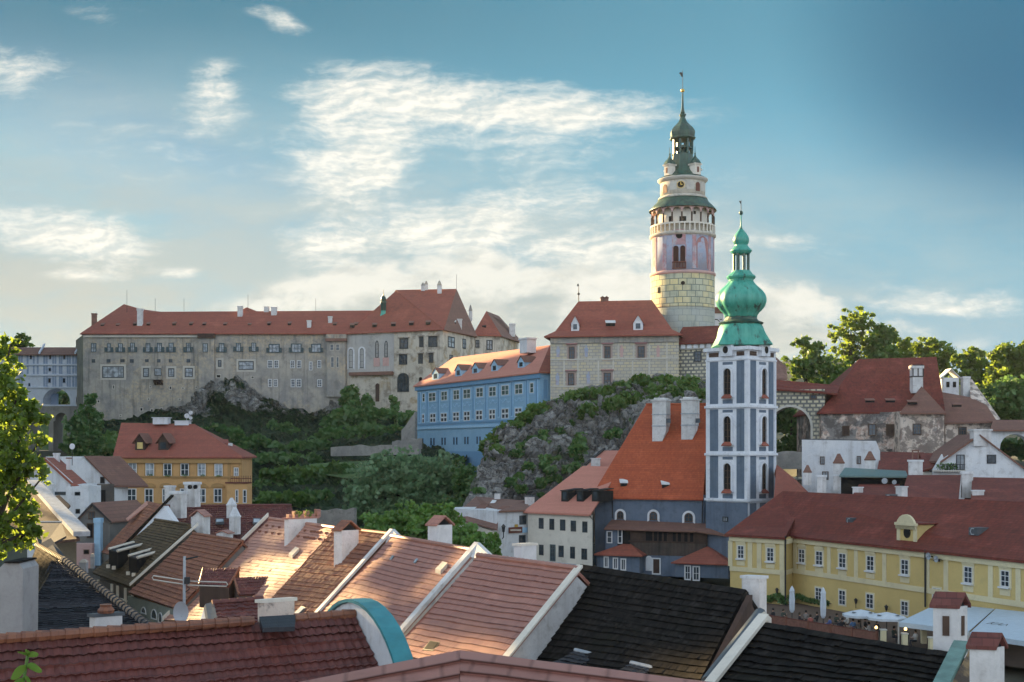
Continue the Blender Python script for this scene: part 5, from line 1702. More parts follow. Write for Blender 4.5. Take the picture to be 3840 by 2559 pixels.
# ------------------------------------------------------------------ cream house left of the church
cr = thing('cream_house', 'cream house with pink hipped roof left of the slate blue church', 'house', P(2110, 2130, 168))
kA, kB = P(1979, 0, 174), P(2222, 0, 166)
wk = Wall(kA, kB)
zk = P(1979, 1918, 174).z
walls(cr, [kA, kB, kB + V((-1, 11, 0)), kA + V((3, 11, 0))], 4, zk - .1, M['cream'])
kz = lambda p, o=V((0, 0, 0)): V((p.x, p.y, zk)) + o
e0, e1 = kz(kA, wk.N * .5 - wk.X * .4), kz(kB, wk.N * .5)
k0, k1 = P(2185, 1748, 180.5), P(2330, 1750, 176)
kr = roofpoly(cr, [[e0, e1, k1, k0], [kz(kA, V((3, 12, 0))), e0, k0], [kz(kB, V((-1, 12, 0))), kz(kA, V((3, 12, 0))), k0, k1]], M['tile_pink'])
for a in [(1016, 948, 1058, 1045), (1112, 955, 1155, 1055), (1208, 962, 1255, 1062), (1305, 972, 1352, 1070), (1410, 980, 1455, 1080), (1018, 1190, 1058, 1285), (1195, 1198, 1240, 1302), (1300, 1208, 1342, 1315), (1402, 1225, 1452, 1325)]:
    window(cr, wk, *zz6(*a), M['framed'], M['glass'], .10, .06, 2, 2)
window(cr, wk, *zz6(1118, 1188, 1166, 1338), M['teal'], M['glass'], .14, .08, 2, 4, name='door')
for x0 in (1218, 1356, 1494):
    a = zz6(x0, 706, x0 + 62, 800)
    dormer(kr, wk, a[0], a[1], a[2], a[3], (e0, e1, k1), 3.0, M['slateb0'], M['slateb0'], 'shed', rise=.25, over=.12)
m = MB()
m.tube([wk.at(*zz6(1470, 925), .5), wk.at(*zz6(1505, 965), .15), wk.at(*zz6(1507, 1380), .15)], .08, 6)
m.build('drainpipe', M['iron'], cr)
# upper pink roof behind with a dark verge and chimney
ur = thing('pink_roofed_house', 'pink roofed house with white chimney rising behind the cream house', 'house', P(2250, 1850, 186))
m = MB()
m.slab([P(2195, 1752, 182), P(2420, 1752, 178), P(2420, 1690, 184), P(2265, 1690, 187)], .2)
m.slab([P(2420, 1690, 184), P(2265, 1690, 187), P(2265, 1752, 194), P(2420, 1752, 192)], .2)
m.build('roof', M['tile_pink'], ur)
m = MB()
m.prism([P(2200, 1750, 183), P(2400, 1750, 180), P(2400, 1750, 190), P(2200, 1750, 192)], up(-11))
m.build('wall', M['cream'], ur)
m = MB()
a, b = P(2190, 1746, 182.5), P(2263, 1686, 187)
m.prism([a, a + V((.3, 0, 0)), b + V((.3, 0, 0)), b], up(.25))
m.build('verge_board', M['iron'], ur)
chimney(ur, 2217, 1718, 2250, 1762, 181, M['whitec'], style='slab')
# white house with sign and lantern
wv = thing('white_house', 'white house with a wall lantern and hanging sign beside the cream house', 'house', P(1920, 2110, 170))
vA, vB = P(1863, 0, 171), P(1985, 0, 175)
wv_ = Wall(vA, vB)
zv = P(1863, 1916, 171).z
walls(wv, [vA, vB, vB - wv_.N * 12, vA - wv_.N * 12], 4, zv, M['white'])
roofpoly(wv, [[V((vA.x, vA.y, zv)) + wv_.N * .4, V((vB.x, vB.y, zv)) + wv_.N * .4, P(1975, 1885, 181), P(1952, 1884, 181)]], M['tile_grey'])
for a in [(838, 925, 898, 1008), (835, 1102, 893, 1180)]:
    window(wv, wv_, *zz6(*a), M['framed'], M['glass'], .12, .06, 2, 2)
sg = thing('wall_sign', 'dark red lettered sign hanging on the white house wall', 'sign', wv_.at(1935, 1990, .2))
m = MB()
wv_.rect(m, *zz6(735, 1030, 855, 1083), .15, .25)
m.build('board', M['redw'], sg)
m = MB()
for i in range(9):
    wv_.rect(m, *zz6(748 + i * 11, 1050, 755 + i * 11, 1066), .25, .27)
m.build('lettering', M['cream'], sg)
m = MB()
wv_.rect(m, *zz6(790, 1006, 815, 1030), .15, .25)
m.build('crest', M['gold'], sg)
m = MB()
wv_.rect(m, *zz6(856, 1034, 915, 1080), .15, .22)
m.build('side_board', M['bluel'], sg)
ln = thing('wall_lantern', 'black street lantern on a bracket at the white house corner', 'lantern', wv_.at(1886, 2000, .4))
m = MB()
q = wv_.at(1888, 1990, .9)
m.frustum(q + up(-.2), .3, .3, .5, .5, .7)
m.frustum(q + up(.5), .6, .6, .1, .1, .35)
m.build('lamp_head', M['iron'], ln)
m = MB()
m.tube([q + up(-.2), q + up(-.9), wv_.at(1885, 2020, 0)], .07, 5)
m.build('bracket', M['iron'], ln)
# brown roofed house by the river
bh = thing('brown_roofed_house', 'low house with a worn brown roof half hidden by the green trees', 'house', P(1780, 2000, 178))
bz = lambda u, v, d: P(u, v, d)
m = MB()
e0, e1, r1_, r0_ = bz(1690, 1940, 176), bz(1866, 1985, 169), bz(1970, 1878, 182), bz(1785, 1862, 190)
m.slab([e0, e1, bz(1870, 1915, 174.5), r1_, r0_], .2)
m.slab([r0_, r1_, bz(1975, 1900, 192), bz(1820, 1910, 198)], .2)
brr = m.build('roof', M['tile_grey'], bh)
m = MB()
m.prism([e0 + up(-.1) + V((.6, .6, 0)), e1 + up(-.5) + V((-.2, .6, 0)), bz(1940, 1930, 184), bz(1790, 1900, 190)], up(-7))
m.build('wall', M['cream'], bh)
chimney(brr, 1854, 1852, 1876, 1872, 184, M['whitec'])
chimney(brr, 1968, 1860, 2004, 1895, 180, M['whitec'], M['lead'])
for u, v, d in ((1762, 1925, 176.5), (1838, 1935, 173)):
    m = MB()
    c = P(u, v, d)
    m.prism([c, c + V((1.6, -.5, .0)), c + V((2.6, 2.0, 1.1)), c + V((1.5, 2.2, 1.1))], up(.12))
    o = m.build('shed_dormer', M['tile_brown'], brr)
    m = MB()
    m.prism([c + V((.1, .15, -.5)), c + V((1.5, -.3, -.5)), c + V((1.5, -.3, 0)), c + V((.1, .15, 0))], V((0, .3, 0)))
    m.build('dormer_opening', M['dark'], o)
for u, v, d in ((1720, 1922, 177), (1740, 1924, 176.5), (1838, 1890, 182)):
    m = MB()
    c = P(u, v, d)
    m.prism([c, c + V((.6, -.15, 0)), c + V((.9, .5, .4)), c + V((.3, .65, .4))], up(.12))
    m.build('skylight', M['white'], brr)
# railing on the street in front of the cream house
rl = thing('street_railing', 'thin metal street railing in front of the cream house', 'railing', P(2090, 2120, 155))
m = MB()
for i in range(6):
    f = i / 5
    q = P(2000 + 175 * f, 2108 + 18 * f, 156 - 4 * f)
    m.tube([q + up(-1.2), q + up(.25)], .05, 5)
m.build('post', M['zinc'], rl)
m = MB()
for dz in (.2, -.35):
    m.tube([P(1998, 2108, 156) + up(dz), P(2177, 2126, 152) + up(dz)], .05, 5)
m.build('rail', M['zinc'], rl)

# ------------------------------------------------------------------ yellow building on the right
yb = thing('yellow_building', 'long yellow baroque house with cream pilasters under a deep red roof', 'building', P(3200, 2300, 124))
yA, yB = P(2738, 0, 140), P(2945, 0, 135)
yC, yD = P(2972, 0, 137.5), P(3990, 0, 103)
wy1, wy2, wy3 = Wall(yA, yB), Wall(yB, yC), Wall(yC, yD)
zy = P(2738, 2003, 140).z
inn = -wy3.N
walls(yb, [yA, yB, yC, yD, yD + inn * 13, yA + inn * 13], 2.5, zy - .1, M['yellow'] if 'yellow' in M else plaster('yellow_plaster', (.66, .50, .20), (.60, .455, .18), (.40, .32, .15), .35, .3, bs=.12))
M['yellow'] = bpy.data.materials['yellow_plaster']
M['yellowl'] = plaster('pale_yellow_trim', (.74, .66, .42), (.68, .60, .39), (.40, .35, .24), .35, .5, bs=.1)
yz = lambda p, o=V((0, 0, 0)): V((p.x, p.y, zy)) + o
ye0, ye1, ye2, ye3 = yz(yA, wy1.N * .5 - wy1.X * .4), yz(yB, wy1.N * .5 + wy1.X * .3), yz(yC, wy3.N * .5), yz(yD, wy3.N * .5)
yr0, yr1 = P(2935, 1842, 147), P(3990, 1879, 112)
# ridge height is one height
yr1.z = yr0.z
yrf = roofpoly(yb, [[ye2, ye3, yr1, yr0], [ye0, ye1, P(3010, 1890, 144), yr0], [ye1, ye2, P(3010, 1890, 144)], [yz(yA, inn * 13.5 - wy1.X * .4), ye0, yr0], [yz(yD, inn * 13.5), yz(yA, inn * 13.5 - wy1.X * .4), yr0, yr1]], M['tile_deep'])
zyy = zoomer(2600, 1750, 1.8976)
def yband(w, a, b, z0, z1_, out, nm='band'):
    m = MB(); w.band(m, a, b, z0, z1_, 0, out); return m.build(nm, M['yellowl'], yb)
zs0 = wy1.at(2840, 2140).z
for w, a, b in ((wy1, yA, yB), (wy2, yB, yC), (wy3, yC, yD)):
    yband(w, a, b, zy - .75, zy - .26, .22, 'eaves_cornice')
    yband(w, a, b, zs0 - .25, zs0 + .25, .1, 'string_course')
for w, xs_ in ((wy1, (265, 405, 470, 632)), (wy3, (725, 968, 1160, 1362, 1800, 2118, 2315, 1668))):
    for x in xs_:
        u = zyy(x, 0)[0]
        wd = 7 if x < 2000 else 9
        c = w.at(u, 2100)
        yband(w, c - w.X * .28, c + w.X * .28, zs0 + .25, zy - .75, .08, 'pilaster')
yband(wy1, wy1.at(2926, 2200) , yB, 2.5, zs0 - .25, .08, 'corner_pilaster')
for w, a in [(wy1, (316, 562, 362, 655)), (wy1, (524, 578, 574, 675)), (wy3, (752, 588, 795, 685)), (wy3, (873, 602, 922, 702)), (wy3, (1038, 618, 1088, 722)), (wy3, (1236, 636, 1288, 742)), (wy3, (1480, 662, 1534, 770)), (wy3, (1928, 712, 1988, 830)), (wy3, (2190, 740, 2252, 856))]:
    u0, v0, u1, v1 = zyy(*a)
    o = window(yb, w, u0, v0, u1, v1, M['framew'], M['glass'], .07, .07, 2, 3, sill=.3, bar=.05, sur=M['yellowl'], surw=.22)
    l, r, b, t = w.frame(u0, v0, u1, v1)
    m = MB()
    w.band(m, l - w.X * .1, r + w.X * .1, b - .75, b - .25, 0, .07)
    m.build('window_apron', M['yellowl'], o)
    m = MB()
    w.band(m, l - w.X * .22, r + w.X * .22, t + .2, t + .42, 0, .12)
    m.prism(arch(l - w.X * .05, r + w.X * .05, t + .40, t + .78, 8, .3), w.N * .08)
    m.build('window_cornice', M['yellowl'], o)
for a in [(870, 862, 916, 950), (1038, 880, 1085, 985), (1232, 906, 1284, 1010), (1480, 958, 1532, 1060), (1705, 865, 1762, 975)]:
    window(yb, wy3, *zyy(*a), M['framew'], M['glass'], .07, .07, 2, 3, bar=.05, sur=M['yellowl'], surw=.14)
m = MB()
for w, x, yt, yb_ in ((wy1, 655, 512, 1010), (wy3, 1650, 610, 1000)):
    m = MB()
    u, v0 = zyy(x, yt)
    v1 = zyy(x, yb_)[1]
    m.tube([w.at(u, v0 - 8, .5), w.at(u, v0 + 4, .2), w.at(u, v1, .2)], .09, 6)
    m.build('drainpipe', M['iron'], yb)
m = MB()
w = wy3
w.band(m, yC, w.at(3400, 2300), 2.5, wy3.at(3020, 2275).z, 0, .06)
m.build('brick_plinth', M['pinkd'], yb)
# dormer with round window, and two dark hatches
ro = MB()
dpt = zyy(1510, 460)
ip = (on((ye2, ye3, yr1), *zyy(1520, 530)) - wy3.a).dot(inn)
wd_ = Wall(wy3.a + inn * ip, wy3.b + inn * ip)
l, r, b, t = wd_.frame(*zyy(1458, 412, 1588, 530))
m = MB()
m.prism([V((l.x, l.y, b)), V((r.x, r.y, b)), V((r.x, r.y, t)), V((l.x, l.y, t))], inn * 4)
dd = m.build('round_dormer', M['yellow'], yrf)
m = MB()
for q0, q1 in ((l - w.X * .1, l + w.X * .35), (r - w.X * .35, r + w.X * .1)):
    wd_.band(m, q0, q1, b, t, 0, .1)
wd_.band(m, l - w.X * .2, r + w.X * .2, t - .1, t + .15, 0, .3)
cx = (l + r) / 2
ol = arch(l - w.X * .1, r + w.X * .1, t, t + .95, 10)
ri = arch(l + w.X * .2, r - w.X * .2, t, t + .7, 10)
m.prism([p for p in ol], w.N * .25)
m.build('dormer_trim', M['yellowl'], dd)
m = MB()
cx = V((cx.x, cx.y, 0)); l = V((l.x, l.y, 0)); r = V((r.x, r.y, 0))
m.prism([cx + w.X * math.cos(i * math.pi / 8) * .48 + up((b + t) / 2 + math.sin(i * math.pi / 8) * .52) for i in range(16)], w.N * .06)
m.build('round_window', M['dark'], dd)
m = MB()
m.prism([p + up(.05) for p in (l - w.X * .25 + up(t), r + w.X * .25 + up(t), r + w.X * .25 + up(t) + inn * 4.2, l - w.X * .25 + up(t) + inn * 4.2)], up(.12))
m.build('dormer_roof', M['tile_deep'], dd)
for x, y in ((1155, 392), (2040, 465), (1435, 225)):
    u, v = zyy(x, y)
    q = on((ye2, ye3, yr1), u, v)
    m = MB()
    m.box(q + up(-.3), 1.1, 1.6, .7, w.X)
    o = m.build('roof_hatch', M['lead'], yrf)
    m = MB()
    m.tube([q + w.N * .85 + w.X * (.3 * math.cos(a)) + up(.05 + .3 * math.sin(a)) for a in (R(60), R(120), R(180), R(240), R(300))], .05, 5)
    m.build('hatch_ring', M['zinc'], o)
u, v = zyy(1465, 225)
chimney(yrf, u - 8, zyy(0, 140)[1], u + 26, zyy(0, 215)[1], 131.5, M['whitec'], X=wy3.X)
ds = [(1672, 638, 26), (1727, 658, 24)]
for i, (x, y, r_) in enumerate(ds):
    u, v = zyy(x, y)
    t_ = thing('satellite_dish', ['left of the two grey satellite dishes on the yellow wall', 'right of the two grey satellite dishes, by the small window of the yellow wall'][i], 'satellite dish', wy3.at(u, v, .6), 'satellite dishes on the yellow wall')
    m = MB()
    q = wy3.at(u, v, .7)
    rr = r_ / 1.8976 * 118 / F
    k0 = len(m.v)
    for j, (rf, df) in enumerate(((0.01, .12), (.5, .09), (1, 0))):
        for a in range(16):
            w_ = a * math.pi / 8
            m.v.append(q + wy3.X * math.cos(w_) * rr * rf + up(math.sin(w_) * rr * rf) + wy3.N * (-df))
    for j in range(2):
        for a in range(16):
            m.f.append([j * 16 + a, j * 16 + (a + 1) % 16, (j + 1) * 16 + (a + 1) % 16, (j + 1) * 16 + a]); m.m.append(0)
    m.build('dish', M['zinc'], t_)
    m = MB(); m.tube([q - wy3.N * .1, q - wy3.N * .7 + up(-.1)], .05, 5); m.tube([q, q + wy3.N * .35 + up(-.15)], .025, 5); m.build('arm', M['iron'], t_)
window(yb, wy3, *zyy(1715, 622, 1758, 676), M['framed'], M['glass'], .08, .06)
# ------------------------------------------------------------------ walls with arched openings
def arcade(m, w, uL, uR, vt, vb, ops, th, out=0.0, n=10):
    """Wall between photo columns uL-uR and rows vt-vb with round headed openings ops = [(u0, u1, v_crown, v_foot)]; th metres thick."""
    zt, zb = w.at((uL + uR) / 2, vt).z, w.at((uL + uR) / 2, vb).z
    ops = sorted(ops)
    D = -w.N * th
    pt = lambda u: w.at(u, vt, out)
    def bx(u0, u1, z0, z1_):
        a, b = pt(u0), pt(u1)
        m.prism([V((a.x, a.y, z0)), V((b.x, b.y, z0)), V((b.x, b.y, z1_)), V((a.x, a.y, z1_))], D)
    e = uL
    for u0, u1, vc, vf in ops:
        if u0 > e:
            bx(e, u0, zb, zt)
        l, r = pt(u0), pt(u1)
        zc_ = w.at((u0 + u1) / 2, vc).z
        zf = w.at((u0 + u1) / 2, vf).z
        if zf > zb + .05:
            bx(u0, u1, zb, zf)
        L = (r - l).length
        rise = min(L / 2, zc_ - zf)
        prev = None
        for i in range(n + 1):
            a = math.pi * (1 - i / n)
            q = (l + r) / 2 + w.X * (math.cos(a) * L / 2)
            z = zc_ - rise + math.sin(a) * rise
            if prev:
                m.prism([V((prev[0].x, prev[0].y, prev[1])), V((q.x, q.y, z)), V((q.x, q.y, zt)), V((prev[0].x, prev[0].y, zt))], D)
            prev = (q, z)
        e = u1
    if e < uR:
        bx(e, uR, zb, zt)
# ------------------------------------------------------------------ covered arcaded bridge on the left
cb = thing('covered_bridge', 'white and blue covered castle bridge on tall stone arches at the left', 'bridge', P(150, 1710, 345))
wc = Wall(P(-260, 0, 345), P(311, 0, 345))
zq = zoomer(0, 1200, 1.845)
M['bridge'] = plaster('pale_bridge_plaster', (.70, .74, .82), (.62, .67, .76), (.34, .34, .36), .5, .3)
M['bridgeb'] = plaster('blue_grey_panel', (.34, .42, .56), (.30, .38, .52), (.24, .26, .3), .5, .4)
M['pier'] = plaster('pier_stone', (.36, .34, .31), (.28, .27, .25), (.16, .15, .14), .6, .3, streak=.4)
m = MB()
arcade(m, wc, -260, 311, 1327, 1524, [(160, 263, 1457, 1518), (284, 372, 1460, 1518), (-60, 40, 1457, 1518)], 7)
m.build('bridge_wall', M['bridge'], cb)
m = MB()
arcade(m, wc, -260, 311, 1524, 1760, [(118, 192, 1548, 1690), (207, 252, 1548, 1690), (30, 100, 1550, 1690), (-60, 15, 1550, 1690), (268, 320, 1550, 1690)], 6, -.3)
m.build('pier_arcade', M['pier'], cb)
m = MB()
wc.rect(m, 188, 1580, 206, 1760, -.3, 1.2)
wc.rect(m, 100, 1580, 118, 1760, -.3, 1.2)
m.build('buttress', M['pier'], cb)
roofpoly(cb, [[P(-260, 1330, 344), P(311, 1330, 344), P(311, 1303, 349), P(-260, 1303, 349)], [P(311, 1303, 349), P(-260, 1303, 349), P(-260, 1330, 354), P(311, 1330, 354)]], M['tile_grey'])
for u in (150, 285):
    m = MB()
    m.prism([P(u - 6, 1328, 343.5), P(u, 1328, 343.5), P(u + 20, 1295, 349), P(u + 14, 1295, 349)], up(.5))
    m.build('roof_divider', M['bridge'], cb)
for a in [(102, 242, 122, 275), (205, 242, 224, 275), (338, 242, 358, 275), (436, 242, 455, 275), (335, 330, 356, 358), (332, 402, 355, 438), (432, 402, 455, 438), (93, 408, 113, 445), (195, 436, 212, 462)]:
    window(cb, wc, *zq(*a), M['bridgeb'], M['dark'], .15, .12)
for x0, x1 in ((85, 100), (128, 142), (145, 158), (185, 198), (228, 240), (255, 268), (300, 315), (318, 330), (362, 375), (378, 390), (408, 420), (422, 432), (462, 475), (478, 490), (500, 515), (520, 532)):
    for y0, y1 in ((240, 305), (318, 375), (392, 465)):
        if y0 > 380 and 160 < x0 < 280:
            continue
        m = MB()
        wc.rect(m, *zq(x0, y0, x1, y1), 0, .06)
        m.build('blue_panel', M['bridgeb'], cb)
for y in (312, 384, 468):
    m = MB()
    wc.rect(m, -260, 1200 + y / 1.845 - 2, 311, 1200 + y / 1.845 + 2, 0, .4)
    m.build('string_course', M['bridge'], cb)
m = MB()
wc.rect(m, *zq(305, 505, 350, 585), -6, -5)
m.build('inner_arch_wall', M['bridgeb'], cb)
tree('dark_tree', 'dark tree seen through the big arch of the covered bridge', P(225, 1560, 385), 225, 1490, 385, [(225, 1490, 50, 34), (120, 1500, 60, 40), (300, 1500, 40, 40)], M['leafm'], M['bark'], 900, 1.3, seed=41)
cover('bridge_foot_shrubs', M['leafd'], along([(20, 1745, 318), (120, 1750, 316), (230, 1745, 316), (300, 1730, 316)], 12, 10, 26, 40, 2), 1.1, 42)

# ------------------------------------------------------------------ sgraffito bridge with the arch, right of the church tower
sb = thing('sgraffito_bridge', 'sgraffito covered wall with one tall arch and red tiled cap', 'bridge', P(3000, 1720, 200))
wsb = Wall(P(2760, 0, 202), P(3092, 0, 198))
z5 = zoomer(2880, 1100, ZS)
m = MB()
arcade(m, wsb, 2760, 3092, 1462, 1800, [(2886, 3040, 1527, 1790)], 4)
m.build('arched_wall', M['letter'], sb)
o = MB()
l, r = wsb.at(2886, 1600), wsb.at(3040, 1600)
zt_ = wsb.at(2963, 1527).z
ol, ri = arch(l - wsb.X * .35, r + wsb.X * .35, 16, zt_ + .35, 16), arch(l, r, 16, zt_, 16)
for i in range(1, len(ol)):
    j = (i + 1) % len(ol)
    o.prism([ol[i], ol[j], ri[j], ri[i]], wsb.N * .15)
o.build('arch_ring', M['trimw'], sb)
roofpoly(sb, [[P(2760, 1448, 201.2), P(3140, 1476, 197), P(3150, 1446, 201), P(2760, 1411, 204)], [P(3150, 1446, 201), P(2760, 1411, 204), P(2760, 1455, 208), P(3150, 1476, 205)]], M['tile_deep'])
window(sb, wsb, *z5(380, 915, 440, 962), M['frameb'], M['glass'], .15, .1, 2, 1)
tree('dark_tree', 'dark tree filling the arch of the sgraffito bridge', P(2970, 1740, 222), 2970, 1560, 222, [(2960, 1580, 60, 50), (2990, 1640, 70, 60), (2950, 1690, 70, 50), (3010, 1590, 40, 40)], M['leafd'], M['bark'], 2600, .9, seed=43)
stone_wall('low grey garden wall under the sgraffito arch', (2880, 1760, 190), (3015, 1760, 188), 1, 1, 2.6)
gb = thing('red_gable_house', 'steep red roof end peeping out right of the church tower', 'house', P(2900, 1440, 214))
m = MB()
m.slab([P(2840, 1420, 212), P(2953, 1420, 212), P(2948, 1374, 215), P(2905, 1335, 219), P(2850, 1300, 221)], .25)
m.build('roof', M['tile_grey'], gb)
m = MB()
m.prism([P(2845, 1421, 213), P(2948, 1421, 213), P(2948, 1421, 225), P(2845, 1421, 225)], up(-4))
m.build('wall', M['cream'], gb)
# ------------------------------------------------------------------ ruined house
M['ruin'] = plaster('crumbling_plaster', (.30, .275, .255), (.235, .215, .205), (.10, .085, .08), .8, .3, th=(.46, .56), patch=((.74, .63, .54), (.50, .34, .27)), pth=(.47, .51), psc=.2, streak=.2, bs=.6)
M['ruin2'] = plaster('crumbling_pale_plaster', (.74, .63, .54), (.60, .48, .39), (.20, .16, .14), .85, .35, th=(.47, .55), patch=((.28, .25, .235), (.36, .24, .19)), pth=(.57, .61), psc=.24, streak=.2, bs=.6)
ru = thing('ruined_house', 'large derelict house with crumbling plaster and deep red roof', 'house', P(3300, 1720, 195))
rA1, rB1, rC1, rD1 = P(3080, 0, 197), P(3379, 0, 193), P(3545, 0, 191), P(3722, 0, 192)
wr1, wr3 = Wall(rA1, rB1), Wall(rC1, rD1)
zr = P(3080, 1548, 197).z
zr2 = P(3560, 1582, 191.5).z
walls(ru, [rA1, rB1 + V((2, 0, 0)), rB1 + V((2, 16, 0)), rA1 + V((0, 17, 0))], 14, zr, M['ruin'])
walls(ru, [rC1, rD1, rD1 + V((3, 12, 0)), rC1 + V((0, 13, 0))], 14, zr2, M['ruin2'])
wr2 = Wall(P(3377, 0, 190.5), P(3541, 0, 189))
walls(ru, [wr2.a, wr2.b, wr2.b + V((0, 6, 0)), wr2.a + V((0, 6, 0))], 14, zr, M['ruin2'], 'bay_wall')
rr0, rr1 = P(3222, 1347, 206), P(3512, 1339, 203)
e0, e1 = V((rA1.x - .4, rA1.y - .7, zr)), V((rC1.x + .5, rC1.y + 1.5, zr))
rru = roofpoly(ru, [[e0, e1, P(3527, 1470, 198), rr1, rr0], [e0 + V((0, 19, 0)), e0, rr0], [e1 + V((0, 16, 0)), e0 + V((0, 19, 0)), rr0, rr1], [e1, e1 + V((0, 16, 0)), rr1]], M['tile_deep'])
roofpoly(ru, [[P(3374, 1548, 189.7), P(3548, 1548, 188.3), P(3456, 1449, 194.5)], [P(3548, 1548, 188.3), P(3545, 1548, 196), P(3456, 1449, 194.5)], [P(3374, 1548, 197), P(3374, 1548, 189.7), P(3456, 1449, 194.5)]], M['tile_brown'], 'bay_roof')
rlow = roofpoly(ru, [[P(3541, 1586, 190.5), P(3738, 1580, 191), P(3700, 1520, 195), P(3640, 1490, 197), P(3527, 1470, 198)], [P(3738, 1580, 191), P(3745, 1575, 205), P(3634, 1427, 203), P(3640, 1490, 197), P(3700, 1520, 195)]], M['tile_brown'], 'low_roof')
m = MB()
m.prism([P(3640, 1492, 196.8), P(3634, 1425, 202.6), P(3742, 1576, 203), P(3735, 1578, 192)], V((.5, .2, .15)))
m.build('broken_verge', M['ruin2'], ru)
for a in [(672, 1200, 738, 1290), (908, 1180, 980, 1290), (1068, 1185, 1142, 1290)]:
    window(ru, wr1, *z5(*a), M['frameb'], M['wood'] if a[0] != 908 else M['glass'], .14, .1, 2, 2)
window(ru, wr2, *z5(1308, 1180, 1388, 1282), M['frameb'], M['glass'], .14, .1, 3, 3)
window(ru, wr3, *z5(1720, 1208, 1795, 1315), M['frameb'], M['glass'], .14, .1, 3, 3)
window(ru, wr1, *z5(1070, 1410, 1130, 1428), M['ruin'], M['dark'], .1, .05)
for x, y, d in ((925, 985, 194.8), (1110, 985, 193.6), (1310, 1000, 190.7), (1712, 1025, 192.5)):
    u, v = z5(x, y)
    vent(rru, u, v, d - .2, 1.3, M['tile_brown'], .5)
u0, v0, u1, v1 = z5(1292, 640, 1388, 905)
k = 197 / F
oc = chimney(rru, u0 + 2, v0 + 8, u1, v1, 197, M['whitec'], dep=1.6, bands=0)
m = MB()
cq = P((u0 + u1) / 2 + 1, 0, 197); cq.z = 0
for z_ in (P(0, v0 + 8, 197).z, P(0, v0 + 50, 197).z):
    m.box(cq + up(z_), (u1 - u0) * k * 1.06, 1.75, .16)
for sx in (-1, 0, 1):
    m.box(cq + V((sx * (u1 - u0) * k * .48, -.85, P(0, v0 + 50, 197).z)), .14, .12, (42) * k)
m.build('iron_strap', M['iron'], oc)
chimney(rlow, 3607, 1413, 3633, 1500, 200, M['whitec'], dep=1.2)
wt_ = thing('white_gable_turret', 'small white gabled attic house behind the ruin roof', 'house', P(3556, 1480, 214))
m = MB()
m.box(P(3557, 1490, 214), 2.6, 2.5, 3.2)
m.build('wall', M['white'], wt_)
m = MB()
q = P(3557, 1490, 214)
for s in (-1, 1):
    m.prism([q + V((s * 1.5, -1.4, 3.1)), q + V((0, -1.4, 4.6)), q + V((0, 1.3, 4.6)), q + V((s * 1.5, 1.3, 3.1))], up(.15))
m.build('roof', M['white'], wt_)
m = MB()
for s in (-1, 1):
    m.box(q + V((s * .55, -1.3, 1.6)), .5, .12, .9)
m.build('window', M['dark'], wt_)
# white bridge with an arch at the right edge
rbg = thing('white_arch_bridge', 'white covered passage with round arch at the right edge of the picture', 'bridge', P(3790, 1700, 186))
wrb = Wall(P(3712, 0, 187), P(4150, 0, 183))
m = MB()
arcade(m, wrb, 3712, 4150, 1610, 1760, [(3750, 3860, 1628, 1755), (3900, 4020, 1628, 1755)], 4)
m.build('arched_wall', M['white'], rbg)
roofpoly(rbg, [[P(3712, 1612, 186.2), P(4150, 1612, 182.2), P(4150, 1575, 186), P(3725, 1575, 190)], [P(4150, 1575, 186), P(3725, 1575, 190), P(3712, 1612, 194), P(4150, 1612, 190)]], M['tile_brown'])
cover('shrubs_below_ruin', M['leafd'], along([(3760, 1690, 196), (3850, 1680, 196)], 6, 12, 30, 44, 1), .9, 44)

# ------------------------------------------------------------------ white and red houses between the ruin and the yellow building
z6 = zoomer(3000, 1550, 2.801)
wb_ = thing('white_box_house', 'plain white flat topped house wall below the ruin', 'house', P(3150, 1830, 165))
ww1 = Wall(P(3007, 0, 166), P(3292, 0, 164))
m = MB()
l, r = ww1.a, ww1.b
zt_, zb_ = P(3007, 1652, 166).z, 9
pr_ = lambda u, v: ww1.at(u, v)
m.prism([V((l.x, l.y, zb_)), V((r.x + .5, r.y, zb_)), pr_(3300, 1692), pr_(3285, 1654), pr_(3007, 1650)], V((2.3, 9, 0)))
m.build('wall', M['white'], wb_)
m = MB()
m.prism([pr_(3004, 1650), pr_(3286, 1653), pr_(3286, 1650), pr_(3004, 1647)], V((2.3, 9.1, 0)))
m.build('roof', M['lead'], wb_)
for a in [(210, 455, 258, 540), (595, 450, 640, 535), (232, 612, 300, 700)]:
    window(wb_, ww1, *z6(*a), M['frameb'], M['glassl'], .1, .08, 2, 1)
chs = [((352, 425, 462, 660), 158, 'white chimney with brown cap in front of the white wall, left one', 'house'), ((682, 400, 787, 615), 156, 'white chimney with flared brown cap at the end of the green roof', 'house'),
       ((182, 650, 275, 830), 146, 'leaning white chimney behind the yellow building ridge', 'slab'), ((38, 545, 120, 715), 152, 'white chimney with pointed cap next to the church tower', 'cone'), ((350, 645, 422, 775), 150, 'low white chimney below the green sheet roof', 'slab'),
       ((1143, 490, 1282, 650), 150, 'broad white chimney with copper flue on the red roof', 'slab'), ((1697, 610, 1810, 850), 141, 'tall pale chimney between two red roofs', 'slab'), ((1810, 808, 1925, 885), 134, 'short wide white chimney at the right end of the ridge', 'slab'), ((555, 775, 660, 830), 143, 'low wide white chimney left of the hatch on the yellow house ridge', 'slab')]
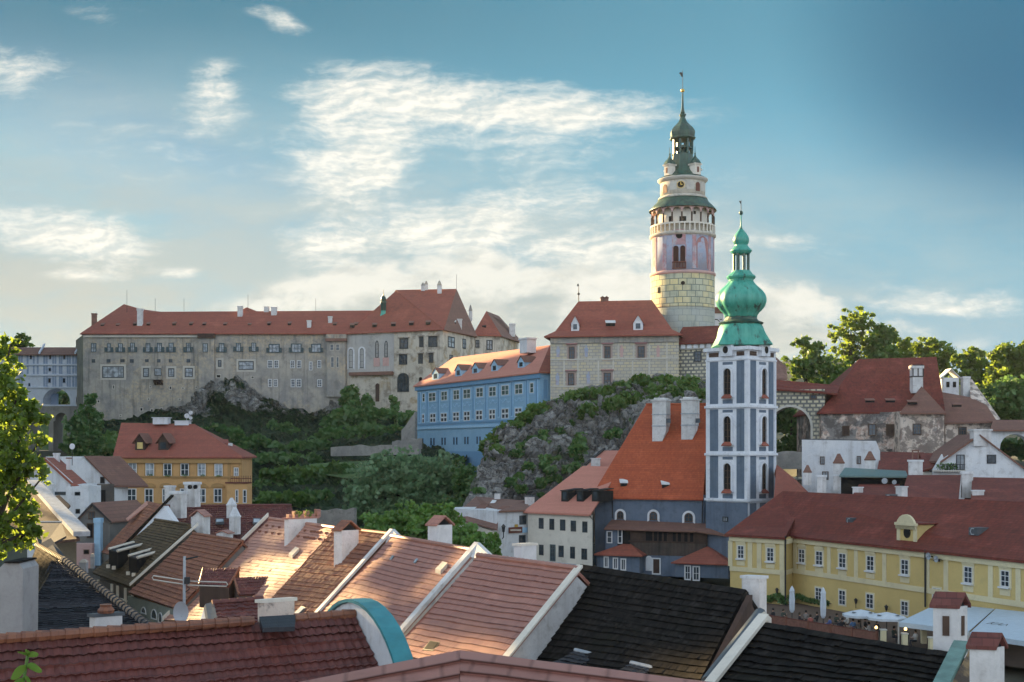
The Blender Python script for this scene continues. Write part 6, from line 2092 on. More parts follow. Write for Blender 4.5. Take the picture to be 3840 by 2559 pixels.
for a, d, lb, stl in chs:
    u0, v0, u1, v1 = z6(*a)
    t_ = thing('chimney', lb, 'chimney', P((u0 + u1) / 2, v1 + 10, d))
    o = chimney(t_, u0, v0, u1, v1 + 14, d, M['whitec'], M['tile_brown'] if stl == 'house' else (M['tile_grey'] if stl == 'cone' else M['white']), style='cone' if stl == 'house' else stl, name='shaft', X=(1, -.25, 0))
    if a[0] == 1143:
        m = MB()
        for x in (1182, 1243):
            p = z6(x, 490)
            m.tube([P(p[0], p[1], 150), P(p[0], z6(0, 388)[1], 150)], .09, 6)
        p = z6(1178, 392); q = z6(1250, 392)
        m.tube([P(*p, 150), P(*q, 150)], .09, 6)
        m.build('flue_pipe', M['tile_brown'], t_)
gr = thing('green_roof_shed', 'open shed with a grey green sheet roof below the white wall', 'shed', P(3280, 1810, 150))
m = MB()
m.slab([P(*z6(412, 655), 148), P(*z6(1135, 660), 147), P(*z6(1110, 605), 154), P(*z6(470, 572), 156)], .2)
m.build('roof', plain('green_sheet', (.13, .21, .20), .5, .2, 3.0), gr)
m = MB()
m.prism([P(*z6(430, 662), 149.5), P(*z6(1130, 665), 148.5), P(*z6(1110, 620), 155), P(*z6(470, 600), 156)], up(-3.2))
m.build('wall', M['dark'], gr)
for i, (x, y, rr) in enumerate(((888, 712, 31), (990, 725, 24))):
    u, v = z6(x, y)
    t_ = thing('satellite_dish', ['larger grey satellite dish under the green shed roof', 'smaller grey satellite dish under the green shed roof'][i], 'satellite dish', P(u, v, 147), 'satellite dishes under the shed roof')
    m = MB()
    q = P(u, v, 146.6)
    r_ = rr / 2.801 * 146 / F
    m.prism([q + V((math.cos(a * math.pi / 8) * r_, 0, math.sin(a * math.pi / 8) * r_)) for a in range(16)], V((.05, .12, 0)))
    m.build('dish', M['zinc'], t_)
    m = MB()
    m.tube([q + V((.05, .12, 0)), q + V((.05, .8, -.2)), q + V((.05, 1.2, -1.4))], .05, 5)
    m.build('arm', M['iron'], t_)
def red_roof(name, label, pts, back, mat, wallm, base=6):
    t_ = thing(name, label, 'house', (pts[0] + pts[1]) / 2 + up(base - pts[0].z))
    m = MB()
    m.slab(pts, .2)
    m.slab([pts[2], pts[3], pts[3] + back, pts[2] + back], .2)
    r_ = m.build('roof', mat, t_)
    m = MB()
    p = [pts[0] + up(-.25) + V((.2, .3, 0)), pts[1] + up(-.25) + V((-.2, .3, 0)), pts[2] + back + V((-.2, -.3, 0)), pts[3] + back + V((.2, -.3, 0))]
    for q in p:
        q.z = min(pts[0].z, pts[1].z) - .25
    m.prism(p, up(base - p[0].z))
    m.build('wall', wallm, t_)
    return t_, r_
Q = lambda x, y, d: P(*z6(x, y), d)
red_roof('red_roofed_house', 'red tiled roof tucked between the white wall and the ruin', [Q(800, 640, 158), Q(1300, 650, 156), Q(1300, 412, 166), Q(850, 405, 168)], V((0, 7, -6)), M['tile_deep'], M['cream'])
red_roof('red_roofed_house', 'small red roof left of the white gable house with a tall chimney shadow', [Q(1290, 600, 155), Q(1440, 560, 155), Q(1480, 425, 162), Q(1260, 415, 163)], V((0, 6, -5)), M['tile_deep'], M['cream'])
red_roof('red_roofed_house', 'red roof with a pale patch directly behind the yellow building ridge', [Q(1040, 950, 132), Q(1660, 960, 132), Q(1690, 648, 145), Q(1130, 650, 145)], V((0, 7, -7)), M['tile_deep'], M['cream'])
red_roof('red_roofed_house', 'dark red roof at the right edge behind the yellow building ridge', [Q(1790, 960, 130), Q(2700, 990, 126), Q(2700, 690, 138), Q(1810, 672, 142)], V((0, 7, -7)), M['tile_deep'], M['cream'])
red_roof('red_roofed_house', 'low red roof under the shed with the satellite dishes', [Q(540, 880, 140), Q(1050, 890, 139), Q(1045, 745, 147), Q(620, 745, 148)], V((0, 5, -5)), M['tile_deep'], M['cream'])
red_roof('red_roofed_house', 'red roof with a valley just right of the church tower foot', [P(2900, 1890, 150), P(3075, 1890, 148), P(2985, 1800, 158), P(2912, 1742, 163)], V((0, 8, -7)), M['tile_far'], M['white'])
wgh = thing('white_gable_house', 'white gabled house with a broad chimney and balcony door at the right', 'house', P(3700, 1790, 150))
wg5 = Wall(P(3490, 0, 153), P(3990, 0, 148))
m = MB()
g = lambda x, y: wg5.at(*z6(x, y))
b_ = 8
A0, A1 = g(1395, 600), g(2640, 800)
m.prism([V((A0.x, A0.y, b_)), V((A1.x, A1.y, b_)), g(2640, 800), g(1890, 232), g(1510, 475), g(1495, 430), g(1400, 590)], V((.1, 1, 0)) * .5)
m.prism([p + V((.05, .5, 0)) for p in (V((A0.x + 2, A0.y, b_)), V((A1.x, A1.y, b_)), g(2600, 790), g(1890, 250), g(1560, 470))], V((.7, 9, 0)))
m.build('wall', M['white'], wgh)
bk = V((1.2, 11, 0))
roofpoly(wgh, [[g(1480, 505) + wg5.N * .35, g(1885, 218) + wg5.N * .35, g(1885, 218) + bk, g(1480, 505) + bk], [g(2680, 815) + wg5.N * .35, g(1885, 218) + wg5.N * .35, g(1885, 218) + bk + V((2.2, 0, 0)), g(2680, 815) + bk + V((2.2, 0, 0))]], M['tile_brown'])
u0, v0, u1, v1 = z6(1805, 168, 1985, 345)
chimney(wgh, u0, v0, u1, v1, 151.5, M['whitec'], dep=1.4)
window(wgh, wg5, *z6(1962, 436, 2060, 530), M['iron'], M['glass'], .1, .08, 2, 2)
o = window(wgh, wg5, *z6(1640, 435, 1730, 600), M['iron'], M['glassl'], .1, .08, 2, 1, name='balcony_door')
m = MB()
for k in range(10):
    a = z6(1470 + k * 26, 540)
    q = wg5.at(*a, 1.0)
    m.tube([q, q + up(-.9)], .03, 4)
m.tube([wg5.at(*z6(1465, 540), 1.0), wg5.at(*z6(1735, 540), 1.0)], .04, 5)
m.build('balcony_railing', M['iron'], wgh)
m = MB()
wg5.rect(m, *z6(1390, 598, 1740, 612), 0, 1.2)
m.build('balcony', M['trimw'], wgh)
leaves('balcony_plants', M['leafd'], [(wg5.at(*z6(x, 560), .8), (.5, .3, .45), 60) for x in (1480, 1530, 1580, 1610)], .22, wgh, seed=51)

# ------------------------------------------------------------------ orange house on the left
M['orange'] = plaster('ochre_plaster', (.64, .37, .155), (.58, .335, .14), (.28, .18, .09), .4, .3, bs=.12)
M['ochrel'] = plaster('ochre_trim', (.46, .275, .11), (.41, .245, .10), (.2, .13, .07), .4, .3, bs=.12)
oh = thing('ochre_house', 'ochre orange town house with red hipped roof and two gabled dormers', 'house', P(670, 2010, 180))
z7 = zoomer(0, 1550, ZS)
oA, oB, oC = P(433, 0, 181), P(906, 0, 178), P(935, 0, 190)
wo1 = Wall(oA, oB)
zo_ = P(433, 1713, 181).z
walls(oh, [oA, oB, oC + V((0, 2, 0)), oA + V((0, 14, 0))], 3, zo_ - .1, M['orange'])
e0, e1, e2, e3 = V((oA.x - .2, oA.y - .6, zo_)), V((oB.x + .3, oB.y - .6, zo_)), V((oC.x + .5, oC.y + 3, zo_)), V((oA.x - .2, oA.y + 14.6, zo_))
o0, o1 = P(455, 1586, 188.5), P(729, 1591, 187)
orf = roofpoly(oh, [[e0, e1, o1, o0], [e1, e2, o1], [e2, e3, o0, o1]], M['tile_far'])
m = MB()
m.prism([e0 + up(-.2), e3 + up(-.2), o0 + up(-.2)], V((.3, 0, 0)))
m.build('gable_wall', M['orange'], oh)
m = MB()
wo1.band(m, oA, oB, zo_ - .9, zo_ - .26, 0, .35)
m.build('eaves_cornice', M['ochrel'], oh)
for y in (577, 822, 868):
    m = MB()
    zc_ = wo1.at(*z7(1600, y)).z
    wo1.band(m, oA, oB, zc_ - .1, zc_ + .14, 0, .18)
    m.build('string_course', M['ochrel'], oh)
for x in (1075, 2075, 2175):
    m = MB()
    wo1.rect(m, *z7(x - 14, 440, x + 14, 860), 0, .1)
    m.build('pilaster', M['ochrel'], oh)
gi = 0
for a in [(1160, 450, 1238, 565), (1318, 452, 1395, 565), (1480, 455, 1555, 570), (1635, 455, 1710, 570), (1790, 455, 1862, 570), (1942, 458, 2015, 572), (2117, 492, 2160, 575)]:
    o = window(oh, wo1, *z7(*a), M['framew'], M['glassl'] if gi not in (2, 3) else M['glass'], .1, .08, 2, 2, bar=.07, sur=M['ochrel'], surw=.2)
    if gi < 6:
        leaves('window_flowers', M['leafd'], [(wo1.at(*z7((a[0] + a[2]) / 2, a[3] - 4), .25), (.45, .15, .16), 26)], .16, o, seed=60 + gi)
    gi += 1
for a in [(1150, 682, 1235, 810), (1310, 682, 1388, 810), (1470, 682, 1545, 810), (1630, 682, 1705, 810), (1790, 682, 1862, 810), (1935, 682, 2010, 810), (2130, 690, 2157, 810), (2196, 690, 2230, 815)]:
    o = window(oh, wo1, *z7(*a), M['framew'], M['glass'], .12, .08, 2, 2, bar=.09)
    if a[0] < 2100:
        u0, v0, u1, v1 = z7(a[0] - 22, 632, a[2] + 22, 662)
        l, r, b, t = wo1.frame(u0, v0, u1, v1)
        m = MB()
        ol = arch(l, r, b, t, 8, t - b)
        m.prism(ol, wo1.N * .16)
        wo1.band(m, l, r, b - .14, b, 0, .2)
        m.build('pediment', M['ochrel'], o)
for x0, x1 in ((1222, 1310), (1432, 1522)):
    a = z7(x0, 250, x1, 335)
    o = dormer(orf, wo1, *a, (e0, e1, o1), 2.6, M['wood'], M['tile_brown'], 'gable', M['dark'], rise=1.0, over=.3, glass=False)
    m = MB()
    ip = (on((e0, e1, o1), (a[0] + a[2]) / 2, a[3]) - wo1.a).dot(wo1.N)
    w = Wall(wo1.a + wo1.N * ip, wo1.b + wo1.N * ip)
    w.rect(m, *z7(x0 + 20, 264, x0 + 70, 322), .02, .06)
    m.build('dormer_window', plain('yellow_sun_pane', (.75, .58, .22), .6) if x0 == 1222 else M['glass'], o)  # sun's glow in the left pane is put in as yellow colour
chimney(orf, 579, 1566, 634, 1592, 187.5, M['white'])
oc2 = chimney(orf, 660, 1578, 712, 1596, 187.5, M['white'])
for i, (u, v, r_) in enumerate(((700, 1560, 9), (714, 1548, 7), (714, 1568, 6))):
    t_ = thing('satellite_dish', ['largest white dish on the ochre house ridge', 'upper small white dish on the ochre house ridge', 'lower small white dish on the ochre house ridge'][i], 'satellite dish', P(u, v, 187), 'satellite dishes on the ochre house')
    m = MB()
    q, rr = P(u, v, 186.6), r_ * 187 / F
    m.prism([q + V((math.cos(a * math.pi / 8) * rr, 0, math.sin(a * math.pi / 8) * rr)) for a in range(16)], V((.05, .15, 0)))
    m.build('dish', M['white'], t_)
    m = MB()
    m.tube([q + V((.05, .15, 0)), q + V((-.1, .6, -.1)), P(u - 2, 1582, 187.2)], .05, 5)
    m.build('mast', M['zinc'], t_)
o = MB()
wo1.rect(o, *z7(2090, 630, 2272, 860), 0, 1.6)
pb_ = o.build('porch', M['orange'], oh)
m = MB()
for k in range(12):
    q = wo1.at(*z7(2090 + k * 16, 628), 1.55)
    m.tube([q, q + up(.95)], .03, 4)
m.tube([wo1.at(*z7(2088, 590), 1.55), wo1.at(*z7(2274, 592), 1.55)], .05, 5)
wo1.rect(m, *z7(2080, 622, 2278, 634), 0, 1.75)
m.build('balcony_railing', M['redw'], pb_)
w_ = Wall(wo1.a + wo1.N * 1.6, wo1.b + wo1.N * 1.6)
for a in [(2130, 692, 2157, 812), (2198, 692, 2232, 815)]:
    window(pb_, w_, *z7(*a), M['framew'], M['glass'], .1, .07, 1, 2)
roofpoly(oh, [[P(814, 1662, 182.5), P(856, 1662, 182.5), P(856, 1648, 185), P(800, 1648, 185)]], M['tile_far'], 'side_dormer_roof')
m = MB()
m.prism([P(818, 1683, 183), P(855, 1683, 183), P(855, 1662, 183), P(818, 1662, 183)], V((0, 3, 0)))
m.build('side_dormer', M['white'], oh)

# ------------------------------------------------------------------ white gabled houses at the left
z8 = zoomer(0, 1650, 3.1365)
q8 = lambda x, y, d: P(*z8(x, y), d)
wl1 = thing('white_gable_house', 'white gabled house with a red side roof behind the left tree', 'house', P(180, 2000, 140))
w8 = Wall(P(80, 0, 140), P(300, 0, 139))
g8 = lambda x, y, o=0: w8.at(*z8(x, y), o)
m = MB()
a0, a1 = g8(320, 600), g8(830, 600)
m.prism([V((a0.x, a0.y, 4)), V((a1.x, a1.y, 4)), g8(830, 500), g8(510, 214), g8(320, 420)], V((.1, .5, 0)))
m.prism([V((a0.x + .5, a0.y + .4, 4)), V((a1.x - .2, a1.y + .4, 4)), g8(800, 530), g8(340, 530)], V((1.2, 6, 0)))
m.build('wall', M['white'], wl1)
roofpoly(wl1, [[g8(845, 512, .3), g8(510, 205, .3), P(*z8(690, 212), 149), q8(1120, 600, 147)], [g8(510, 205, .3), g8(300, 440, .3), q8(520, 440, 149), P(*z8(690, 212), 149)]], M['tile_far'])
m = MB()
m.prism([V((g8(800, 0).x, 138.5, 4)), V((g8(1010, 0).x, 138.5, 4)), V((g8(1010, 0).x, 144, 4)), V((g8(800, 0).x, 144, 4))], up(g8(800, 548).z - 4))
m.build('extension', M['white'], wl1)
we = Wall(P(200, 0, 138.5), P(330, 0, 138.5))
window(wl1, we, *z8(880, 612, 945, 655), M['framed'], M['dark'], .08, .06)
window(wl1, we, *z8(890, 812, 942, 868), M['framed'], M['dark'], .08, .06)
window(wl1, w8, *z8(640, 610, 790, 650), M['lead'], M['glass'], .08, .06)
chimney(wl1, *z8(958, 525, 1055, 790), 136, M['white'], name='chimney')
chimney(wl1, *z8(635, 155, 697, 330), 146, M['white'])
chimney(wl1, *z8(785, 208, 836, 352), 145, M['white'], M['tile_brown'])
chimney(wl1, *z8(525, 500, 628, 790), 128, M['white'], name='chimney')
wl2 = thing('white_rear_house', 'tall white hipped gable wall behind the white gabled house', 'house', P(300, 1950, 155))
w9 = Wall(P(150, 0, 155), P(430, 0, 155))
g9 = lambda x, y, o=0: w9.at(*z8(x, y), o)
m = MB()
a0, a1 = g9(540, 600), g9(1330, 600)
m.prism([V((a0.x, a0.y, 4)), V((a1.x, a1.y, 4)), g9(1330, 525), g9(1000, 198), g9(540, 198)], V((0, 6, 0)))
m.build('wall', M['white'], wl2)
m = MB()
m.prism([g9(1345, 540, .3), g9(1002, 190, .3), g9(985, 190, .3), g9(1300, 520, .3)], V((0, 7, 0)))
m.build('verge', M['tile_brown'], wl2)
roofpoly(wl2, [[g9(1340, 535), g9(1000, 195), g9(1000, 195) + V((1.5, 9, 0)), g9(1400, 560) + V((1, 9, 0))]], M['tile_brown'])
window(wl2, w9, *z8(1180, 435, 1232, 512), M['iron'], M['dark'], .1, .08)
m = MB()
m.prism([V((g9(1110, 0).x, 150, 4)), V((g9(1345, 0).x, 150, 4)), V((g9(1345, 0).x, 155, 4)), V((g9(1110, 0).x, 155, 4))], up(P(0, *z8(0, 530)[1:], 150).z - 4))
m.build('grey_extension', M['woodg'], wl2)
m = MB()
Wall(P(300, 0, 150), P(430, 0, 150)).rect(m, *z8(1165, 590, 1242, 760), 0, .06)
m.build('doorway', M['dark'], wl2)
chimney(wl2, *z8(1205, 340, 1275, 420), 158, M['whitec'], M['tile_brown'])
dp = thing('satellite_dish', 'white dish on a tall pole above the red roof at the left', 'satellite dish', P(*z8(850, 290), 146))
m = MB()
q = q8(846, 78, 146)
m.prism([q + V((math.cos(a * math.pi / 8) * .28, 0, math.sin(a * math.pi / 8) * .34)) for a in range(16)], V((.03, .1, 0)))
m.build('dish', M['white'], dp)
m = MB()
m.tube([q8(850, 300, 146.2), q8(850, 90, 146.2)], .04, 5)
m.build('mast', M['iron'], dp)
gg = thing('grey_gable_house', 'small grey gabled house with dark windows left of the golden roof', 'house', P(345, 2100, 122))
wgg = Wall(P(278, 0, 121), P(414, 0, 122))
gq = lambda x, y, o=0: wgg.at(*z8(x, y), o)
M['greyp'] = plaster('grey_plaster', (.20, .20, .19), (.165, .165, .16), (.09, .09, .085), .5, .5, streak=.4)
m = MB()
a0, a1 = gq(885, 1000), gq(1290, 1000)
m.prism([V((a0.x, a0.y, 3)), V((a1.x, a1.y, 3)), gq(1290, 945), gq(1080, 752), gq(885, 950)], V((1.8, 6, 0)))
m.build('wall', M['greyp'], gg)
bk = V((2.2, 7, 0))
roofpoly(gg, [[gq(1312, 960, .3), gq(1080, 738, .3), gq(1080, 738) + bk, gq(1312, 960) + bk], [gq(1080, 738, .3), gq(868, 965, .3), gq(868, 965) + bk, gq(1080, 738) + bk]], M['tile_grey'], t=.15)
m = MB()
for p0, p1 in ((gq(1312, 962, .32), gq(1080, 740, .32)), (gq(868, 967, .32), gq(1080, 740, .32))):
    m.prism([p0, p1, p1 + up(-.22), p0 + up(-.22)], wgg.N * .06)
m.build('verge_board', M['iron'], gg)
window(gg, wgg, *z8(1040, 842, 1118, 935), M['frameb'], M['glass'], .08, .06, 2, 1)
window(gg, wgg, *z8(1020, 982, 1098, 1155), M['frameb'], M['dark'], .08, .06, 1, 1, name='loft_door')
chimney(gg, *z8(1120, 920, 1196, 1475), 119, M['bluel'], M['bluel'], dep=.7, name='flue')
m = MB()
Wall(P(280, 0, 119), P(420, 0, 119)).rect(m, *z8(908, 1212, 1125, 1500), 0, 1)
lo = m.build('lower_wall', M['pinkl'], gg)
window(gg, Wall(P(280, 0, 118), P(420, 0, 118)), *z8(985, 1290, 1050, 1345), M['frameb'], M['dark'], .06, .06)
# ------------------------------------------------------------------ foreground roofs with modelled tiles
def tile_field(par, eL, eR, rL, rR, mat, course=.36, tw=.24, amp=.035, step=.05, sag=.08, name='roof', per=4, seed=0, under=.2, wob=.02):
    """A roof slope of real tile courses between eave eL-eR and ridge rL-rR: every course steps over the next, pantiles wave along it."""
    H = ((rL - eL).length + (rR - eR).length) / 2
    W = max((eR - eL).length, (rR - rL).length)
    nc = max(2, round(H / course))
    nt = max(2, round(W / tw))
    n = (eR - eL).cross(rL - eL).normalized()
    if n.z < 0:
        n = -n
    m = MB()
    cols = nt * per + 1
    rr = random.Random(seed)
    for j in range(nc):
        jit = [rr.gauss(0, wob * .5) + (rr.random() < .03) * .03 for _ in range(nt + 1)]
        fo = rr.gauss(0, .07) / nc
        for e, f in enumerate((max(-.02, j / nc - .04 / nc + fo), (j + 1) / nc)):
            a, b = eL.lerp(rL, f), eR.lerp(rR, f)
            wd = (b - a).length
            for i in range(cols):
                g = i / (cols - 1)
                ph = (i % per) / per
                w = amp * (.5 + .5 * math.cos(2 * math.pi * ph)) if amp else 0
                q = a.lerp(b, g)
                s = -sag * math.sin(math.pi * f) * (.6 + .8 * noise.noise(V((g * 2.3, f * 1.7, seed * 3.1))))
                s += wob * 2.2 * noise.noise(V((g * 7, f * 5, seed)))
                lift = (step if e == 0 else 0) + w + jit[min(i // per, nt)] * (1 if e == 0 else .4)
                m.uv[len(m.v)] = ((g - .5) * wd, (j + (.02 if e == 0 else .98)) * course)
                m.v.append(q + n * (s + lift))
    for j in range(nc):
        k0 = j * 2 * cols
        for i in range(cols - 1):
            m.f.append([k0 + i, k0 + i + 1, k0 + cols + i + 1, k0 + cols + i]); m.m.append(0)
            if j:
                k1 = k0 - cols
                m.f.append([k1 + i, k1 + i + 1, k0 + i + 1, k0 + i][::1]); m.m.append(0)
    k = len(m.v)
    d = -n * under
    base = [eL + d, eR + d, rR + d, rL + d]
    m.add(base, [[3, 2, 1, 0]])
    m.add([eL, eR, eL + d, eR + d], [[0, 2, 3, 1]])
    m.add([eR, rR, eR + d, rR + d], [[0, 2, 3, 1]])
    m.add([rL, eL, rL + d, eL + d], [[0, 2, 3, 1]])
    return m.build(name, mat, par)
def ridge_tiles(par, a, b, mat, ln=.38, r=.13, up_=.06, sag=.0):
    m = MB()
    n = max(2, round((b - a).length / ln))
    for i in range(n):
        f0, f1 = i / n, (i + 1.08) / n
        s = lambda f: up(up_ - sag * math.sin(math.pi * min(f, 1)))
        m.tube([a.lerp(b, f0) + s(f0), a.lerp(b, f1) + s(f1)], r * 1.18, 8, 0, r * .92)
    return m.build('ridge_tiles', mat, par)
def verge(par, a, b, w, h, mat, X=None, name='verge_parapet'):
    """A raised plastered edge along the roof line a-b, w wide, h high."""
    m = MB()
    d = (b - a)
    s = V((d.y, -d.x, 0)).normalized() * w if X is None else V(X) * w
    m.prism([a - s / 2, a + s / 2, b + s / 2, b - s / 2], up(h))
    return m.build(name, mat, par)
def front_house(name, label, eL, eR, rL, rR, mat, course=.36, tw=.24, wallm=None, back=True, seed=0, ridge=True, base=2.5, amp=.035, step=.05, rid_mat=None, sag=.08, cat='house'):
    c = (eL + eR) / 2
    t = thing(name, label, cat, V((c.x, c.y, base)))
    r = tile_field(t, eL, eR, rL, rR, mat, course, tw, amp, step, sag, seed=seed)
    wl = V((eL.x - rL.x, eL.y - rL.y, 0))
    wr = V((eR.x - rR.x, eR.y - rR.y, 0))
    bL, bR = rL - wl + up(eL.z - rL.z), rR - wr + up(eR.z - rR.z)
    if back:
        m = MB()
        m.slab([bR, bL, rL, rR], .2)
        m.build('back_roof', mat, t)
    if ridge:
        ridge_tiles(r, rL, rR, rid_mat or mat)
    ins = .12
    m = MB()
    q = [eL.lerp(eR, .01).lerp(rL, ins), eR.lerp(eL, .01).lerp(rR, ins), bR.lerp(rR, ins), bL.lerp(rL, ins)]
    pts = [V((p.x, p.y, base)) for p in q] + [V((p.x, p.y, p.z - .28)) for p in q]
    g0, g1 = rL + up(-.3), rR + up(-.3)
    g0, g1 = g0.lerp(g1, .01), g1.lerp(g0, .01)
    m.add(pts + [g0, g1], [[0, 1, 5, 4], [1, 2, 6, 9, 5], [2, 3, 7, 6], [3, 0, 4, 8, 7]])
    m.build('wall', wallm or M['whitec'], t)
    return t, r
M['pan1'] = tiles('mellow_pantiles', (.46, .20, .14), (.38, .16, .115), (.14, .06, .05), .36, .24, .5, .48, bs=.2, big=.3, spec=.75)
M['pan2'] = tiles('smooth_tiles', (.56, .27, .19), (.50, .235, .165), (.2, .09, .07), .30, .24, .3, .48, bs=.15, big=.2, spec=.8)
M['pan3'] = tiles('weathered_brown_pantiles', (.34, .135, .065), (.22, .085, .05), (.085, .04, .03), .38, .24, .6, .55, bs=.3, big=.4, spec=.5)
M['pan4'] = tiles('dark_red_pantiles', (.20, .062, .048), (.135, .042, .036), (.045, .02, .018), .37, .28, .5, .6, bs=.2, big=.5, moss=(.05, .045, .04), spec=.4)
M['slate'] = tiles('black_shingles', (.034, .029, .025), (.015, .013, .0125), (.004, .004, .004), .36, .2, .6, .9, bs=.7, big=.5, moss=(.035, .034, .02), ma_=.4, spec=.08)
M['slateb'] = tiles('blue_black_shingles', (.045, .046, .055), (.028, .029, .036), (.01, .01, .012), .3, .22, .4, .6, bs=.4, big=.5, spec=.3)
M['goldmoss'] = tiles('golden_mossy_shingles', (.16, .11, .055), (.09, .065, .04), (.03, .025, .02), .3, .22, .5, .7, bs=.4, big=.5, moss=(.10, .085, .03), ma_=.5, spec=.25)
M['flat'] = tiles('big_flat_tiles', (.48, .235, .19), (.40, .19, .15), (.07, .03, .025), .17, .30, .4, .8, bs=.8, big=.4, spec=.4)
pv = lambda u, v, d: P(u, v, d)
# the row of tiled houses stepping down to the right
tF, rF = front_house('tiled_house', 'house with a smooth golden lit tiled roof and two small dormers', pv(613, 2325, 98.5), pv(925, 2345, 86.5), pv(1011, 1948, 102), pv(1256, 1983, 90), M['pan2'], .30, .24, seed=1, amp=.016, step=.032)
verge(tF, pv(609, 2329, 98.5), pv(1005, 1938, 102), .32, .3, M['cream'])
tE, rE = front_house('tiled_house', 'house with a mottled brown pantile roof between two parapets', pv(932, 2345, 86), pv(1132, 2362, 80.5), pv(1260, 1983, 90), pv(1460, 2006, 84), M['pan3'], .40, .24, seed=2, amp=.04, step=.055)
verge(tE, pv(1136, 2362, 80.4), pv(1467, 1996, 84), .38, .22, M['whitec'])
m = MB()
q = pv(1467, 1990, 84)
m.prism([pv(1445, 2035, 83.6), pv(1520, 2040, 81.5), pv(1512, 2030, 82), pv(1467, 1985, 84)], V((.2, .3, 0)))
m.build('gable_parapet', M['whitec'], tE)
tD, rD = front_house('tiled_house', 'house with a sagging rosy tiled roof crossed by broad sun patches', pv(1142, 2362, 80), pv(1440, 2440, 66.5), pv(1470, 2014, 83.4), pv(1776, 2068, 70), M['pan1'], .36, .24, seed=3, sag=.22, amp=.024, step=.045)
verge(tD, pv(1455, 2432, 66.4), pv(1787, 2052, 70), .40, .28, M['whitec'])
m = MB()
m.prism([pv(1765, 2090, 69.4), pv(1858, 2108, 66.5), pv(1850, 2098, 67), pv(1785, 2036, 70)], V((.2, .3, 0)))
m.build('gable_parapet', M['whitec'], tD)
tC, rC = front_house('tiled_house', 'house with a wide red pantile roof beside the black shingle roof', pv(1462, 2450, 64.5), pv(1845, 2530, 55.5), pv(1792, 2087, 67), pv(2166, 2137, 59), M['pan1'], .36, .24, seed=4, sag=.14, amp=.026, step=.05)
verge(tC, pv(1850, 2528, 55.4), pv(2174, 2128, 59), .4, .12, M['cream'])
tG, rG = front_house('tiled_house', 'house with a brown pantile roof behind the television aerial', pv(483, 2224, 105.5), pv(668, 2288, 97), pv(725, 2004, 108), pv(910, 2033, 99.6), M['pan3'], .42, .26, M['greyp'], seed=5, amp=.06, step=.07)
verge(tG, pv(486, 2198, 106), pv(742, 1970, 108.5), .4, .2, M['cream'])
wG = Wall(pv(478, 2290, 106.3), pv(650, 2320, 98))
tg_ = zoomer(0, 1909, ZS)
M['mint'] = plaster('mint_plaster', (.27, .30, .26), (.23, .26, .23), (.12, .13, .12), .5, .5)
m = MB()
wG.band(m, wG.a, wG.b, 2, P(500, 2232, 106).z - .1, -.2, 0)
m.build('street_front', M['mint'], tG)
for a in ((1278, 885, 1325, 950), (1370, 905, 1422, 1000), (1435, 935, 1470, 1035)):
    window(tG, wG, *tg_(*a), M['framew'], M['glass'], .08, .06, 1, 1, 'arch')
tH, rH = front_house('shingled_house', 'house with a dark mossy shingle roof and two long shed dormers', pv(346, 2147, 112.5), pv(486, 2200, 106), pv(582, 1952, 115.5), pv(712, 1972, 109), M['goldmoss'], .30, .22, M['woodg'], seed=6, amp=.0, step=.06, wallm=M['woodg']) if False else front_house('shingled_house', 'house with a dark mossy shingle roof and two long shed dormers', pv(346, 2147, 112.5), pv(486, 2200, 106), pv(582, 1952, 115.5), pv(712, 1972, 109), M['goldmoss'], .30, .22, M['woodg'], seed=6, amp=.0, step=.06)
for i, ((x0, y0), (x1, y1), (x2, y2), (x3, y3)) in enumerate((((985, 1235), (1060, 1252), (1290, 1192), (1210, 1172)), ((1165, 1295), (1240, 1312), (1490, 1240), (1420, 1222)))):
    dd_ = 111 - i * 2.2
    m = MB()
    a, b, c, d = P(*z7(x0, y0), dd_ - 1), P(*z7(x1, y1), dd_ - 1.6), P(*z7(x2, y2), dd_ + 1.2), P(*z7(x3, y3), dd_ + 1.8)
    m.slab([a, b, c, d], .12)
    o = m.build('shed_dormer', M['slateb'], rH)
    m = MB()
    for p, q in ((a, d), (b, c)):
        m.tube([p + up(.05), q + up(.05)], .13, 6)
    m.build('verge_board', M['cream'], o)
    m = MB()
    m.prism([a + up(-.1), b + up(-.1), b + up(-1.5), a + up(-1.5)], V((.6, 1.6, .4)))
    m.build('dormer_front', M['dark'], o)
    m = MB()
    for f in (.12, .8):
        q = a.lerp(b, f) + up(-1.55) + V((-.1, -.15, 0))
        m.box(q, .28, .2, .3)
    m.build('corbel', M['cream'], o)
wH = Wall(pv(352, 2170, 113), pv(497, 2230, 106.2))
m = MB()
for x in (895, 1018, 1070, 1140, 1205):
    a = tg_(x - 7, 640 + (x - 890) * .30); b = tg_(x + 7, 800 + (x - 890) * .30)
    wH.rect(m, a[0], a[1], b[0], b[1], 0, .12)
m.build('timber_post', M['cream'], tH)
m = MB()
wH.band(m, wH.a, wH.b, 2, P(352, 2172, 113).z, -.4, 0)
m.build('street_front', M['woodg'], tH)
for x in (1045, 1105, 1175):
    m = MB()
    a = tg_(x - 18, 745 + (x - 890) * .3); b = tg_(x + 18, 762 + (x - 890) * .3)
    wH.rect(m, a[0], a[1], b[0], b[1], 0, .08)
    m.build('window_box', M['cream'], tH)
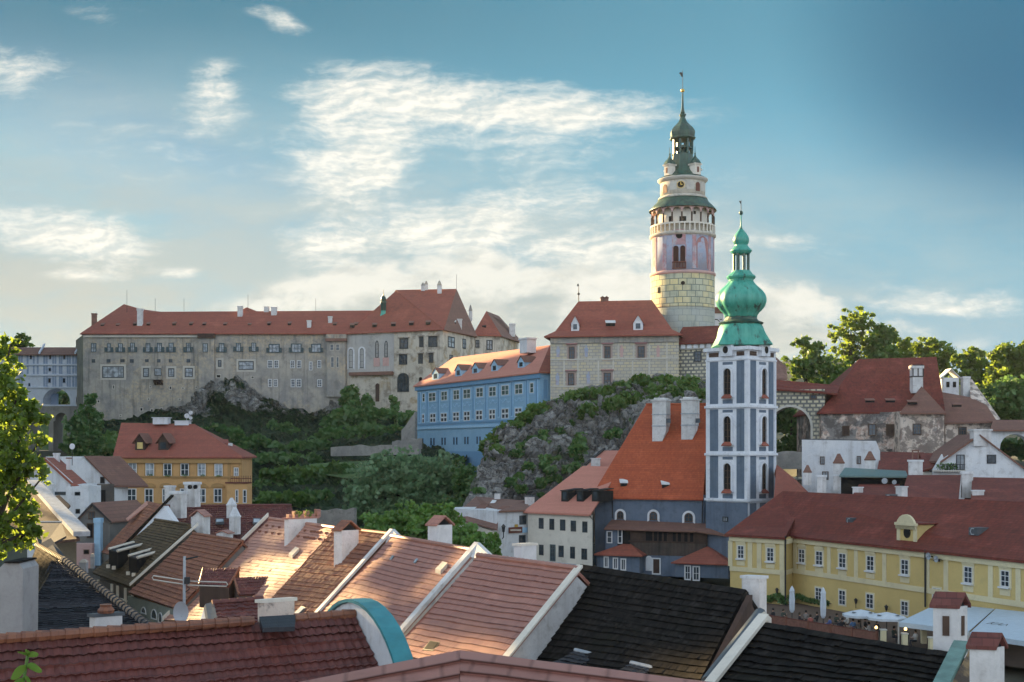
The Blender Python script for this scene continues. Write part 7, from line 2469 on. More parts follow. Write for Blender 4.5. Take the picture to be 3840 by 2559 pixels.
# golden lit roof with white gable
tI = thing('golden_roof_house', 'narrow house whose tiled roof glows golden in the low sun', 'house', pv(470, 2080, 118))
rI = tile_field(tI, pv(380, 2072, 119), pv(430, 2085, 116.5), pv(556, 1880, 121), pv(612, 1894, 118), M['goldmoss2'] if 'goldmoss2' in M else M['pan3'], .32, .24, .03, .04, .05, seed=7)
m = MB()
a, b = pv(440, 2080, 116.3), pv(618, 1888, 117.6)
m.prism([a, b, pv(652, 1862, 119), pv(640, 1862, 119.5), pv(600, 1905, 117.4), pv(425, 2085, 116.2)], up(.14))
m.build('verge', M['slate'], tI)
m = MB()
m.prism([pv(614, 1898, 117.8), pv(655, 1960, 116.5), pv(590, 2010, 115.4), pv(440, 2088, 115.8)], V((.3, .5, 0)))
m.build('gable_wall', M['white'], tI)
m = MB()
m.slab([pv(472, 1945, 119.6), pv(480, 1952, 119), pv(556, 1892, 120.4), pv(551, 1878, 121)], .1)
m.build('dormer_roof', M['pan2'], rI)
m = MB()
m.prism([pv(380, 2074, 119.2), pv(428, 2088, 116.8), pv(470, 2060, 121), pv(430, 2050, 123)], up(-7))
m.build('wall', M['greyp'], tI)
# long red roof behind
tJ, rJ = front_house('long_red_roof_house', 'long low house with a plain red roof in front of the ochre house', pv(560, 2060, 118), pv(1150, 2060, 118), pv(600, 1902, 124), pv(1092, 1897, 124), M['pan4r'] if 'pan4r' in M else M['pan4'], .36, .24, seed=8)
for u0, v0, u1, v1 in ((808, 1945, 839, 1960), (948, 1944, 976, 1961)):
    m = MB()
    m.slab([P(u0, v1, 121), P(u1, v1, 121), P(u1 + 1, v0, 121.8), P(u0 + 1, v0, 121.8)], .18)
    o = m.build('skylight', M['lead'], rJ)
    m = MB()
    m.slab([P(u0 + 3, v1 - 2, 120.9), P(u1 - 3, v1 - 2, 120.9), P(u1 - 2, v0 + 2, 121.7), P(u0 + 4, v0 + 2, 121.7)], .02)
    m.build('skylight_pane', M['glassl'], o)
CH = [((1500, 655, 1575, 805), 123, 'slim white chimney in front of the ochre house, left of the wide one', 'slab'), ((1685, 622, 1797, 828), 122, 'wide white chimney with two dark holes before the ochre house', 'slab'), ((1558, 705, 1672, 928), 120, 'white stepped chimney standing on the long red roof', 'slab'),
      ((2060, 765, 2130, 930), 122, 'slim white chimney with a pointed cap behind its twin on the red roof', 'cone'), ((2085, 850, 2165, 1075), 119.5, 'slim white chimney with a pointed cap in front of its twin', 'cone'), ((1748, 870, 1880, 1085), 112, 'white chimney with tiled gable cap and small dish on the red roof', 'house'), ((1975, 1055, 2090, 1140), 108, 'tiny gabled chimney peeping over the brown pantile ridge', 'house')]
for a, d, lb, stl in CH:
    u0, v0, u1, v1 = z7(*a)
    t_ = thing('chimney', lb, 'chimney', P((u0 + u1) / 2, v1, d))
    o = chimney(t_, u0, v0, u1, v1 + 8, d, M['whitec'], M['pan1'] if stl == 'house' else M['white'], style=stl, name='shaft', X=(1, -.35, 0))
    if a[0] == 1685:
        m = MB()
        for x in (1712, 1762):
            u, v = z7(x, 668)
            q = P(u, v, d - 1.4)
            m.prism([q + V((math.cos(k * math.pi / 6) * .16, 0, math.sin(k * math.pi / 6) * .2)) for k in range(12)], V((0, .5, 0)))
        m.build('flue_hole', M['dark'], t_)
# chimneys on the front row
def big_chimney(label, u0, um, u1, vt, vbl, vbr, d, cap, capm=None, dep=None, mat=None, X=None):
    """A tall plastered stack seen on its edge: left face u0-um, right face um-u1."""
    k = d / F
    t_ = thing('chimney', label, 'chimney', P(um, vbl, d))
    wl, wr2 = (um - u0) * k, (u1 - um) * k
    a = math.atan2(wl, wr2)
    C0 = P(um, vbl, d); z0 = min(C0.z, P(um, vbr, d).z) - .8
    ang = R(X if X else 28)
    L = C0 + V((-wl, wl * math.tan(ang) * .9, 0))
    Rr = C0 + V((wr2, wr2 * math.tan(R(35)), 0))
    Bk = L + (Rr - C0)
    zt_ = P(um, vt, d).z
    m = MB()
    m.prism([V((p.x, p.y, z0)) for p in (C0, Rr, Bk, L)], up(zt_ - z0))
    o = m.build('shaft', mat or M['whitec'], t_)
    cc_ = (C0 + Bk) / 2
    ax = (Rr - C0); ax = V((ax.x, ax.y, 0))
    ay = (L - C0); ay = V((ay.x, ay.y, 0))
    hi = max(ax.length, ay.length) * .45
    if cap == 'gable':
        m = MB()
        e = 1.22
        for s in (-1, 1):
            p0 = cc_ + ax * (.5 * e) * s - ay * .5 * e
            p1 = cc_ + ax * (.5 * e) * s + ay * .5 * e
            r0, r1 = cc_ - ay * .5 * e, cc_ + ay * .5 * e
            P_ = [V((p0.x, p0.y, zt_ - .06)), V((p1.x, p1.y, zt_ - .06)), V((r1.x, r1.y, zt_ + hi)), V((r0.x, r0.y, zt_ + hi))]
            m.prism(P_, up(.1))
        m.build('tiled_cap', capm or M['pan1'], t_)
        m = MB()
        for s in (-1, 1):
            p = cc_ + ay * .42 * s
            m.prism([V((p.x, p.y, zt_)) - ax * .42, V((p.x, p.y, zt_)) + ax * .42, V((p.x, p.y, zt_ + hi * .8))], ay.normalized() * -.12 * s)
        m.build('cap_gable', M['dark'], t_)
    else:
        m = MB()
        m.prism([V((cc_.x, cc_.y, zt_)) + ax * .58 * sx + ay * .58 * sy for sx, sy in ((-1, -1), (1, -1), (1, 1), (-1, 1))], up(.12))
        m.build('cap_slab', capm or M['cream'], t_)
    return t_, o, (C0, Rr, L, zt_)
t1_, o1_, g1_ = big_chimney('broad white wall chimney with a broken tile top on the golden roof', 1065, 1082, 1178, 1948, 2064, 2030, 94, 'slab', M['pan1'])
m = MB()
for i in range(6):
    f = i / 5
    q = g1_[0].lerp(g1_[1], f)
    m.box(V((q.x, q.y + .3, g1_[3] + .1)), .28, .5, .25 + .22 * (i % 2) + .1 * (i == 5), g1_[1] - g1_[0])
m.build('loose_tiles', M['pan1'], t1_)
leaves('weeds', M['leafm'], [(g1_[0].lerp(g1_[1], f) + up(1e-3 + g1_[3] - g1_[0].z + .4), (.3, .3, .25), 40) for f in (.35, .7)], .18, t1_, seed=71)
big_chimney('tall white chimney with small tiled gable cap on the brown pantile roof', 1250, 1282, 1340, 1990, 2138, 2098, 85, 'gable', M['pan3'])
t2_, o2_, g2_ = big_chimney('cream chimney with glowing tiled gable cap before the green tree', 1603, 1640, 1694, 1970, 2055, 2055, 79, 'gable', M['pan1'])
big_chimney('square white chimney with flat slab top behind the red pantile ridge', 1927, 1956, 2012, 2048, 2112, 2112, 66, 'slab', M['cream'])
big_chimney('white sloping chimney behind the right end of the black roof', 2787, 2848, 2879, 2172, 2335, 2335, 52, 'slab', M['white'])
# skylights and snow guards on the row
def skylight(par, pts, h, mat, pm=None, label=None):
    m = MB()
    m.prism(pts, up(h))
    o = m.build('skylight', mat, par, label=label)
    if pm:
        m = MB()
        c = sum(pts, V((0, 0, 0))) / 4
        m.prism([p.lerp(c, .2) + up(h + .01) for p in pts], up(.02))
        m.build('skylight_pane', pm, o)
    return o
pF = (pv(613, 2325, 98.5), pv(1011, 1948, 102), pv(1256, 1983, 90))
pD = (pv(1142, 2362, 80), pv(1470, 2014, 83.4), pv(1776, 2068, 70))
pC = (pv(1462, 2450, 64.5), pv(1792, 2087, 67), pv(2166, 2137, 59))
pE = (pv(932, 2345, 86), pv(1260, 1983, 90), pv(1460, 2006, 84))
skylight(rF, [on(pF, *p) for p in ((1082, 2088), (1096, 2095), (1122, 2068), (1108, 2062))], .22, M['trimw'])
skylight(rD, [on(pD, *p) for p in ((1632, 2150), (1652, 2156), (1678, 2128), (1660, 2122))], .25, M['trimw'])
skylight(rE, [on(pE, *p) for p in ((1092, 2322), (1104, 2330), (1146, 2290), (1130, 2284))], .2, M['lead'], M['glassl'])
skylight(rC, [on(pC, *p) for p in ((1585, 2452), (1625, 2456), (1650, 2425), (1612, 2418))], .2, M['iron'], M['dark'], 'open dark skylight')
for u, v in ((1460, 2100), (1550, 2112)):
    skylight(rD, [on(pD, *p) for p in ((u, v), (u + 8, v + 2), (u + 18, v - 12), (u + 10, v - 14))], .06, M['glassl'])
for i in range(9):
    for j in range(2):
        for b_ in (0, 1):
            p = on(pF, (1000 + i * 24 if b_ == 0 else 1180 + i * 22) - j * 26, (1975 + i * 3.2 if b_ == 0 else 1998 + i * 3.0) + j * 22)
            if b_ == 1 and i > 3:
                continue
            MB().box(p, .22, .1, .16).build('snow_guard', M['pan3'], rF)
# dormers on the golden roof
for i, (tl, tr_, br, blf) in enumerate((((763, 2133), (898, 2130), (858, 2200), (748, 2192)), ((878, 2168), (1036, 2160), (992, 2226), (896, 2232)))):
    d = 92 - i * 1.5
    t_ = MB()
    a, b, c, e = P(*tl, d + 1.6), P(*tr_, d + .8), P(*br, d - .6), P(*blf, d)
    o = tile_field(rF, e, c, a, b, M['pan4'], .3, .22, .03, .035, .0, 'dormer_roof', seed=20 + i)
    m = MB()
    m.prism([e + up(-.15), c + up(-.15), b + up(-.2), a + up(-.2)], up(-1.5))
    m.build('dormer_box', M['wood'], o)
    m = MB()
    for p, q in ((a, e), (b, c)):
        m.tube([p + up(.06), q + up(.06)], .09, 5)
    m.build('verge_board', M['pan3'], o)
# small roof right behind the front ridge, with its white gable
tK, rK = front_house('small_tiled_house', 'small brown roof with a white gable just behind the front ridge', pv(812, 2372, 50.5), pv(1010, 2362, 51.5), pv(795, 2268, 53), pv(985, 2252, 54), M['pan4'], .36, .26, M['white'], seed=9)
m = MB()
m.prism([pv(764, 2278, 52.6), pv(795, 2268, 52.9), pv(815, 2365, 50.4), pv(778, 2365, 50.4)], V((0, .3, .1)))
m.build('verge_sheet', M['lead'], tK)
m = MB()
m.prism([pv(740, 2362, 50.6), pv(780, 2362, 50.6), pv(764, 2282, 52.8)], V((.1, .4, 0)))
m.build('gable_wall', M['white'], tK)
big_chimney('squat mottled chimney with stone slab standing on the front ridge', 964, 990, 1092, 2262, 2330, 2330, 46, 'slab', M['cream'], mat=M['ruin2'])
# ------------------------------------------------------------------ nearest dark red roof with ridge, and its curved gable
tA, rA_ = front_house('front_tiled_house', 'near house with a long dark red pantile roof across the lower left', pv(-90, 3035, 34), pv(1559, 2794, 40), pv(-90, 2415, 38), pv(1328, 2310, 44), M['pan4'], .40, .30, seed=10, amp=.06, step=.075, ridge=False, sag=.10, base=4)
ridge_tiles(rA_, pv(-90, 2413, 38), pv(948, 2338, 42), M['pan3'], .42, .16, .08)
ridge_tiles(rA_, pv(1105, 2330, 43), pv(1328, 2311, 44), M['pan3'], .42, .16, .08)
m = MB()
m.prism([pv(972, 2330, 42.2), pv(1108, 2322, 42.8), pv(1105, 2368, 41.6), pv(985, 2372, 41.2)], up(.15))
m.build('lead_flashing', M['slateb'], rA_)
Hd = V((.503, -.864, 0)); Rd = V((.864, .503, 0))
rE_ = pv(1328, 2310, 44)
gp = lambda th_, o, g=0: rE_ + Hd * ((4.2 + g) * math.cos(th_)) + up(10.6 - rE_.z + (4.15 + g) * math.sin(th_)) + Rd * o
m, cap_ = MB(), MB()
n = 22
pts = [gp(math.pi * i / n, .05) for i in range(n + 1)]
m.prism([rE_ + Hd * 4.2 + up(6 - rE_.z) + Rd * .05] + pts + [rE_ - Hd * 4.2 + up(6 - rE_.z) + Rd * .05], Rd * .5)
m.build('curved_gable', M['white'], tA)
for i in range(n):
    a, b = math.pi * i / n, math.pi * (i + 1) / n
    for o_, w_, mm in ((0, .62, 0),):
        cap_.add([gp(a, o_ - .08, .02), gp(b, o_ - .08, .02), gp(b, o_ + w_, .02), gp(a, o_ + w_, .02), gp(a, o_ - .08, .13), gp(b, o_ - .08, .13), gp(b, o_ + w_, .13), gp(a, o_ + w_, .13)], [[3, 2, 1, 0], [4, 5, 6, 7], [0, 1, 5, 4], [2, 3, 7, 6], [1, 2, 6, 5], [3, 0, 4, 7]])
cap_.build('gable_coping', plain('teal_sheet', (.045, .27, .31), .42, .3, 1.2, 0, .5), tA)
# ------------------------------------------------------------------ the two black shingle roofs
tM, rM = front_house('black_roof_house', 'house with a huge black shingle roof and two tilted roof hatches', pv(1935, 2535, 57.5), pv(2590, 2620, 46.5), pv(2177, 2116, 61.7), pv(2797, 2211, 50.7), M['slate'], .36, .20, M['woodg'], seed=11, amp=.0, step=.06, sag=.16, ridge=False)
for x0, y0 in ((2052, 2500), (2262, 2548)):
    d = 54.5 if x0 < 2100 else 50.5
    m = MB()
    a, b, c, e = P(x0, y0, d - .4), P(x0 + 92, y0 + 14, d - 1.4), P(x0 + 188, y0 - 38, d - .2), P(x0 + 104, y0 - 58, d + .8)
    o = tile_field(rM, a, b, e, c, M['slateb'], .34, .24, 0, .05, 0, 'roof_hatch', seed=31)
    m.tube([e + up(.05), c + up(.05)], .09, 6)
    m.build('hatch_ridge', M['zinc'], o)
    m = MB()
    m.prism([a + up(-.15), b + up(-.15), c + up(-.15), e + up(-.15)], up(-.7))
    m.build('hatch_box', M['wood'], o)
m = MB()                                                           # timbered gable of the black roof on the right
a, b = pv(2800, 2232, 50.4), pv(2612, 2600, 46.3)
m.prism([a, b, b + V((.25, .1, 0)), a + V((.25, .1, 0))], up(-.35))
m.build('verge_board', M['wood'], tM)
m = MB()
m.prism([pv(2802, 2240, 50.9), pv(2630, 2575, 46.9), pv(2700, 2620, 47.5), pv(2880, 2420, 52)], V((.1, .2, 0)))
m.build('gable_boards', M['wood'], tM)
m = MB()
m.tube([pv(2852, 2300, 48), pv(2650, 2560, 42.5)], .22, 8)
m.build('gutter', M['lead'], tM)
tN, rN = front_house('black_roof_house', 'near black shingle roof at the lower right with a pale plastered verge', pv(2640, 2610, 38.5), pv(3470, 2700, 32.5), pv(2862, 2333, 42), pv(3592, 2452, 36), M['slate'], .36, .20, M['ruin2'], seed=12, amp=.0, step=.06, sag=.12, ridge=False)
verge(tN, pv(2636, 2604, 38.4), pv(2864, 2318, 42), .34, .14, M['cream'])
m = MB()
m.prism([pv(2853, 2325, 42.1), pv(2866, 2316, 42.1), pv(2893, 2340, 43), pv(2885, 2350, 43)], up(.2))
m.build('verge_return', M['cream'], tN)
verge(tN, pv(3492, 2660, 32.5), pv(3606, 2424, 36), .42, .16, plain('verdigris_sheet', (.20, .34, .30), .6, .35, 2.0), name='copper_verge')
m = MB()
m.prism([pv(3510, 2670, 32.4), pv(3640, 2428, 35.6), pv(3660, 2680, 33)], V((.3, .4, 0)))
m.build('ochre_gable', plaster('flaking_ochre', (.36, .24, .11), (.28, .19, .10), (.08, .06, .05), .9, .6, th=(.45, .6), bs=.5), tN)
t3_, o3_, g3_ = big_chimney('white chimney house with square openings and tiled cap at the lower right', 3508, 3592, 3640, 2276, 2450, 2450, 37, 'gable', M['pan4'], X=20)
m = MB()
c0_, r0_, l0_, zt_ = g3_
for p, q, f0, f1, z0, z1_ in ((l0_, c0_, .38, .66, .55, 1.2), (c0_, r0_, .35, .62, .55, 1.2)):
    ww = Wall(p, q)
    L = (q - p); L = V((L.x, L.y, 0))
    a, b = p + L * f0, p + L * f1
    ww.band(m, a, b, zt_ - z1_ + .35, zt_ - .28, 0, .03)
m.build('flue_opening', M['frameb'], t3_)
big_chimney('grey white chimney with a pitched brown cap at the bottom right corner', 3645, 3730, 3780, 2430, 2680, 2680, 33, 'gable', M['pan4'], X=18)
# ------------------------------------------------------------------ nearest pink roof at the bottom edge
tB = thing('near_pink_roof', 'near hipped roof of big flat pink tiles at the bottom edge', 'roof', P(1720, 2900, 8.5))
ap = P(1725, 2438, 10.2)
eL_, eR_ = P(250, 2730, 9.6), P(3300, 2640, 9.8)
fl, fr = P(100, 3150, 8.2), P(3200, 3120, 8.2)
tile_field(tB, fl, P(1725, 3095, 8.2), eL_, ap, M['flat'], .17, .30, 0, .035, 0, 'left_slope', 1, 13, .1, .004)
tile_field(tB, P(1725, 3095, 8.2), fr, ap, eR_, M['flat'], .17, .30, 0, .035, 0, 'right_slope', 1, 14, .1, .004)
m = MB()
m.slab([P(250, 2735, 9.65), ap + V((0, .02, -.02)), P(3300, 2645, 9.85), P(3300, 2760, 12), P(250, 2800, 12)], .1)
m.build('back_slope', M['flat'], tB)
m = MB()
m.prism([V((p.x * .9, p.y + .2, 15.5)) for p in (fl, fr, P(3300, 2645, 11.6), P(250, 2735, 11.6))], up(1.2))
m.build('wall', M['cream'], tB)
# ------------------------------------------------------------------ slate roof and chimneys at the lower left
zk_ = zoomer(0, 2000, 3.3614)
k_ = lambda x, y, d: P(*zk_(x, y), d)
tS = thing('slate_roof_house', 'hipped house with blue black shingles and one mossy slope coloured golden as in sun at the lower left', 'house', k_(900, 1400, 52) + up(-2))
aS = k_(800, 345, 63)
tile_field(tS, k_(180, 1420, 47), k_(2050, 1330, 50.5), k_(640, 352, 62.6), aS, M['slateb'], .32, .24, 0, .06, .06, 'front_slope', seed=15)
tile_field(tS, k_(280, 660, 58), k_(430, 800, 54.5), k_(462, 160, 70), aS + V((-.3, 0, .02)), M['goldmoss'], .3, .26, 0, .06, .04, 'sunlit_slope', seed=16)  # low sun's gold is put into this slope's shingle colour
m = MB()
m.slab([aS, k_(462, 160, 70), k_(640, 60, 76), k_(900, 400, 68)], .15)
m.slab([aS, k_(2050, 1330, 50.5), k_(2000, 1300, 58), k_(900, 400, 68)], .15)
m.build('back_slope', M['slateb'], tS)
ridge_tiles(tS, k_(2040, 1322, 50.4), aS, M['zinc'] if False else M['slateb2'] if 'slateb2' in M else plain('grey_hip_tiles', (.085, .09, .10), .85, .5, 2, 0, .1), .45, .17, .06)
ridge_tiles(tS, aS, k_(462, 160, 70), M['goldmoss'], .4, .13, .05)
m = MB()
m.prism([V((p.x, p.y, 3)) for p in (k_(300, 1420, 48.5), k_(1900, 1330, 51.5), k_(1900, 1330, 60), k_(300, 1420, 60))], up(4.0))
m.build('wall', M['whitec'], tS)
tc_ = thing('chimney', 'wide grey plastered chimney with slanted top corners at the left edge', 'chimney', P(40, 2400, 42))
m = MB()
a, b = k_(-300, 1500, 42), k_(262, 1360, 42)
zt2 = k_(0, 378, 42).z
m.prism([V((a.x, 42, 11)), V((b.x, 42, 11)), V((k_(290, 0, 42).x, 42, k_(0, 450, 42).z)), V((k_(235, 0, 42).x, 42, zt2)), V((k_(55, 0, 42).x, 42, zt2)), V((k_(-40, 0, 42).x, 42, k_(0, 470, 42).z))], V((0, 1.4, 0)))
m.build('shaft', plaster('grey_chimney_plaster', (.36, .355, .36), (.31, .305, .31), (.18, .17, .17), .6, .7), tc_)
m = MB()
m.prism([k_(50, 380, 41.9), k_(240, 380, 41.9), k_(232, 358, 41.9), k_(62, 358, 41.9)], V((0, 1.6, 0)))
m.build('cap', M['slate'], tc_)
t4_, o4_, g4_ = big_chimney('low white chimney with grey slab and terracotta pot on the slate roof', 331, 358, 441, 2316, 2385, 2385, 45, 'slab', M['lead'], X=30)
m = MB()
c_ = (g4_[1] + g4_[2]) / 2
m.lathe(V((c_.x, c_.y, g4_[3] + .12)), [(.28, 0), (.3, .1), (.2, .22), (.22, .3), (.1, .3)], 12)
m.build('chimney_pot', M['pan3'], t4_)
# dark sheds and sheet metal edge under the tree
tL = thing('dark_roof_house', 'house with a dark timber roof and a long grey sheet metal verge', 'house', q8(500, 1400, 98))
m = MB()
m.slab([q8(330, 510, 112), q8(940, 1160, 92), q8(640, 1190, 90), q8(60, 950, 98), q8(60, 620, 112)], .2)
m.build('roof', M['wood'], tL)
m = MB()
a, b = q8(345, 520, 111.6), q8(905, 1135, 92.2)
s = V((.8, .2, 0))
m.prism([a - s * .2, a + s, b + s * 1.1, b - s * .3], up(.35))
m.build('sheet_verge', plain('pale_sheet', (.40, .44, .50), .5, .3, 2.5), tL)
m = MB()
m.slab([q8(640, 775, 108), q8(900, 905, 104), q8(880, 945, 103), q8(640, 830, 107)], .15)
m.build('side_verge', M['trimw'], tL)
m = MB()
m.slab([q8(640, 660, 112), q8(700, 650, 113), q8(830, 770, 110), q8(770, 830, 107), q8(650, 720, 109)], .15)
m.build('small_dormer', M['wood'], tL)
m = MB()
m.prism([V((p.x, p.y, 3)) for p in (q8(420, 1240, 96), q8(900, 1240, 95), q8(900, 1240, 104), q8(420, 1240, 106))], up(q8(0, 1190, 96).z - 3))
m.build('wall', plaster('dim_ochre_wall', (.22, .19, .13), (.18, .155, .11), (.09, .08, .06), .5, .5), tL)
tT = thing('lean_to_shed', 'dark slate lean-to below the sheet metal verge', 'shed', q8(560, 1260, 88))
m = MB()
m.slab([q8(350, 968, 92), q8(720, 968, 92), q8(780, 1130, 86), q8(480, 1290, 82), q8(420, 1120, 86)], .15)
m.build('roof', M['slateb'], tT)
m = MB()
m.tube([q8(370, 966, 92), q8(725, 966, 92)], .07, 5)
m.build('ridge_bar', M['trimw'], tT)
m = MB()
m.prism([V((p.x, p.y, 3)) for p in (q8(480, 1250, 84), q8(760, 1120, 87), q8(720, 980, 91), q8(420, 1000, 91))], up(5))
m.build('wall', M['woodg'], tT)
# street corner details: steps and gate posts
gpst = MB()
for i, (x0, y0, x1, y1, d) in enumerate(((945, 1440, 1025, 1568, 100), (1070, 1375, 1108, 1480, 104))):
    t_ = thing('gate_post', ['broad pale gate post in the yard below the grey gable', 'slim pale gate post beside the blue flue'][i], 'gate post', q8((x0 + x1) / 2, y1, d))
    m = MB()
    u0, v0, u1, v1 = z8(x0, y0, x1, y1)
    k = d / F
    m.box(P((u0 + u1) / 2, v1 + 10, d), (u1 - u0) * k, (u1 - u0) * k, (v1 - v0 + 10) * k)
    m.build('shaft', M['zinc'], t_)
    m = MB()
    m.frustum(P((u0 + u1) / 2, v0, d), (u1 - u0) * k * 1.15, (u1 - u0) * k * 1.15, .2, .2, .25)
    m.build('cap', M['trimw'], t_)
# ------------------------------------------------------------------ aerial and dish on the front ridge
ta = thing('television_aerial', 'pole with two long wire loop aerials above the tiled roofs', 'aerial', P(692, 2380, 43))
m = MB()
m.tube([P(690, 2385, 43), P(692, 2087, 43)], .05, 6)
m.build('pole', M['zinc'], ta)
for (u0, v0, u1, v1) in ((571, 2167, 696, 2178), (704, 2180, 853, 2192)):
    m = MB()
    h = 15
    m.tube([P(u1 if u0 < 600 else u0, v1 if u0 < 600 else v0, 43), P(u0 + 4 if u0 < 600 else u1 - 4, (v0 if u0 < 600 else v1) - h * .5, 43), P(u0 if u0 < 600 else u1, (v0 if u0 < 600 else v1), 43), P(u0 + 4 if u0 < 600 else u1 - 4, (v0 if u0 < 600 else v1) + h * .5, 43), P(u1 if u0 < 600 else u0, (v1 if u0 < 600 else v0) + h, 43)], .022, 5)
    m.build('loop', M['trimw'], ta)
m = MB()
m.box(P(702, 2190, 42.9), .16, .16, .22)
m.tube([P(692, 2098, 43), P(742, 2088, 43)], .03, 5)
m.tube([P(702, 2200, 43), P(712, 2208, 43), P(694, 2222, 43)], .02, 5)
m.build('bracket', M['iron'], ta)
td = thing('satellite_dish', 'large grey satellite dish on the ridge of the dark red roof', 'satellite dish', P(678, 2370, 42.5))
m = MB()
q = P(678, 2298, 42.3)
rx, rz = 29 * 42.3 / F, 42 * 42.3 / F
for rf, df in ((.02, .10), (.35, .09), (.7, .055), (1, 0)):
    for a in range(24):
        m.v.append(q + V((math.cos(a * math.pi / 12) * rx * rf, df, math.sin(a * math.pi / 12) * rz * rf)))
for j in range(3):
    for a in range(24):
        m.f.append([j * 24 + a, j * 24 + (a + 1) % 24, (j + 1) * 24 + (a + 1) % 24, (j + 1) * 24 + a]); m.m.append(0)
m.build('dish', plain('dish_grey', (.42, .43, .46), .5, .12, 3), td, True)
m = MB()
m.tube([q + V((0, .12, -.1)), q + V((0, .2, -.75))], .05, 6)
m.tube([q + V((0, 0, -rz)), q + V((-.45, -.5, -.3))], .02, 5)
m.build('mast', M['zinc'], td)
# ------------------------------------------------------------------ terrace with guests below the yellow building
ZT = 3.7
m = MB()
m.add([V((20, 121, ZT)), V((27, 141, ZT)), V((52, 122, ZT)), V((66, 82, ZT)), V((45, 86, ZT)), V((30.6, 107, ZT))], [[0, 5, 4, 3, 2, 1]])
m.build('terrace', plaster('terrace_paving', (.13, .085, .065), (.10, .07, .055), (.1, .08, .07), .5, .5), kind='structure')
zt = zoomer(2700, 2150, 3.361)
fa, fb = P(2862, 2304, 119.3), P(3288, 2372, 107.7)
fc = thing('terrace_fence', 'reddish brown wooden fence along the cafe terrace', 'fence', V((fa.x, fa.y, ZT)))
fd = V((fb.x - fa.x, fb.y - fa.y, 0)); fn = fd.normalized()
m = MB()
n = 62
for i in range(n):
    q = fa.lerp(fb, (i + .5) / n)
    m.box(V((q.x, q.y, ZT + .12)), .21, .04, q.z - ZT - .2 + .06, fn)
m.build('picket', plain('fence_boards', (.24, .115, .085), .8, .3, 4), fc)
for f in (0, .22, .42, .62, .8, 1):
    m = MB()
    q = fa.lerp(fb, f)
    m.box(V((q.x, q.y, ZT)), .18, .16, q.z - ZT + .12, fn)
    m.build('post', plain('brown_post', (.22, .09, .06), .7), fc) if f == 0 else m.build('post', bpy.data.materials['brown_post'], fc)
m = MB()
for dz in (0, -.75):
    m.prism([fa + up(dz - .05) - V((0, .06, 0)), fb + up(dz - .05) - V((0, .06, 0)), fb + up(dz - .05) + V((0, .06, 0)), fa + up(dz - .05) + V((0, .06, 0))], up(.08))
m.build('rail', M['redw'], fc)
cloth = plain('parasol_cloth', (.62, .68, .74), .8, .12, 2)
def closed_parasol(label, u, vt, d):
    t_ = thing('closed_parasol', label, 'parasol', V((P(u, 0, d).x, d, ZT)), 'folded parasols on the terrace')
    c = V((P(u, 0, d).x, d, ZT))
    h = P(u, vt, d).z - ZT
    m = MB(); m.lathe(c, [(.3, 0), (.3, .08), (.04, .1), (.04, h * .5)], 10); m.build('pole', M['iron'], t_)
    m = MB(); m.lathe(c, [(.10, h * .28), (.21, h * .34), (.25, h * .6), (.2, h * .82), (.23, h * .86), (.1, h * .96), (.0, h)], 14, lobes=7, la=.3); m.build('canopy', cloth, t_)
closed_parasol('folded white parasol standing at the drainpipe of the yellow building', 2970, 2197, 121)
closed_parasol('folded white parasol in front of the low window of the yellow building', 3087, 2202, 116)
def open_parasol(label, u, v, w, d):
    t_ = thing('open_parasol', label, 'parasol', V((P(u, 0, d).x, d, ZT)), 'open parasols on the terrace')
    c = V((P(u, 0, d).x, d, ZT))
    k = d / F
    h = P(u, v, d).z - ZT
    r = w * k / 2
    m = MB(); m.tube([c, c + up(h)], .035, 6); m.build('pole', M['iron'], t_)
    m = MB(); m.lathe(c, [(r * 1.08, h - .62), (r * 1.08, h - .42), (r * .5, h - .16), (.05, h), (0, h)], 8, rot=.3); o = m.build('canopy', cloth, t_)
    m = MB()
    for a in range(4):
        w_ = .3 + math.pi / 8 + a * math.pi / 2
        e = V((math.cos(w_), math.sin(w_), 0)); s = V((-e.y, e.x, 0))
        b = c + e * r * .68 + up(h - .19)
        m.prism([b + s * .22 - e * .08 + up(.03), b - s * .22 - e * .08 + up(.03), b - s * .12 + e * .12 - up(.03), b + s * .12 + e * .12 - up(.03)], up(.02))
    m.build('printed_mark', M['lead'], o)
open_parasol('open white parasol nearer the folded ones on the terrace', 3228, 2286, 128, 112)
open_parasol('open white parasol touching the big awning on the terrace', 3325, 2296, 140, 109)
aw = plain('awning_cloth', (.50, .60, .68), .8, .1, 2)
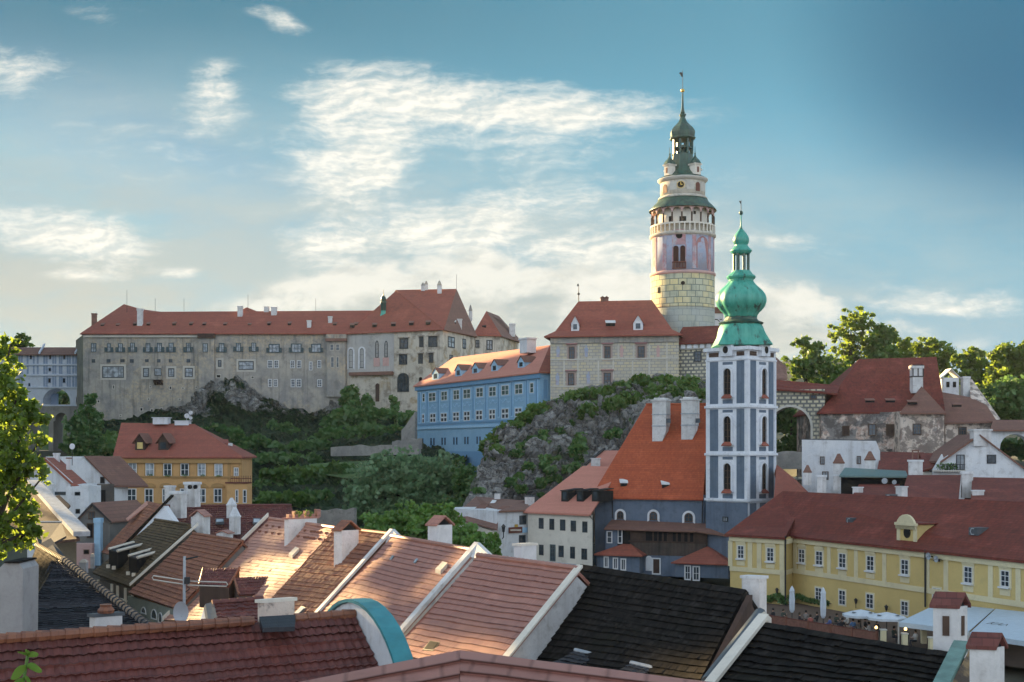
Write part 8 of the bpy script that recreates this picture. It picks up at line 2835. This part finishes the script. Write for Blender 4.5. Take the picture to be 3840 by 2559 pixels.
def awning(label, fl_, fr_, br, bl, word, uv, sz):
    t_ = thing('awning', label, 'awning', V((fl_.x, fl_.y, ZT)), 'lettered awnings over the terrace')
    m = MB()
    m.slab([fl_, fr_, br, bl], .06)
    o = m.build('canopy', aw, t_)
    m = MB()
    q = V((0, -.05, 0))
    m.prism([fl_ + q, fr_ + q, fr_ + q - up(.38), fl_ + q - up(.38)], V((0, .03, 0)))
    m.build('valance', aw, o)
    for p in (fl_, fr_):
        m = MB(); m.tube([V((p.x, p.y + .1, ZT)), V((p.x, p.y + .1, p.z))], .07, 6); m.build('post', M['trimw'], t_)
    c = bpy.data.curves.new('lettering', 'FONT')
    c.body = word
    c.size = sz
    c.align_x = 'CENTER'; c.align_y = 'CENTER'
    c.extrude = .004
    X = (fr_ - fl_).normalized(); n_ = X.cross(bl - fl_).normalized()
    if n_.z < 0: n_ = -n_
    Y = n_.cross(X)
    k = bpy.data.objects.new('lettering_curve', c)
    COL.objects.link(k)
    bpy.context.view_layer.update()
    me = bpy.data.meshes.new_from_object(k.evaluated_get(bpy.context.evaluated_depsgraph_get()))
    bpy.data.objects.remove(k)
    cen = fl_ + (fr_ - fl_) * uv[0] + (bl - fl_) * uv[1] + n_ * .03
    o0 = ORG[o]
    for v_ in me.vertices:
        v_.co = cen + X * v_.co.x + Y * v_.co.y + n_ * v_.co.z - o0
    me.materials.clear(); me.materials.append(M['lead'])
    lo_ = bpy.data.objects.new('lettering', me)
    COL.objects.link(lo_); lo_.parent = o; ORG[lo_] = o0
zw = zoomer(3240, 2000, 2.805)
wq = lambda x, y, d: P(*zw(x, y), d)
awning('left pale blue awning on the terrace, partly behind the white chimney', wq(368, 935, 104), wq(1105, 1025, 99), wq(1372, 795, 110), wq(790, 735, 115), 'KANZNOF', (.62, .45), .8)
awning('right pale blue awning with grey lettering at the picture edge', wq(1112, 1048, 98.5), wq(2050, 1190, 90), wq(2200, 880, 101), wq(1385, 795, 109), 'KANZNOF', (.40, .42), 1.15)
for i, (x, y0, y1) in enumerate(((203, 1022, 1150), (428, 1062, 1185), (708, 1105, 1225), (628, 1022, 1120))):
    d = (105, 102.5, 99, 106)[i]
    u, v0 = zw(x, y0); v1 = zw(x, y1)[1]
    t_ = thing('terrace_post', ['cream terrace post at the end of the fence', 'cream terrace post with a glowing lamp above', 'cream terrace post beside the white chimney', 'cream post under the left awning'][i], 'post', P(u, v1, d))
    k = d / F
    m = MB(); m.box(P(u, v1 + 14, d), 52 / 2.805 * k, .4, (v1 - v0 + 14) * k); m.build('shaft', M['yellowl'], t_)
    m = MB(); m.box(P(u, v0, d), 66 / 2.805 * k, .5, .1); m.build('cap', M['trimw'], t_)
lampm, lt_, lb_ = newmat('lamp_glow')
setb(lt_, lb_, Base_Color=(1, .7, .3), Emission_Color=(1, .62, .22), Emission_Strength=.9)
for i, (x, y, d) in enumerate(((128, 1003, 106.5), (437, 1020, 102.5))):
    t_ = thing('table_lamp', ['glowing lamp beside the last fence post', 'glowing lamp on the second cream terrace post'][i], 'lamp', wq(x, y + 12, d))
    m = MB(); m.lathe(wq(x, y + 8, d), [(0, 0), (.11, .06), (.13, .16), (.08, .26), (0, .3)], 8); m.build('lamp_globe', lampm, t_)
    m = MB(); m.lathe(wq(x, y + 16, d), [(.1, 0), (.06, .1), (.06, .16)], 8); m.build('lamp_base', M['iron'], t_)
# wall lanterns and the vine on the yellow wall
for i, (x, y) in enumerate(((1712, 385), (2095, 470), (718, 250))):
    u, v = zt(x, y)
    w = wy3 if i < 2 else wy1
    q = w.at(u, v, .35)
    t_ = thing('wall_lantern', ['black wall lantern between the two middle low windows of the yellow building', 'black wall lantern above the open parasols', 'black wall lantern over the vine near the drainpipe'][i], 'lantern', w.at(u, v, .1), 'lanterns on the yellow wall')
    m = MB(); m.frustum(q, .14, .14, .28, .28, .36); m.frustum(q + up(.36), .34, .34, .05, .05, .2); m.build('lamp_head', M['iron'], t_)
    m = MB(); m.tube([q + up(0), q + up(-.35), w.at(u, v + 16, 0)], .035, 5); m.build('bracket', M['iron'], t_)
vn = thing('wall_vine', 'dark leafy vine trained along the yellow wall behind the folded parasols', 'vine', wy3.at(3000, 2270, .1))
pts = [wy1.at(*zt(590, 330), .25), wy1.at(*zt(740, 290), .25), wy1.at(*zt(800, 350), .3), wy3.at(*zt(985, 280), .25), wy3.at(*zt(1080, 335), .25), wy3.at(*zt(1200, 355), .25), wy3.at(*zt(1400, 385), .2)]
m = MB(); m.tube(pts, .05, 5); m.build('stem', M['bark'], vn)
bl_ = []
for i in range(len(pts) - 1):
    for f in (0, .25, .5, .75):
        bl_.append((pts[i].lerp(pts[i + 1], f), (.55, .25, .42) if i < 3 else (.45, .2, .25), 60))
leaves('foliage', M['leafd'], bl_, .22, vn, seed=81)
# guests: one continuous seated figure per pose, clothes by region
def figure(joints, edges, radii, name):
    me = bpy.data.meshes.new(name)
    me.from_pydata(joints, edges, [])
    o = bpy.data.objects.new(name, me)
    COL.objects.link(o)
    sk = o.modifiers.new('skin', 'SKIN')
    ss = o.modifiers.new('sub', 'SUBSURF'); ss.levels = 1; ss.render_levels = 1
    for i, r in enumerate(radii):
        me.skin_vertices[0].data[i].radius = (r, r)
    me.skin_vertices[0].data[0].use_root = True
    bpy.context.view_layer.update()
    out = bpy.data.meshes.new_from_object(o.evaluated_get(bpy.context.evaluated_depsgraph_get()))
    bpy.data.objects.remove(o)
    return out
def seated(lean=0.0, arm=0):
    J = [(0, 0, .50), (0, .02 + lean * .5, .78), (0, .02 + lean, 1.02), (0, lean - .02, 1.12), (0, lean - .05, 1.22), (0, lean - .06, 1.34),
         (-.10, -.02, .48), (-.11, -.42, .50), (-.11, -.46, .08), (-.11, -.60, .03), (.10, -.02, .48), (.11, -.42, .50), (.11, -.44, .08), (.11, -.58, .03),
         (-.19, lean, .98), (-.24, lean - .12, .74), (-.16, lean - .38, .76 + .1 * arm), (.19, lean, .98), (.25, lean - .10, .74), (.14, lean - .36, .76 + .35 * arm), (-.13, lean - .47, .77 + .1 * arm), (.11, lean - .45, .78 + .38 * arm)]
    E_ = [(0, 1), (1, 2), (2, 3), (3, 4), (4, 5), (0, 6), (6, 7), (7, 8), (8, 9), (0, 10), (10, 11), (11, 12), (12, 13), (2, 14), (14, 15), (15, 16), (16, 20), (2, 17), (17, 18), (18, 19), (19, 21)]
    r = [.15, .135, .15, .06, .10, .075, .095, .075, .05, .04, .095, .075, .05, .04, .075, .05, .035, .075, .05, .035, .03, .03]
    return figure(J, E_, r, 'body')
pose = [seated(0, 0), seated(-.08, .6), seated(.06, 0)]
skin = plain('skin', (.50, .30, .21), .6, .1)
hair = plain('hair', (.035, .022, .015), .7)
cols = [(.10, .16, .40), (.03, .03, .035), (.35, .10, .08), (.6, .58, .55), (.05, .07, .06), (.16, .30, .55), (.25, .22, .20)]
shirts = [plain('shirt_%d' % i, c, .8) for i, c in enumerate(cols)]
names = ['blue', 'black', 'red', 'white', 'dark green', 'sky blue', 'grey']
trous = plain('trousers', (.03, .035, .05), .8)
spots = [(2900, 112.5, 1), (2935, 112, 4), (3000, 109.5, 1), (3022, 111, 6), (3040, 108, 2), (3062, 110, 1), (3112, 107, 0), (3135, 109, 4), (3160, 106, 1), (3178, 108.5, 3), (3200, 105.5, 5), (3222, 104.5, 6), (3244, 106, 1), (3262, 103.5, 3), (3290, 104.5, 1), (3352, 101, 4), (3400, 100, 1), (3432, 99, 3)]
where = ['at the left end by the white chimney', 'left of the first folded parasol', 'right of the first folded parasol', 'fourth from the left along the fence', 'fifth from the left along the fence', 'left of the second folded parasol', 'just right of the second folded parasol', 'left of the first open parasol', 'nearest the fence below the open parasol', 'under the left edge of the open parasol', 'below the first open parasol, close to the fence', 'between the two open parasols', 'under the second open parasol', 'by the end of the fence', 'right of the last fence post', 'under the left awning edge', 'under the left awning beside the cream post', 'rightmost guest under the left awning']
for i, (u, d, c) in enumerate(spots):
    d *= 1.075
    q = V((P(u, 0, d).x, d, ZT))
    t_ = thing('person', 'person in %s seated %s' % (names[c], where[i]), 'person', q, 'guests on the terrace')
    rz = rg_.choice((-1.2, .4, 1.6, 2.6, 3.1, -2.2))
    me = pose[i % 3].copy()
    me.materials.clear()
    for mm in (skin, shirts[c], trous):
        me.materials.append(mm)
    for p in me.polygons:
        z = p.center.z
        p.material_index = 0 if z > 1.10 or (abs(p.center.x) < .2 and p.center.y < -.33 and z > .6) else (1 if z > .56 else 2)
        p.use_smooth = True
    b = bpy.data.objects.new('body', me)
    COL.objects.link(b); b.parent = t_
    ORG[b] = q
    m = MB()
    hc = q + V((0, (0, -.08, .06)[i % 3] - .02, 1.3))
    m.lathe(hc, [(.10, -.10), (.115, -.02), (.11, .06), (.07, .12), (0, .14)], 10)
    o = m.build('hair', hair, t_, True)
    t_.rotation_euler = (0, 0, rz)
for i, (u, d) in enumerate(((2918, 111.5), (3012, 110), (3050, 108.5), (3125, 107.5), (3170, 107), (3212, 105.5), (3256, 104.5), (3375, 100))):
    d *= 1.075
    q = V((P(u, 0, d).x, d, ZT))
    t_ = thing('cafe_table', 'small dark cafe table ' + ['at the left end of the terrace', 'right of the first folded parasol', 'left of the second folded parasol', 'right of the second folded parasol', 'below the gap left of the open parasols', 'under the first open parasol', 'under the second open parasol', 'under the left awning'][i], 'table', q, 'tables on the terrace')
    m = MB(); m.lathe(q, [(.42, .70), (.42, .74)], 14); m.build('table_top', M['wood'], t_)
    m = MB(); m.lathe(q, [(.25, 0), (.25, .03), (.04, .05), (.04, .70)], 10); m.build('pedestal', M['iron'], t_)
# ------------------------------------------------------------------ tree at the left edge, and the sprig in the corner
tl = tree('maple_tree', 'near sunlit tree hanging in from the left edge', P(-140, 2700, 33), -60, 1500, 33,
     [(-20, 1330, 70, 90), (40, 1290, 30, 40), (10, 1440, 110, 90), (60, 1500, 70, 60), (100, 1570, 75, 60), (0, 1600, 140, 110), (120, 1530, 50, 50), (60, 1700, 110, 80), (10, 1800, 110, 90), (90, 1760, 70, 50), (60, 1920, 95, 80), (20, 2020, 110, 70), (120, 1980, 45, 55), (150, 1650, 30, 26), (160, 1790, 26, 26), (-60, 1900, 120, 160)], M['leafy'], M['bark'], 9500, .15, seed=91, tr=.22, fill=.04)
sp_ = thing('plant_sprig', 'bright green sprig in the lower left corner', 'plant', P(80, 2700, 5.2))
m = MB()
m.tube([P(60, 2750, 5.2), P(88, 2560, 5.2), P(105, 2455, 5.2)], .007, 5)
m.build('stem', M['leafb'], sp_)
def leaf(a, b, w, mat):
    m = MB()
    d_ = b - a
    s_ = d_.cross(V((0, 1, .3))).normalized()
    n_ = s_.cross(d_).normalized()
    P_ = [a]
    L_, R__ = [], []
    for i in range(7):
        f = i / 6
        c = a + d_ * f + n_ * (-.12 * d_.length * f * f)
        ww = w * math.sin(math.pi * min(1, f * .93 + .05)) ** .8
        m.v += [c - s_ * ww, c + n_ * (-.1 * w), c + s_ * ww]
    for i in range(6):
        for j in range(2):
            m.f.append([i * 3 + j, i * 3 + j + 1, i * 3 + 4 + j, i * 3 + 3 + j]); m.m.append(0)
    return m.build('leaf', mat, sp_, True)
for a, b, w in (((105, 2460), (68, 2432), .016), ((105, 2462), (155, 2440), .015), ((100, 2500), (30, 2545), .024), ((102, 2500), (172, 2505), .024), ((92, 2540), (140, 2580), .022), ((90, 2545), (40, 2600), .022), ((104, 2458), (108, 2425), .012)):
    leaf(P(*a, 5.2), P(*b, 5.1), w, M['leafb'])
# ------------------------------------------------------------------ the evening air
DENS = .00006
hm = bpy.data.materials.new('evening_air')
hm.use_nodes = True
ht = hm.node_tree
ht.nodes.clear()
vp = nd(ht, 'VolumePrincipled', None, Color=(.80, .90, 1.0), Density=DENS, Anisotropy=.25)
ho = nd(ht, 'OutputMaterial')
ht.links.new(vp.outputs[0], ho.inputs['Volume'])
m = MB()
m.prism([V((-1500, -140, 1)), V((1500, -140, 1)), V((1500, 1700, 1)), V((-1500, 1700, 1))], up(152))
m.build('haze', hm, kind='stuff')
